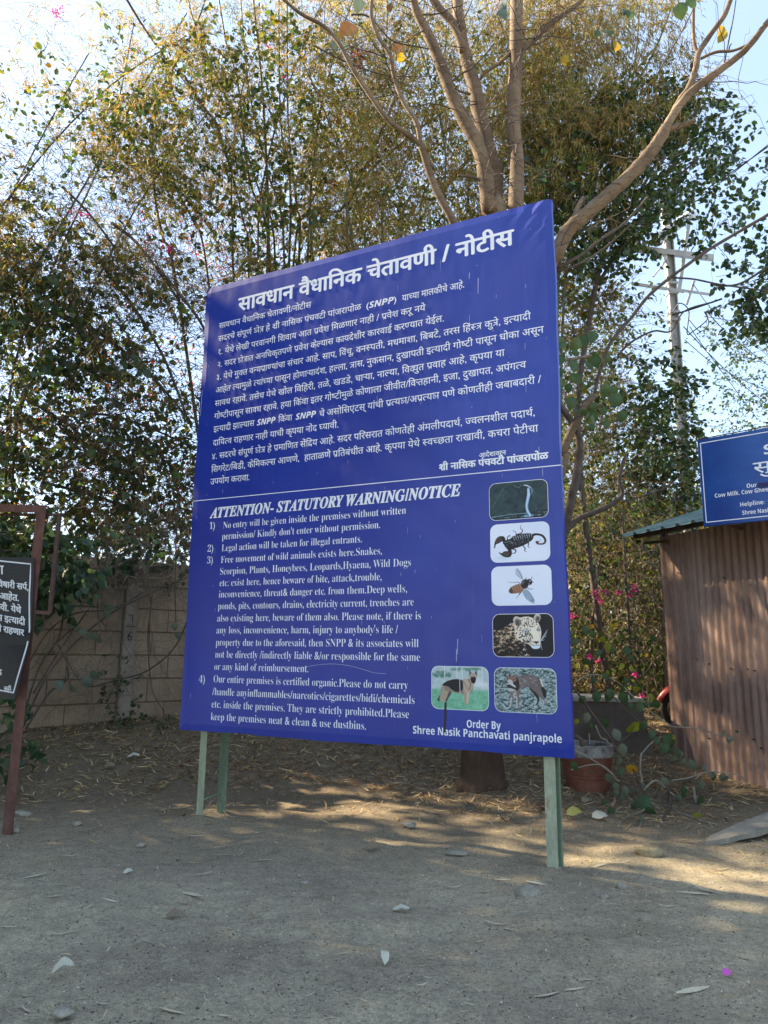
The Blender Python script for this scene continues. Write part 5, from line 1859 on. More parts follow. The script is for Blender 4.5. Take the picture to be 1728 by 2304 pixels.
# ------------------------------------------------------------------ the many stemmed tree behind the board
M_BARK = mat('smooth_bark', (.2, .14, .1), .8, 0, .2)
v = coords(M_BARK)
f1 = noise(M_BARK, 3.0, 6, .6, coords(M_BARK, (1, 1, .5)))
f2 = noise(M_BARK, 55, 5, .7, coords(M_BARK, (1, 1, 1.8)))
c = ramp(M_BARK, f1, [(.3, (.105, .072, .046)), (.5, (.17, .122, .080)), (.72, (.255, .195, .13))])
c = mixc(M_BARK, .7, c, ramp(M_BARK, f2, [(.32, (.45, .42, .4)), (.5, (1, 1, 1)), (.68, (1.3, 1.3, 1.28))]), 'MULTIPLY')
wv = N(M_BARK, 'ShaderNodeTexWave'); wv.bands_direction = 'Z'; wv.inputs['Scale'].default_value = 2.6; wv.inputs['Distortion'].default_value = 9; wv.inputs['Detail'].default_value = 3
L(M_BARK, v, wv.inputs['Vector'])
c = mixc(M_BARK, .45, c, ramp(M_BARK, wv.outputs['Color'], [(0, (.45, .42, .4)), (.10, (1, 1, 1))]), 'MULTIPLY')
setc(M_BARK, c); bump(M_BARK, f2, .55, .01)
M_BARKD = noisy('dark_branch_bark', [(.3, (.055, .042, .034)), (.6, (.10, .08, .066)), (.85, (.15, .125, .10))], 12, .9, .4, .005, 6)
M_TRUNKD = noisy('trunk_base_bark', [(.3, (.045, .027, .017)), (.55, (.08, .049, .031)), (.8, (.125, .08, .053))], 5, .9, .8, .02, 9, (1, 1, .4), fine=28)
tb_ = G(1088, 1786)
tree = thing('many_stemmed_tree', 'tall smooth barked tree forking into several bare limbs right behind the blue board', 'tree', (tb_.x, tb_.y + .2, tb_.z))
def limb(pts, w0, w1, Y0, Y1, name='limb', mm=None, n=10, sub=5, parent=None, ends=None):
    k = len(pts)
    P3 = []; R3 = []
    for i, (px, py) in enumerate(pts):
        t = i / (k - 1)
        Y = Y0 + (Y1 - Y0) * t
        P3.append(P(px, py, Y)); R3.append(RAD(w0 + (w1 - w0) * t, px, py, Y) * .88)
    if ends:
        P3 = [Vector(e[:3]) for e in ends] + P3; R3 = [e[3] for e in ends] + R3
    sm, ra = smooth_path(P3, R3, sub)
    b = MB(); 
    wr = np.random.default_rng(int(pts[0][0] * 7 + pts[-1][1]) & 65535)
    ra = [q * (1 + wr.normal(0, .025) + (.13 if wr.random() < .07 else 0)) for q in ra]
    b.tube(sm, ra, n, wob=.05)
    return b.build(name, mm or M_BARK, parent or tree, smooth=True)
YT0 = tb_.y + .28
cb_ = (tb_.x, tb_.y + .28)
# trunk with root flare
b = MB()
prof = []
zz = [(-.15, .40), (0, .335), (.12, .285), (.3, .262), (.6, .25), (1.2, .24), (1.9, .25), (2.3, .27)]
V = []; F = []
n = 28
for i, (z, r0_) in enumerate(zz):
    for k in range(n):
        a = 2 * math.pi * k / n
        fl = 1 + (.16 * math.cos(3 * a + .6) + .08 * math.cos(5 * a + 2)) * math.exp(-max(z, 0) * 2.5) + .05 * math.cos(2 * a + z) + .03 * math.cos(7 * a + z * 3)
        r_b = r0_ * (.84 if z < 1.9 else .95)
        V.append((cb_[0] + r_b * fl * math.cos(a) + .03 * z, cb_[1] + r_b * fl * math.sin(a), tb_.z + z))
for i in range(len(zz) - 1):
    for k in range(n):
        F.append((i * n + k, i * n + (k + 1) % n, (i + 1) * n + (k + 1) % n, (i + 1) * n + k))
F.append(tuple((len(zz) - 1) * n + k for k in range(n)))
mesh_np('trunk', V, F, M_TRUNKD, tree, smooth=True)
X0, Y0_, Z0 = cb_[0] + .06, cb_[1], tb_.z + 1.9
def base(dx, dy, r, z=0.0):
    return (X0 + dx, Y0_ + dy, Z0 + z, r)
LA = [(1120, 500), (1101, 474), (1082, 347), (1024, 231), (986, 131), (959, 69), (936, 23), (922, -40)]
limb(LA, 44, 17, 8.35, 7.9, ends=[base(-.05, -.10, .15), (X0 - .02, Y0_ - .16, 3.3, .135)])
LB = [(1113, 463), (1105, 366), (1082, 270), (1067, 193), (1047, 127), (1032, 39), (1028, -60)]
limb(LB, 44, 25, 8.65, 8.5, ends=[base(.02, .12, .15), (X0 + .0, Y0_ + .12, 3.3, .14)])
limb([(1044, 118), (1020, 55), (985, 15), (955, -30)], 22, 18, 8.5, 8.4)
LC = [(1161, 470), (1155, 270), (1161, 135), (1162, -60)]
limb(LC, 38, 32, 8.45, 8.4, ends=[base(.10, 0, .13), (X0 + .14, Y0_ - .02, 3.3, .12)])
limb([(1172, 112), (1198, 91), (1244, 49), (1278, 26), (1320, -10)], 17, 10, 8.4, 8.2)
limb([(1150, 118), (1120, 145), (1090, 165), (1078, 180), (1050, 178)], 9, 6, 8.4, 8.6, n=7)
LD = [(1060, 590), (1020, 498), (986, 436), (963, 378), (947, 324)]
limb(LD, 22, 17, 8.0, 7.8, ends=[base(-.14, -.1, .08), (X0 - .3, Y0_ - .35, 3.0, .06)])
limb([(949, 330), (930, 312), (909, 297), (870, 266), (831, 212), (793, 154), (762, 96), (727, 58), (677, 31), (630, -8)], 14, 8, 7.8, 7.5, n=8)
limb([(946, 322), (936, 274), (905, 224), (885, 166), (878, 127), (847, 73), (835, 30), (840, -20)], 13, 8, 7.8, 7.7, n=8)
LE = [(1230, 640), (1251, 575), (1278, 519), (1320, 481), (1373, 435), (1426, 386), (1471, 333), (1497, 291)]
limb(LE, 40, 30, 8.2, 7.9, ends=[base(.16, -.12, .13), (X0 + .42, Y0_ - .3, 3.0, .12)])
limb([(1495, 293), (1520, 250), (1554, 208), (1603, 170), (1649, 136), (1683, 106), (1728, 49), (1790, -30)], 22, 13, 7.9, 7.6)
limb([(1511, 262), (1530, 225), (1550, 197), (1566, 151), (1571, 121), (1600, 76), (1630, 34), (1650, -20)], 17, 12, 7.95, 8.2)
limb([(1572, 122), (1562, 98), (1560, 38), (1564, -20)], 10, 7, 8.1, 8.2, n=7)
limb([(1576, 132), (1611, 117), (1649, 114), (1684, 100)], 8, 7, 8.05, 7.75, n=7)
limb([(1505, 292), (1539, 281), (1566, 270)], 17, 12, 7.95, 7.8, n=9)
limb([(1294, 492), (1300, 468), (1312, 443)], 20, 9, 8.15, 8.1, n=9)
# right hand lower limbs seen past the board
limb([(1262, 1060), (1267, 1015), (1290, 962), (1314, 918), (1337, 888)], 24, 17, 8.7, 8.6, ends=[base(.2, .1, .07, -.2)])
limb([(1337, 888), (1352, 830), (1374, 771), (1421, 714), (1454, 671), (1487, 641), (1541, 600), (1591, 564), (1658, 524), (1728, 483), (1800, 440)], 9, 8, 8.6, 8.2, n=7, mm=M_BARKD)
limb([(1250, 1260), (1273, 1176), (1293, 1092), (1303, 1025), (1300, 975), (1267, 922), (1240, 890)], 24, 15, 8.9, 8.6, ends=[(X0 + .25, Y0_ + .3, tb_.z + .9, .08)], mm=M_BARKD)
limb([(1268, 1200), (1300, 1168), (1340, 1152), (1374, 1136), (1400, 1112), (1394, 1075), (1407, 1025)], 17, 8, 8.9, 8.8, mm=M_BARKD, n=8)
limb([(1250, 604), (1307, 574), (1350, 540), (1407, 500), (1457, 443)], 9, 6, 8.3, 8.2, mm=M_BARKD, n=7)
limb([(1255, 612), (1310, 590), (1360, 558), (1420, 505)], 7, 4, 8.3, 8.3, mm=M_BARKD, n=6)
limb([(1255, 812), (1290, 808), (1330, 800)], 11, 8, 8.6, 8.8, n=7)
limb([(1400, 1130), (1440, 1118), (1500, 1095), (1540, 1060)], 6, 3, 8.8, 8.8, mm=M_BARKD, n=6)
limb([(1390, 800), (1420, 770), (1470, 745), (1510, 745), (1540, 700), (1600, 680)], 6, 3, 8.5, 8.2, mm=M_BARKD, n=6)
limb([(1500, 624), (1560, 628), (1620, 640), (1728, 655)], 5, 4, 8.4, 8.2, mm=M_BARKD, n=6)
# thin bare twigs of the crown
r_ = np.random.default_rng(101)
st = []; dd = []
src = [LA, LB, LC, LE, [(870, 266), (793, 154), (727, 58)], [(905, 224), (885, 166), (847, 73)], [(1554, 208), (1649, 136)], [(1198, 91), (1278, 26)]]
for k in range(280):
    s_ = src[r_.integers(len(src))]
    i = r_.integers(len(s_) - 1); t = r_.random()
    st.append((s_[i][0] * (1 - t) + s_[i + 1][0] * t, s_[i][1] * (1 - t) + s_[i + 1][1] * t))
st = np.array(st)
p_ = Pn(st[:, 0], st[:, 1], r_.uniform(7.9, 8.4, len(st)))
tw = twig_paths(p_, rdir(r_, len(st), .35, .5), r_.uniform(.3, 1.3, len(st)), r_.uniform(-.1, .3, len(st)), r_, 8, .35)
V1 = twig_mesh(tw, r_.uniform(.003, .009, len(st)))
o = mesh_np('twigs', V1[0], V1[1], M_BARKD, tree, 'stuff')
for pts in ([(1055, 478 - 300), (1078, 152), (1110, 120), (1090, 160)], ):
    pass
for pts, w_ in (([(1010, 190), (1040, 165), (1060, 155), (1085, 130), (1110, 100)], 6), ([(1160, 150), (1172, 125), (1190, 103), (1215, 97), (1240, 80), (1260, 62)], 5), ([(790, 33), (830, 38), (880, 90), (940, 105), (965, 110)], 5), ([(700, 100), (780, 140), (850, 165), (900, 172), (985, 170)], 4), ([(935, 32), (960, 33), (990, 30), (1010, 20), (1040, 12)], 5), ([(1030, 60), (1050, 30), (1062, 0)], 4), ([(1115, 30), (1130, 60), (1145, 100)], 3), ([(1080, 440 - 35), (1060, 398), (1030, 395)], 9), ([(1058, 212), (1040, 207), (1022, 198)], 7), ([(1480, 165), (1500, 130), (1540, 60), (1560, 20)], 4), ([(1630, 140), (1640, 90), (1650, 40), (1656, 0)], 4), ([(1640, 112), (1642, 104), (1646, 98)], 4)):
    limb(pts, w_, w_ * .6, 8.1, 8.0, n=6, mm=M_BARKD, name='branch')
M_TREELEAF = leafmat('broad_tree_leaf', [(0, (.045, .085, .045)), (.5, (.07, .12, .05)), (.9, (.10, .16, .05)), (1, (.16, .18, .06))], .35, .4, .4)
M_TREELEAFG = leafmat('pale_leaf_back', [(0, (.10, .15, .13)), (1, (.15, .20, .16))], .25, .5, .4)
M_TREELEAFY = leafmat('yellow_tree_leaf', [(0, (.30, .22, .04)), (1, (.42, .32, .06))], .3, .6, .3)
M_TREELEAFB = leafmat('dead_tree_leaf', [(0, (.16, .09, .045)), (1, (.26, .16, .09))], .2, .8, .2)
HV, HF = broadleaf(.82, .12, .10)
LM = {}
def leafpart(parent, px, py, Y, wpx, ang, mm, name='leaf', el=-.4, tw_=0.0, w_=.82, stalk=False):
    key = (mm.name, w_)
    if key not in LM:
        V, F = broadleaf(w_, .14, .12, n=5)
        me = bpy.data.meshes.new('leaf'); me.from_pydata([tuple(v) for v in V], [], [tuple(int(i) for i in f) for f in F]); me.materials.append(mm)
        me.polygons.foreach_set('use_smooth', np.ones(len(me.polygons), bool)); LM[key] = me
    o = bpy.data.objects.new(name, LM[key]); COL.objects.link(o); o.parent = parent; o.matrix_parent_inverse = pmat(parent).inverted()
    s = wpx * (Y / ray(px, py).y) / FPX
    # leaf blade roughly facing the viewer, tip direction ang in the picture plane
    x = (CX * math.cos(ang) + CU * math.sin(ang) + CF * .25 * math.sin(px)).normalized()
    z = (-CF + CU * .5 * math.sin(px * 1.7 + tw_) + CX * .6 * math.sin(py * 2.3)).normalized()
    y = z.cross(x).normalized(); z = x.cross(y)
    m = Matrix((x, y, z)).transposed().to_4x4(); m.translation = P(px, py, Y)
    o.matrix_world = m @ Matrix.Diagonal((s, s, s, 1))
    lm = m @ Matrix.Diagonal((s, s, s, 1))
    o.matrix_parent_inverse = Matrix.Identity(4)
    o.matrix_basis = pmat(parent).inverted() @ lm
    if stalk:
        a = P(px, py, Y); k = .9 * s + .1
        b_ = a + (-x * .45 + UP * .8 + CX * (.25 * math.sin(py * 1.9))).normalized() * k
        sm, ra = smooth_path([a, (a + b_) / 2 + x * .05 * k, b_, b_ + UP * k * .8 + CX * k * .5 * math.sin(px)], [.0015, .002, .0025, .003], 4)
        q = MB(); q.tube(sm, ra, 4); q.build('leaf_stalk', M_BARKD, parent)
    return o
for (px, py, w_, an, mm) in ((812, -4, 40, -1.9, M_TREELEAFG), (748, 92, 30, -1.2, M_TREELEAFG), (772, 96, 30, -1.6, M_TREELEAFG), (880, 5, 28, -1.6, M_TREELEAFB), (1122, 22, 36, -1.0, M_TREELEAFG), (1130, 5, 30, -1.2, M_TREELEAFG), (1628, 58, 46, -1.9, M_TREELEAFY), (1528, 5, 46, -1.3, M_TREELEAF), (1545, 0, 36, -1.0, M_TREELEAF),
                             (1362, 66, 28, -1.2, M_TREELEAF), (1350, 72, 24, -2.4, M_TREELEAF), (1388, 94, 32, -1.8, M_TREELEAFY), (1413, 22, 34, -1.5, M_TREELEAF), (1406, 20, 26, -1.9, M_TREELEAFG), (1270, 122, 30, -1.4, M_TREELEAFY), (802, 60, 60, -2.5, M_TREELEAFB), (910, 110, 40, -2.8, M_TREELEAFB), (905, 118, 30, -2.0, M_TREELEAFY)):
    leafpart(tree, px, py, 8.0, w_ * .85, an, mm, stalk=True)
for k in range(46):   # leaves hanging on the lower right limbs
    px = r_.uniform(1255, 1420); py = r_.uniform(740, 975)
    if px > 1340 and r_.random() < .5:
        continue
    leafpart(tree, px, py, r_.uniform(8.2, 9), r_.uniform(20, 38), -1.5 + r_.normal(0, .7), M_TREELEAF if r_.random() < .93 else M_TREELEAFY, stalk=(k % 3 == 0))
# ------------------------------------------------------------------ thicket behind the wall
G_ROWS = 10
# coverage over the photograph in cells of 144 x 130 pixels
COV = {  # rows of 12 cells
 0: [.16, .16, .40, .75, .95, .60, .85, .95, .95, .95, .55, .02],
 1: [.16, .35, .80, .95, .95, .95, .95, .95, 1.0, 1.0, .40, .02],
 2: [.70, .90, .95, .60, .95, 1.0, 1.0, 1.0, 1.0, 1.0, .0, .0],
 3: [.95, .95, .95, .55, .95, 1.0, 1.0, 1.0, 1.0, .8, .0, .0],
 4: [.95, .95, .80, .75, .80, .8, .8, .8, .9, .5, .05, .0],
 5: [.85, .75, .60, .8, .5, .5, .5, .5, .8, .55, .05, .0],
 6: [.90, .65, .45, .9, .5, .5, .5, .5, .9, .70, .12, .0],
 7: [.95, .90, .75, .9, .5, .5, .5, .5, 1., 1.0, .45, .0],
 8: [.80, .80, .90, .95, .5, .5, .5, .5, 1.2, 1.3, .50, .0],
 9: [.60, .75, .90, .9, .4, .4, .4, .4, 1.4, 1.6, .9, .0],
}
covm = np.array([COV[k] for k in range(10)])
def cov(px, py):
    u = np.clip(px / 144 - .5, 0, 10.999); v_ = np.clip(py / 130 - .5, 0, 8.999)
    i = u.astype(int); j = v_.astype(int); fu = u - i; fv = v_ - j
    return (covm[j, i] * (1 - fu) + covm[j, i + 1] * fu) * (1 - fv) + (covm[j + 1, i] * (1 - fu) + covm[j + 1, i + 1] * fu) * fv
# leaves in the sun's way to the open patch behind the board and to the shed wall are thinner
SDn = np.array(tuple(SUN_DIR))
def sun_gap(p, r):
    """True = keep; the canopy has openings through which the sun reaches the ground behind the board and the shed"""
    t = (p[:, 2] - .3) / SDn[2]
    q = p - SDn[None] * t[:, None]
    keep = np.ones(len(p), bool)
    a = ((q[:, 0] + .1) / 1.9) ** 2 + ((q[:, 1] - 8.2) / .9) ** 2 < 1
    a &= vnoise(q[:, 0] + 50, (q[:, 1] + 20) * 2.6, .5, 31) > .42
    keep &= ~(a & (r.random(len(p)) < .85))
    a = (q[:, 0] > -6) & (q[:, 0] < 5) & (q[:, 1] > 1) & (q[:, 1] < 11) & (vnoise(q[:, 0] + 50, (q[:, 1] + 20) * 1.8, .45, 33) > .88)
    keep &= ~(a & (r.random(len(p)) < .7))
    t = (p[:, 0] - (S0.x + .2)) / SDn[0]
    q = p - SDn[None] * t[:, None]
    b_ = (q[:, 2] > .0) & (q[:, 2] < 3.2) & (q[:, 1] > 5.5) & (q[:, 1] < 10.6) & (p[:, 0] < S0.x - .5)
    b_ &= vnoise(q[:, 1] + 50, q[:, 2] * .8 + 20, .42, 32) * .65 + vnoise(q[:, 1] + 50, q[:, 2] + 20, .15, 35) * .35 > .36
    keep &= ~(b_ & (r.random(len(p)) < .975))
    return keep

def sample(r, n, x0, x1, y0, y1, Y0, Y1, clump=.9, cs=1.0, thr=.0, usecov=True):
    px = r.uniform(x0, x1, n); py = r.uniform(y0, y1, n)
    Y = r.uniform(Y0, Y1, n)
    k = r.random(n) < (cov(px, py) if usecov else 1)
    px, py, Y = px[k], py[k], Y[k]
    p = Pn(px, py, Y)
    nz = vnoise(p[:, 0] + 40, p[:, 2] + p[:, 1] * .6 + 40, cs, 71) * .6 + vnoise(p[:, 0] + 40, p[:, 2] + p[:, 1] * .4 + 60, cs * .35, 72) * .4
    k = nz > (thr + clump * .5 * r.random(len(p)))
    return p[k]

def spray_plant(parent, starts, r, ln, sag, zmean, per, size, tmpl, mleaf, mtwig, tr=.004, droop=.4, spread=.06, wig=.12, gap=True, name=('twigs', 'leaves'), rollj=1.2, tk=5):
    n = len(starts)
    d = rdir(r, n, zmean, .5)
    paths = twig_paths(starts, d, r.uniform(ln[0], ln[1], n), r.uniform(sag[0], sag[1], n), r, tk, wig)
    V, F = twig_mesh(paths, tr * r.uniform(.6, 1.5, n))
    if mtwig is not None:
        mesh_np(name[0], V, F, mtwig, parent, 'stuff')
    m = int(per)
    t = r.random((n, m)) ** .8 * (tk - 1.001)
    i = t.astype(int); f = (t - i)[..., None]
    ar = np.arange(n)[:, None]
    p = paths[ar, i] * (1 - f) + paths[ar, i + 1] * f
    tg = paths[ar, i + 1] - paths[ar, i]
    tg = tg / (np.linalg.norm(tg, axis=2, keepdims=True) + 1e-9)
    p = p.reshape(-1, 3) + r.normal(0, spread, (n * m, 3))
    dd = tg.reshape(-1, 3) * .7 + rdir(r, n * m, 0, .5) * .8 + np.array([0, 0, -droop])
    if gap:
        k = sun_gap(p, r); p = p[k]; dd = dd[k]
    s = r.uniform(size[0], size[1], len(p))
    V, F = leaves(p, dd, s, tmpl, r, rollj)
    mesh_np(name[1], V, F, mleaf, parent, 'stuff')
    return paths

M_BOUG = leafmat('bougainvillea_leaf', [(0, (.040, .070, .028)), (.35, (.065, .105, .035)), (.7, (.10, .145, .04)), (.88, (.16, .19, .045)), (.96, (.26, .20, .05)), (1, (.24, .13, .05))], .42, .5, .35)
M_BOUGD = leafmat('dark_creeper_leaf', [(0, (.030, .060, .035)), (.5, (.05, .09, .045)), (.9, (.075, .12, .05)), (1, (.14, .16, .05))], .35, .45, .4)
M_BAMB = leafmat('bamboo_leaf', [(0, (.12, .16, .04)), (.25, (.22, .24, .06)), (.5, (.36, .28, .10)), (.8, (.46, .34, .15)), (1, (.34, .20, .09))], .42, .6, .3)
M_BAMBD = leafmat('withered_bamboo_leaf', [(0, (.12, .09, .05)), (.5, (.20, .145, .08)), (1, (.30, .23, .13))], .3, .7, .2)
M_DARKLEAF = leafmat('glossy_dark_leaf', [(0, (.032, .062, .030)), (.5, (.055, .10, .040)), (.85, (.09, .15, .045)), (1, (.15, .22, .06))], .28, .32, .55)
M_TWIG = noisy('grey_brown_twig', [(.3, (.05, .038, .03)), (.6, (.10, .076, .06)), (.85, (.17, .135, .105))], 3, .9, 0)
M_TWIGP = noisy('pale_dry_twig', [(.3, (.12, .095, .07)), (.6, (.20, .165, .125)), (.85, (.30, .255, .20))], 3, .9, 0)
M_CANE = noisy('bamboo_cane', [(.3, (.045, .035, .025)), (.6, (.085, .07, .045)), (.85, (.14, .12, .075))], 5, .7, .2, .004)
M_CANEG = noisy('green_bamboo_cane', [(.3, (.06, .075, .035)), (.6, (.11, .125, .06)), (.85, (.16, .17, .09))], 5, .6, .2, .004)
M_FLOW = leafmat('pink_bract', [(0, (.40, .03, .16)), (.6, (.55, .06, .28)), (1, (.62, .14, .42))], .45, .6, .2)
M_FLOWR = leafmat('red_bract', [(0, (.50, .05, .06)), (.6, (.60, .12, .10)), (1, (.62, .25, .14))], .5, .6, .2)

def plant(name, label, cat, px, Y, group=None):
    p = P(px, 1500, Y)
    return thing(name, label, cat, (p.x, Y, terrain(p.x, Y)), 0, group)
def cane(parent, pts, w0, w1, Y0, Y1, mm, name='cane', toground=False):
    k = len(pts)
    P3 = [P(a, b_, Y0 + (Y1 - Y0) * i / (k - 1)) for i, (a, b_) in enumerate(pts)]
    R3 = [RAD(w0 + (w1 - w0) * i / (k - 1), *pts[i], Y0) for i in range(k)]
    if toground:
        q = P3[0]; P3 = [Vector((parent.location.x + (q.x - parent.location.x) * .25, q.y + .1, terrain(q.x, q.y)))] + P3; R3 = [R3[0] * 1.15] + R3
    sm, ra = smooth_path(P3, R3, 5)
    b = MB(); b.tube(sm, ra, 6)
    return b.build(name, mm, parent, smooth=True)
def cluster_flower(parent, px, py, Y, rpx, mm, seed, n=16):
    r = np.random.default_rng(seed)
    R_ = rpx * (Y / ray(px, py).y) / FPX
    c = np.array(tuple(P(px, py, Y)))
    p = c + r.normal(0, R_ * .45, (n, 3))
    d = rdir(r, n, 0, .8)
    V, F = leaves(p, d, np.full(n, max(.045, R_ * .42)), OV, r, 1.5)
    o = mesh_np('flower_cluster', V, F, mm, parent)
    o['kind'] = 'stuff'
    return o

# 1 bougainvillea on the far left
r = np.random.default_rng(201)
b1 = plant('bougainvillea', 'sprawling bougainvillea with green and yellowing leaves filling the left edge above the wall', 'bush', 60, 12.4)
spray_plant(b1, sample(r, 1250, -160, 330, 190, 1260, 11.4, 14.2, .9), r, (.5, 1.5), (0, .8), .3, 15, (.055, .16), OV, M_BOUG, M_TWIG, .0045, .25, .05, .25)
spray_plant(b1, sample(r, 340, -160, 300, 560, 1180, 10.9, 12.5, .9), r, (.4, 1.2), (.2, .9), .1, 9, (.09, .16), HEART, M_BOUGD, M_TWIG, .005, .45, .05, .2, name=('stems', 'broad_leaves'))
p_ = sample(r, 1300, -160, 330, 300, 1250, 11.2, 13.5, .8)
V, F = twig_mesh(twig_paths(p_, rdir(r, len(p_), .0, .45), r.uniform(.4, 2.2, len(p_)), r.uniform(-.1, .5, len(p_)), r, 7, .3), r.uniform(.0025, .009, len(p_)))
mesh_np('tangled_stems', V, F, M_TWIG, b1, 'stuff')
# 2 bougainvillea left of the board
b2_ = plant('bougainvillea', 'tangled bougainvillea of grey stems and sparse leaves with red bracts, directly left of the board', 'bush', 400, 12.2)
spray_plant(b2_, sample(r, 1500, 250, 720, 60, 1260, 11.4, 14.0, .95), r, (.5, 1.6), (0, .8), .3, 12, (.05, .15), OV, M_BOUG, M_TWIG, .005, .25, .05, .3)
p_ = sample(r, 2600, 150, 560, 560, 1250, 11.2, 13.5, .8)
V, F = twig_mesh(twig_paths(p_, rdir(r, len(p_), .0, .45), r.uniform(.4, 2.0, len(p_)), r.uniform(-.1, .4, len(p_)), r, 7, .3), r.uniform(.0025, .008, len(p_)))
mesh_np('tangled_stems', V, F, M_TWIG, b2_, 'stuff')
for pts, w_ in (([(235, 603), (300, 691), (347, 765), (382, 835), (425, 953)], 8), ([(353, 600), (397, 653), (450, 723), (480, 790)], 8), ([(118, 700), (206, 738), (294, 803), (353, 859), (430, 950)], 9), ([(97, 1085), (206, 1114), (294, 1144), (430, 1194)], 8), ([(132, 926), (264, 938), (382, 982), (440, 1010)], 6),
                ([(251, 501), (309, 548), (378, 640), (430, 720)], 8), ([(140, 420), (200, 480), (260, 560), (310, 640)], 6), ([(0, 640), (90, 690), (180, 735)], 7), ([(300, 1010), (300, 1150), (290, 1250)], 8), ([(60, 900), (160, 960), (260, 1060), (300, 1160)], 6), ([(274, -20), (316, 50), (350, 100)], 6), ([(413, 170), (463, 247), (486, 278), (520, 380)], 7)):
    cane(b2_, pts, w_, w_ * .7, 12.0, 12.3, M_TWIG, 'stem')
# 3 bamboo clump behind the board's upper left
bm1 = plant('bamboo_clump', 'tall dry bamboo clump fanning up behind the upper left corner of the board', 'bamboo', 600, 13.0)
for pts, w_ in (([(650, 600), (650, 386), (631, 270), (627, -20)], 6), ([(672, 600), (666, 455), (648, 270), (646, -20)], 6), ([(610, 620), (560, 400), (536, 193), (509, 96), (490, -20)], 6), ([(400, 660), (366, 532), (347, 424), (347, 247), (386, 162), (444, 50), (470, -30)], 7),
                ([(602, 640), (602, 480), (600, 386), (590, 200), (570, 0)], 9), ([(525, 620), (525, 540), (521, 386), (545, 200), (600, 60)], 6), ([(560, 630), (548, 500), (500, 330), (420, 190), (360, 120)], 5), ([(690, 600), (700, 420), (720, 250), (760, 100), (800, -20)], 6), ([(580, 620), (590, 420), (640, 220), (700, 60), (740, -20)], 5),
                ([(620, 620), (580, 420), (500, 200), (440, 60), (420, -20)], 5), ([(640, 600), (600, 380), (560, 200), (540, -20)], 5), ([(470, 640), (420, 470), (330, 330), (260, 260)], 5), ([(660, 600), (690, 480), (760, 350), (860, 240)], 5)):
    cane(bm1, pts, w_, w_ * .55, 12.9, 13.3, M_CANE, toground=True)
spray_plant(bm1, sample(r, 1900, 200, 900, -60, 640, 11.8, 14.6, .8), r, (.4, 1.2), (.1, 1.0), .3, 26, (.09, .19), LAN, M_BAMB, M_TWIGP, .0028, .6, .05, .2)
bm0 = plant('bamboo_clump', 'withered bamboo overhanging the upper left corner of the view with long drooping twigs', 'bamboo', 80, 12.8)
for pts, w_ in (([(-60, 900), (60, 640), (200, 400), (330, 180), (420, 30)], 6), ([(-80, 800), (0, 500), (120, 260), (200, 120)], 5), ([(20, 900), (120, 600), (240, 330), (300, 60)], 6), ([(-100, 700), (40, 420), (240, 200), (420, 80)], 5), ([(40, 950), (180, 700), (330, 430), (470, 250)], 6)):
    cane(bm0, pts, w_, w_ * .5, 12.4, 12.9, M_CANE, toground=True)
spray_plant(bm0, sample(r, 1300, -160, 520, 40, 700, 11.0, 13.8, .75), r, (.5, 1.5), (.2, 1.3), .3, 24, (.11, .22), LAN, M_BAMB, M_TWIGP, .0028, .6, .05, .25)
spray_plant(bm0, sample(r, 380, -160, 460, 500, 1200, 10.9, 13.0, .75), r, (.4, 1.3), (.3, 1.4), .1, 20, (.10, .20), LANW, M_BAMBD, M_TWIGP, .0028, .9, .05, .25, name=('trailing_twigs', 'withered_leaves'))
c_ = rdir(r, 60, .1, .4)
p_ = Pn(r.uniform(0, 330, 60), r.uniform(-30, 260, 60), r.uniform(11.2, 12.5, 60))
V, F = twig_mesh(twig_paths(p_, c_, r.uniform(.8, 2.2, 60), r.uniform(0, .8, 60), r, 8, .3), r.uniform(.002, .004, 60))
mesh_np('bare_twigs', V, F, M_TWIG, bm0, 'stuff')
# 4 bamboo clump behind the tree
bm2 = plant('bamboo_clump', 'yellow leaved bamboo clump behind the bare limbs of the tree', 'bamboo', 1000, 12.6)
for pts, w_ in (([(789, 520), (789, 451), (870, 270), (930, 120), (960, -20)], 7), ([(700, 560), (766, 474), (831, 386), (940, 293), (1030, 230)], 7), ([(780, 520), (847, 320), (893, 208), (940, 60)], 6), ([(900, 540), (986, 444), (1055, 355), (1140, 250), (1250, 150)], 8), ([(860, 540), (900, 400), (980, 200), (1010, 60)], 5), ([(1000, 520), (1000, 330), (960, 150), (900, -10)], 5),
                ([(940, 520), (1040, 380), (1180, 200), (1300, 40)], 5), ([(1200, 460), (1260, 380), (1380, 220), (1480, 100)], 8), ([(1050, 480), (1100, 300), (1250, 100), (1330, -10)], 5), ([(820, 540), (760, 330), (700, 180), (650, 80)], 5)):
    cane(bm2, pts, w_, w_ * .55, 12.2, 12.9, M_CANEG, toground=True)
spray_plant(bm2, sample(r, 2100, 700, 1300, -60, 620, 11.2, 14.4, .7), r, (.4, 1.2), (.1, 1.1), .2, 30, (.09, .19), LAN, M_BAMB, M_TWIGP, .0028, .7, .05, .2)
spray_plant(bm2, sample(r, 950, 680, 1300, 60, 620, 12.6, 15.0, .8), r, (.4, 1.1), (.1, .8), .2, 13, (.06, .12), OV, M_BOUG, None, .004, .2, .05, name=('twigs', 'creeper_leaves'))
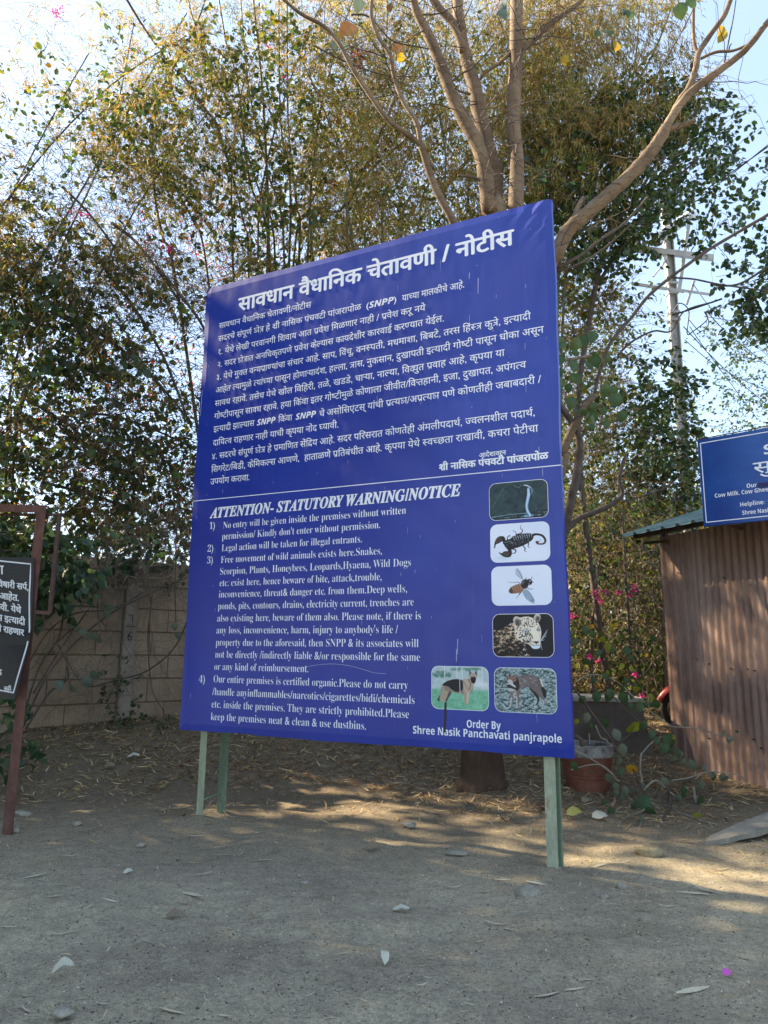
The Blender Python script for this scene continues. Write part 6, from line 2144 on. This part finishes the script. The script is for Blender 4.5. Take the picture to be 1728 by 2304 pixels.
# 5 bamboo at the upper right
bm3 = plant('bamboo_clump', 'bamboo clump with hanging straw coloured leaves above the right end of the board', 'bamboo', 1230, 12.2)
for pts, w_ in (([(1240, 560), (1290, 420), (1390, 250), (1470, 120), (1520, -10)], 7), ([(1260, 560), (1350, 380), (1420, 200), (1440, 0)], 6), ([(1270, 640), (1330, 560), (1420, 420), (1500, 330)], 6)):
    cane(bm3, pts, w_, w_ * .5, 11.9, 12.2, M_CANEG, toground=True)
spray_plant(bm3, sample(r, 800, 1150, 1545, -60, 300, 10.8, 12.4, .75), r, (.4, 1.1), (.3, 1.3), .2, 28, (.10, .20), LAN, M_BAMB, M_TWIGP, .0028, .9, .04, .2)
spray_plant(bm3, sample(r, 150, 1200, 1420, 240, 420, 10.8, 12.0, .75), r, (.3, .8), (.3, 1.3), .1, 22, (.10, .20), LAN, M_BAMB, M_TWIGP, .0028, 1.0, .04, .2, name=('hanging_twigs', 'hanging_leaves'))
# 6 leafy dark tree at the right
dt = plant('leafy_tree', 'dense tree with small dark glossy leaves spreading against the sky right of the board', 'tree', 1390, 12.0)
def poly_sample(r, n, poly, Y0, Y1, clump=.8, cs=.8):
    poly = np.array(poly, float)
    x0, y0 = poly.min(0); x1, y1 = poly.max(0)
    px = r.uniform(x0, x1, n); py = r.uniform(y0, y1, n)
    ins = np.zeros(n, bool)
    m = len(poly)
    for i in range(m):
        ax, ay = poly[i]; bx_, by_ = poly[(i + 1) % m]
        if ay != by_:
            ins ^= ((ay > py) != (by_ > py)) & (px < (bx_ - ax) * (py - ay) / (by_ - ay) + ax)
    p = Pn(px[ins], py[ins], r.uniform(Y0, Y1, ins.sum()))
    nz = vnoise(p[:, 0] + 40, p[:, 2] + p[:, 1] * .6 + 40, cs, 81) * .6 + vnoise(p[:, 0] + 40, p[:, 2] + 60, cs * .35, 82) * .4
    k = nz > clump * .5 * r.random(len(p)) + .05
    return p[k]
PT = [(1190, 260), (1330, 190), (1480, 190), (1560, 190), (1600, 250), (1625, 290), (1600, 330), (1610, 400), (1560, 430), (1530, 470), (1470, 490), (1440, 560), (1400, 590), (1300, 610), (1250, 560), (1190, 430)]
cane(dt, [(1300, 1000), (1330, 700), (1370, 520), (1400, 400), (1420, 300)], 13, 8, 11.9, 11.9, M_BARKD, 'trunk', True)
cane(dt, [(1345, 640), (1420, 520), (1500, 420), (1570, 360)], 9, 4, 11.9, 11.5, M_BARKD, 'limb')
cane(dt, [(1370, 520), (1440, 430), (1500, 320), (1540, 230)], 8, 4, 11.9, 11.8, M_BARKD, 'limb')
cane(dt, [(1365, 540), (1310, 440), (1280, 340), (1290, 260)], 8, 4, 11.9, 12.0, M_BARKD, 'limb')
spray_plant(dt, poly_sample(r, 1350, PT, 11.0, 13.2, .85, .7), r, (.3, .9), (0, .5), .2, 13, (.075, .125), OV, M_DARKLEAF, M_TWIG, .004, .35, .03, .2, rollj=.9)
spray_plant(dt, poly_sample(r, 110, [(1540, 170), (1600, 180), (1660, 270), (1650, 300), (1600, 330), (1640, 350), (1620, 480), (1540, 500), (1500, 520)], 11.2, 12.2, .5), r, (.3, .7), (0, .5), .2, 11, (.075, .125), OV, M_DARKLEAF, M_TWIG, .004, .35, .03, .2, name=('outer_twigs', 'outer_leaves'), rollj=.9)
# 7 tree leaning in from the right edge
rt = plant('leafy_tree', 'dark leaved branches reaching in from the right edge in front of the pole', 'tree', 1900, 11.0)
spray_plant(rt, poly_sample(r, 110, [(1590, 360), (1760, 330), (1800, 600), (1800, 780), (1640, 740), (1600, 620), (1620, 540), (1560, 500), (1580, 440)], 10.2, 11.5, .5), r, (.3, .9), (0, .5), .1, 12, (.08, .13), OV, M_DARKLEAF, M_TWIG, .004, .4, .03, .2, rollj=.9)
spray_plant(rt, poly_sample(r, 60, [(1640, 600), (1800, 600), (1800, 760), (1720, 750), (1660, 700)], 10.2, 11.5, .5), r, (.2, .6), (0, .5), .1, 14, (.08, .12), OV, M_DARKLEAF, M_TWIG, .004, .4, .03, .2, name=('dense_twigs', 'dense_leaves'), rollj=.9)
cane(rt, [(1790, 560), (1728, 600), (1660, 640), (1600, 640)], 7, 4, 10.8, 10.6, M_BARKD, 'limb')
cane(rt, [(1860, 1500), (1850, 1100), (1830, 800), (1790, 560), (1780, 400)], 30, 14, 11, 10.8, M_BARKD, 'trunk', True)
ft = plant('slender_tree', 'distant feathery tree with tiny dark leaflets beside the wires above the blue sign', 'tree', 1850, 17)
spray_plant(ft, poly_sample(r, 330, [(1560, 720), (1640, 740), (1800, 700), (1800, 1010), (1660, 985), (1600, 960), (1620, 880), (1640, 820)], 15.5, 18, .7, 1.2), r, (.4, 1.2), (0, .3), .2, 15, (.05, .09), OV, M_DARKLEAF, M_TWIG, .005, .4, .04, .3)
cane(ft, [(1900, 1500), (1860, 1100), (1800, 940), (1728, 880)], 26, 6, 17, 16.8, M_BARKD, 'trunk', True)
# 8 hedge at lower right
hd = plant('hedge', 'dense dry hedge of brown twigs and creepers between the board and the shed', 'hedge', 1380, 13.0)
HP = [(1210, 560), (1300, 600), (1400, 660), (1420, 760), (1400, 850), (1460, 930), (1530, 1000), (1560, 1180), (1640, 1200), (1640, 1640), (1200, 1640)]
spray_plant(hd, poly_sample(r, 2400, HP, 12.0, 16.0, .7), r, (.4, 1.3), (0, .9), .2, 13, (.06, .12), OV, M_BOUG, M_TWIGP, .005, .3, .05, .3)
spray_plant(hd, poly_sample(r, 900, HP, 12.0, 15.0, .7), r, (.4, 1.2), (.2, 1.2), .2, 24, (.09, .18), LAN, M_BAMBD, M_TWIG, .003, .8, .05, .3, name=('bamboo_twigs', 'withered_leaves'))
p_ = poly_sample(r, 3200, HP, 11.9, 14.5, .4)
V, F = twig_mesh(twig_paths(p_, rdir(r, len(p_), .1, .7), r.uniform(.4, 1.8, len(p_)), r.uniform(-.1, .6, len(p_)), r, 7, .35), r.uniform(.003, .009, len(p_)))
mesh_np('tangled_stems', V, F, M_TWIGP, hd, 'stuff')
spray_plant(hd, poly_sample(r, 260, [(1420, 820), (1480, 800), (1560, 840), (1570, 1150), (1480, 1180), (1420, 1000)], 12, 13, .6), r, (.2, .6), (0, .6), .2, 12, (.07, .12), OV, M_DARKLEAF, M_TWIG, .004, .3, .03, .2, name=('creeper_twigs', 'creeper_leaves'))
for k, pts in enumerate(([(1425, 1640), (1420, 1500), (1408, 1300), (1400, 1150)], [(1500, 1640), (1490, 1430), (1484, 1250)], [(1440, 1640), (1442, 1540), (1432, 1430)], [(1340, 1640), (1330, 1450), (1350, 1250)])):
    cane(hd, pts, 10, 5, 11.9, 12.1, M_BARKD, 'stem')
# dense dark wood far behind, closes the view near the ground
fw_ = plant('wood', 'dark undergrowth of the wood beyond the hedge and the wall', 'wood', 1400, 20)
p_ = poly_sample(r, 9500, [(600, 1120), (1700, 1120), (1700, 1560), (600, 1560)], 17, 24, .4, 1.5)
V, F = leaves(p_, rdir(r, len(p_), -.3, .5), r.uniform(.25, .55, len(p_)), OV, r)
o = mesh_np('foliage', V, F, M_BOUGD, fw_, 'stuff')

# 9 creepers on the wall
cr = plant('wall_creeper', 'broad leaved green creeper hanging over the left part of the wall', 'creeper', 60, 10.3)
spray_plant(cr, poly_sample(r, 200, [(-80, 1170), (120, 1190), (190, 1240), (185, 1320), (110, 1360), (60, 1330), (-80, 1400)], 9.3, 10.2, .5), r, (.2, .6), (.2, .9), .1, 9, (.08, .15), HEART, M_BOUGD, M_TWIG, .004, .6, .03, .2, gap=False)
spray_plant(cr, poly_sample(r, 80, [(-80, 1180), (420, 1200), (410, 1290), (190, 1280), (-80, 1290)], 10.0, 10.9, .5), r, (.2, .6), (.2, .9), .1, 8, (.07, .13), HEART, M_BOUGD, M_TWIG, .004, .6, .03, .2, gap=False, name=('top_twigs', 'top_leaves'))
spray_plant(cr, poly_sample(r, 32, [(-80, 1500), (60, 1560), (140, 1620), (130, 1690), (30, 1760), (-80, 1760)], 7.6, 9.0, .5), r, (.2, .6), (.1, .7), .3, 8, (.08, .14), HEART, M_BOUGD, M_TWIG, .004, .4, .03, .2, gap=False, name=('low_twigs', 'low_leaves'))
dv_ = plant('dry_creeper', 'leafless tangle of dry creeper stems trailing down the wall beside the board', 'creeper', 330, 10.6)
p_ = np.concatenate([poly_sample(r, 330, [(60, 1250), (430, 1260), (400, 1500), (330, 1560), (240, 1620), (60, 1640)], 9.9, 10.7, .3), poly_sample(r, 350, [(230, 1180), (430, 1180), (430, 1330), (230, 1330)], 10.3, 11, .3)])
V, F = twig_mesh(twig_paths(p_, rdir(r, len(p_), -.1, .7) * [1, .25, 1], r.uniform(.3, 1.3, len(p_)), r.uniform(-.2, .6, len(p_)), r, 9, .35), r.uniform(.002, .005, len(p_)))
mesh_np('twigs', V, F, M_TWIGP, dv_, 'stuff')
for pts, w_ in (([(440, 1330), (420, 1400), (390, 1460), (330, 1510), (260, 1530), (190, 1540), (130, 1450)], 4), ([(400, 1120), (394, 1300), (396, 1400)], 3), ([(150, 1340), (140, 1400), (130, 1440), (100, 1480)], 5), ([(58, 1640), (110, 1560), (150, 1530), (152, 1500)], 6), ([(56, 1600), (100, 1480), (180, 1400)], 5), ([(50, 1640), (120, 1500), (250, 1380), (420, 1300)], 5), ([(75, 1560), (130, 1470), (200, 1370)], 5), ([(180, 1220), (190, 1270), (215, 1278), (238, 1260), (236, 1160)], 4), ([(335, 1400), (333, 1440), (336, 1500), (345, 1560), (370, 1600)], 3), ([(340, 1340), (336, 1420), (338, 1470)], 3), ([(220, 1350), (222, 1390), (240, 1410)], 3), ([(60, 1500), (110, 1420), (170, 1380), (250, 1370), (330, 1330)], 4)):
    cane(dv_, pts, w_, w_ * .7, 10.0, 10.3, M_TWIG, 'stem')
spray_plant(dv_, poly_sample(r, 70, [(240, 1480), (300, 1480), (300, 1600), (360, 1580), (390, 1640), (240, 1640)], 10.2, 10.7, .2), r, (.1, .35), (.1, .5), .3, 9, (.04, .08), OV, M_BOUGD, M_TWIG, .003, .3, .02, .2, gap=False, name=('weed_twigs', 'weed_leaves'))
for (px, py, w_, an) in ((225, 1360, 22, -.2), (240, 1368, 20, .1), (232, 1375, 24, -.5), (165, 1418, 18, .4), (178, 1424, 20, 0), (192, 1430, 20, -.3), (205, 1432, 20, .2), (218, 1436, 18, -.4), (150, 1410, 16, .2), (185, 1345, 16, .5), (190, 1520, 30, -1.3), (202, 1512, 26, -.5), (130, 1530, 26, -1.2), (392, 1400, 20, -1.5), (398, 1420, 22, -1.2), (155, 1545, 22, -.2)):
    leafpart(dv_, px, py, 9.9, w_, an, M_TREELEAFG, 'leaf')

# flowers
k = 0
for px, py, rp, pl_ in ((122, 28, 11, b1), (138, 20, 12, b1), (128, 34, 9, b1), (165, 478, 12, b1), (178, 484, 13, b1), (196, 488, 9, b1), (372, 556, 11, b2_), (384, 560, 8, b2_), (602, 102, 6, bm1), (632, 578, 11, bm1), (792, 120, 15, bm2), (810, 128, 15, bm2), (826, 118, 11, bm2), (806, 150, 12, bm2), (640, 175, 7, bm1),
                        (1338, 1330, 11, hd), (1350, 1340, 12, hd), (1362, 1332, 9, hd), (1350, 1352, 8, hd), (1392, 1333, 7, hd), (1425, 1322, 9, hd), (1434, 1328, 10, hd), (1418, 1340, 9, hd), (1284, 1384, 9, hd), (1326, 1478, 6, hd), (1346, 1488, 5, hd), (1428, 1517, 6, hd), (1446, 1566, 9, hd)):
    cluster_flower(pl_, px, py, 12.0 if pl_ is not hd else 11.6, rp, M_FLOW, 400 + k); k += 1
r = np.random.default_rng(55)
for pl_, n, x0, x1, y0, y1 in ((b1, 60, 0, 300, 560, 1230), (b2_, 130, 200, 440, 760, 1240), (bm1, 70, 300, 640, 440, 640)):
    px = r.uniform(x0, x1, n); py = r.uniform(y0, y1, n)
    c_ = Pn(px, py, r.uniform(12, 14, n))
    c_ = np.repeat(c_, 7, 0) + r.normal(0, .07, (n * 7, 3))
    V, F = leaves(c_, rdir(r, len(c_), 0, .6), r.uniform(.04, .06, len(c_)), OV, r)
    mesh_np('red_bracts', V, F, M_FLOWR, pl_, 'stuff')

# trees further left along the wall, outside the picture: they shade the forecourt
r = np.random.default_rng(301)
for q, (cx_, cy_, h0, h1, rx_) in enumerate(((-10.8, 8.8, 1.6, 13.5, 2.5), (-8.6, 5.2, 1.6, 11.5, 2.5), (-8.6, 1.4, 2.0, 11.5, 2.5), (-14.2, 7.0, 2, 16, 3.0), (-13.6, 2.6, 2, 15, 3.0), (-15.2, 12.0, 2, 16.5, 3.2))):
    side = thing('shade_tree', ['broad', 'low', 'rounded', 'tall', 'wide', 'far', 'near', 'outer'][q] + ' leafy tree standing left of the forecourt, outside the picture', 'tree', (cx_, cy_, 0))
    b = MB(); b.tube([(cx_, cy_, -.1), (cx_ + .1, cy_, 1.6), (cx_, cy_ + .1, h0 + 2)], [.22, .18, .12], 10); b.build('trunk', M_BARKD, side, smooth=True)
    n = 8000
    u_ = r.normal(0, 1, (n, 3)); u_ /= np.linalg.norm(u_, axis=1, keepdims=True); u_ *= (r.random((n, 1)) ** .45)
    p_ = np.array([cx_, cy_, (h0 + h1) / 2]) + u_ * [rx_, rx_, (h1 - h0) / 2]
    nzv = vnoise(p_[:, 1] + 40, p_[:, 2] + 40, .9, 91)
    k = (nzv > .22) & sun_gap(p_, r); p_ = p_[k]
    V, F = leaves(p_, rdir(r, len(p_), -.2, .5), r.uniform(.16, .34, len(p_)), OV, r)
    mesh_np('crown', V, F, M_BOUGD, side, 'stuff')
# ------------------------------------------------------------------ shrub trailing beside the pot
sh = thing('young_bougainvillea', 'straggly bougainvillea with drooping broad leaves growing from the pot area beside the board', 'shrub', (ct.x + .5, ct.y - .1, terrain(ct.x + .5, ct.y)))
M_FRL = leafmat('front_shrub_leaf', [(0, (.045, .09, .045)), (1, (.07, .13, .055))], .3, .5, .35)
M_FRG = leafmat('dusty_shrub_leaf', [(0, (.13, .165, .125)), (1, (.17, .20, .15))], .25, .6, .3)
M_FRY = leafmat('lime_shrub_leaf', [(0, (.20, .26, .04)), (1, (.30, .30, .05))], .45, .55, .3)
M_FRO = leafmat('amber_shrub_leaf', [(0, (.50, .27, .03)), (1, (.55, .33, .05))], .4, .55, .3)
M_STEM = noisy('brown_shrub_stem', [(.3, (.06, .045, .035)), (.7, (.13, .10, .075))], 9, .85, 0)
M_STEMP = noisy('pale_shrub_stem', [(.3, (.20, .18, .14)), (.7, (.32, .29, .23))], 9, .85, 0)
Z5 = (1240, 1400, .2942)
def z5(*pts): return [(Z5[0] + a * Z5[2], Z5[1] + b_ * Z5[2]) for a, b_ in pts]
YS2 = 8.2
for pts, w_, mm in ((z5((160, 480), (260, 620), (380, 790), (460, 900), (520, 1010)), 5, M_STEM), (z5((165, 470), (300, 400), (480, 440), (620, 560), (700, 660)), 2.5, M_STEMP), (z5((470, 560), (560, 660), (680, 760), (800, 830), (850, 880)), 3, M_STEM), (z5((340, 790), (380, 880), (420, 900), (440, 930)), 3, M_STEMP),
                    (z5((180, 980), (330, 1060), (440, 1140), (520, 1220)), 3, M_STEMP), (z5((150, 1130), (300, 1090), (400, 1100), (480, 1170)), 3, M_STEMP), (z5((700, 1230), (680, 1120), (690, 1000)), 5, M_STEMP), (z5((690, 1010), (760, 930), (850, 870)), 3, M_STEMP), (z5((560, 1020), (640, 1150), (700, 1280), (730, 1340)), 4, M_STEM),
                    (z5((850, 1515), (900, 1430), (912, 1340), (900, 1280), (870, 1270)), 8, M_STEM), (z5((640, 1240), (670, 1330), (700, 1400)), 6, M_STEM), (z5((700, 1290), (800, 1210), (900, 1290), (960, 1340)), 4, M_STEMP), (z5((500, 930), (600, 860), (635, 780)), 3, M_STEM), (z5((920, 1210), (1050, 1190), (1200, 1145), (1420, 1165), (1480, 1210)), 3, M_STEMP),
                    (z5((740, 560), (760, 680), (900, 780), (940, 800), (1100, 810), (1240, 850), (1400, 900)), 2.5, M_STEMP), (z5((1090, 1265), (1100, 1340), (1110, 1380)), 6, M_STEMP), (z5((480, 1600), (560, 1500), (640, 1470), (720, 1440)), 3, M_STEMP), (z5((650, 1680), (680, 1560), (700, 1480)), 3, M_STEMP), (z5((940, 1440), (1100, 1500), (1270, 1560)), 3, M_STEMP), (z5((180, 865), (230, 900), (240, 950)), 11, M_STEM), (z5((290, 850), (295, 930)), 3, M_STEMP)):
    if len(pts) < 3:
        pts = [pts[0], ((pts[0][0] + pts[1][0]) / 2, (pts[0][1] + pts[1][1]) / 2), pts[1]]
    yb = [min(YS2, G(*p).y + .0) if p[1] > 1740 else YS2 for p in pts]
    P3 = [P(a, b_, y) for (a, b_), y in zip(pts, yb)]
    sm, ra = smooth_path(P3, [RAD(w_, *pts[0], YS2)] * len(pts), 5)
    b = MB(); b.tube(sm, ra, 6); b.build('stem', mm, sh, smooth=True)
LF = [(140, 80, 70, M_FRL), (250, 60, 80, M_FRL), (200, 150, 60, M_FRL), (300, 90, 60, M_FRL), (380, 130, 60, M_FRY), (440, 180, 70, M_FRY), (450, 30, 60, M_FRY), (430, 380, 40, M_FRY), (500, 20, 45, M_FRO), (320, 30, 40, M_FRO), (560, 340, 50, M_FRY), (600, 360, 40, M_FRY), (480, 370, 40, M_FRY), (540, 240, 70, M_FRL), (590, 270, 60, M_FRL), (470, 210, 60, M_FRL), (370, 230, 60, M_FRL), (240, 300, 70, M_FRL),
      (180, 220, 60, M_FRL), (390, 420, 60, M_FRL), (330, 440, 50, M_FRL), (560, 440, 60, M_FRL), (580, 500, 90, M_FRL), (620, 520, 60, M_FRY), (640, 480, 50, M_FRL), (355, 560, 90, M_FRL), (430, 540, 80, M_FRL), (465, 560, 90, M_FRL), (530, 570, 100, M_FRL), (255, 590, 70, M_FRL), (590, 640, 70, M_FRL), (690, 640, 90, M_FRL), (680, 810, 120, M_FRY), (280, 720, 80, M_FRG), (210, 760, 50, M_FRY), (400, 760, 80, M_FRL), (300, 790, 50, M_FRL),
      (480, 850, 90, M_FRG), (540, 960, 90, M_FRG), (530, 1060, 80, M_FRG), (570, 1140, 90, M_FRO), (420, 1190, 90, M_FRG), (540, 1140, 60, M_FRL), (850, 920, 110, M_FRL), (890, 960, 90, M_FRL), (820, 900, 60, M_FRL), (760, 570, 70, M_FRY), (790, 620, 80, M_FRL), (740, 620, 60, M_FRL), (720, 780, 80, M_FRL), (780, 850, 70, M_FRL), (620, 560, 50, M_FRL), (770, 120, 60, M_FRL), (1000, 1010, 70, M_FRG), (960, 1040, 70, M_FRG), (1060, 1080, 90, M_FRG), (1020, 1060, 60, M_FRG), (1180, 1110, 50, M_FRG),
      (930, 970, 60, M_FRL), (970, 990, 60, M_FRL), (760, 1400, 150, M_FRL), (720, 1450, 90, M_FRL), (560, 1280, 90, M_FRG), (500, 1290, 70, M_FRG), (480, 1250, 60, M_FRG), (450, 1440, 80, M_FRL), (400, 1380, 60, M_FRL), (620, 1390, 70, M_FRG), (1010, 1280, 90, M_FRL), (980, 1340, 70, M_FRG), (840, 1220, 70, M_FRG), (700, 1500, 60, M_FRG), (1080, 1500, 60, M_FRY), (1150, 1240, 90, M_FRG), (1300, 1180, 80, M_FRG), (1360, 1200, 60, M_FRG), (1240, 1170, 60, M_FRL), (1170, 1360, 70, M_FRL), (1370, 890, 60, M_FRG), (1410, 840, 30, M_FRL), (1010, 770, 40, M_FRG), (540, 1340, 60, M_FRG), (640, 1280, 60, M_FRG), (1200, 1180, 50, M_FRG), (690, 1240, 50, M_FRG), (1330, 860, 40, M_FRG), (915, 890, 50, M_FRY), (60, 1100, 60, M_FRL), (160, 1090, 70, M_FRL)]
r_ = np.random.default_rng(9)
for a, b_, s, mm in LF:
    px, py = z5((a, b_))[0]
    Y = YS2 if py < 1740 else min(YS2, G(px, py + 6).y - .05)
    leafpart(sh, px, py - s * .12, Y, s * Z5[2] * 1.1, -1.5 + r_.normal(0, .55) + (0 if py < 1700 else r_.uniform(-1.2, 1.2)), mm, 'leaf', w_=.72)
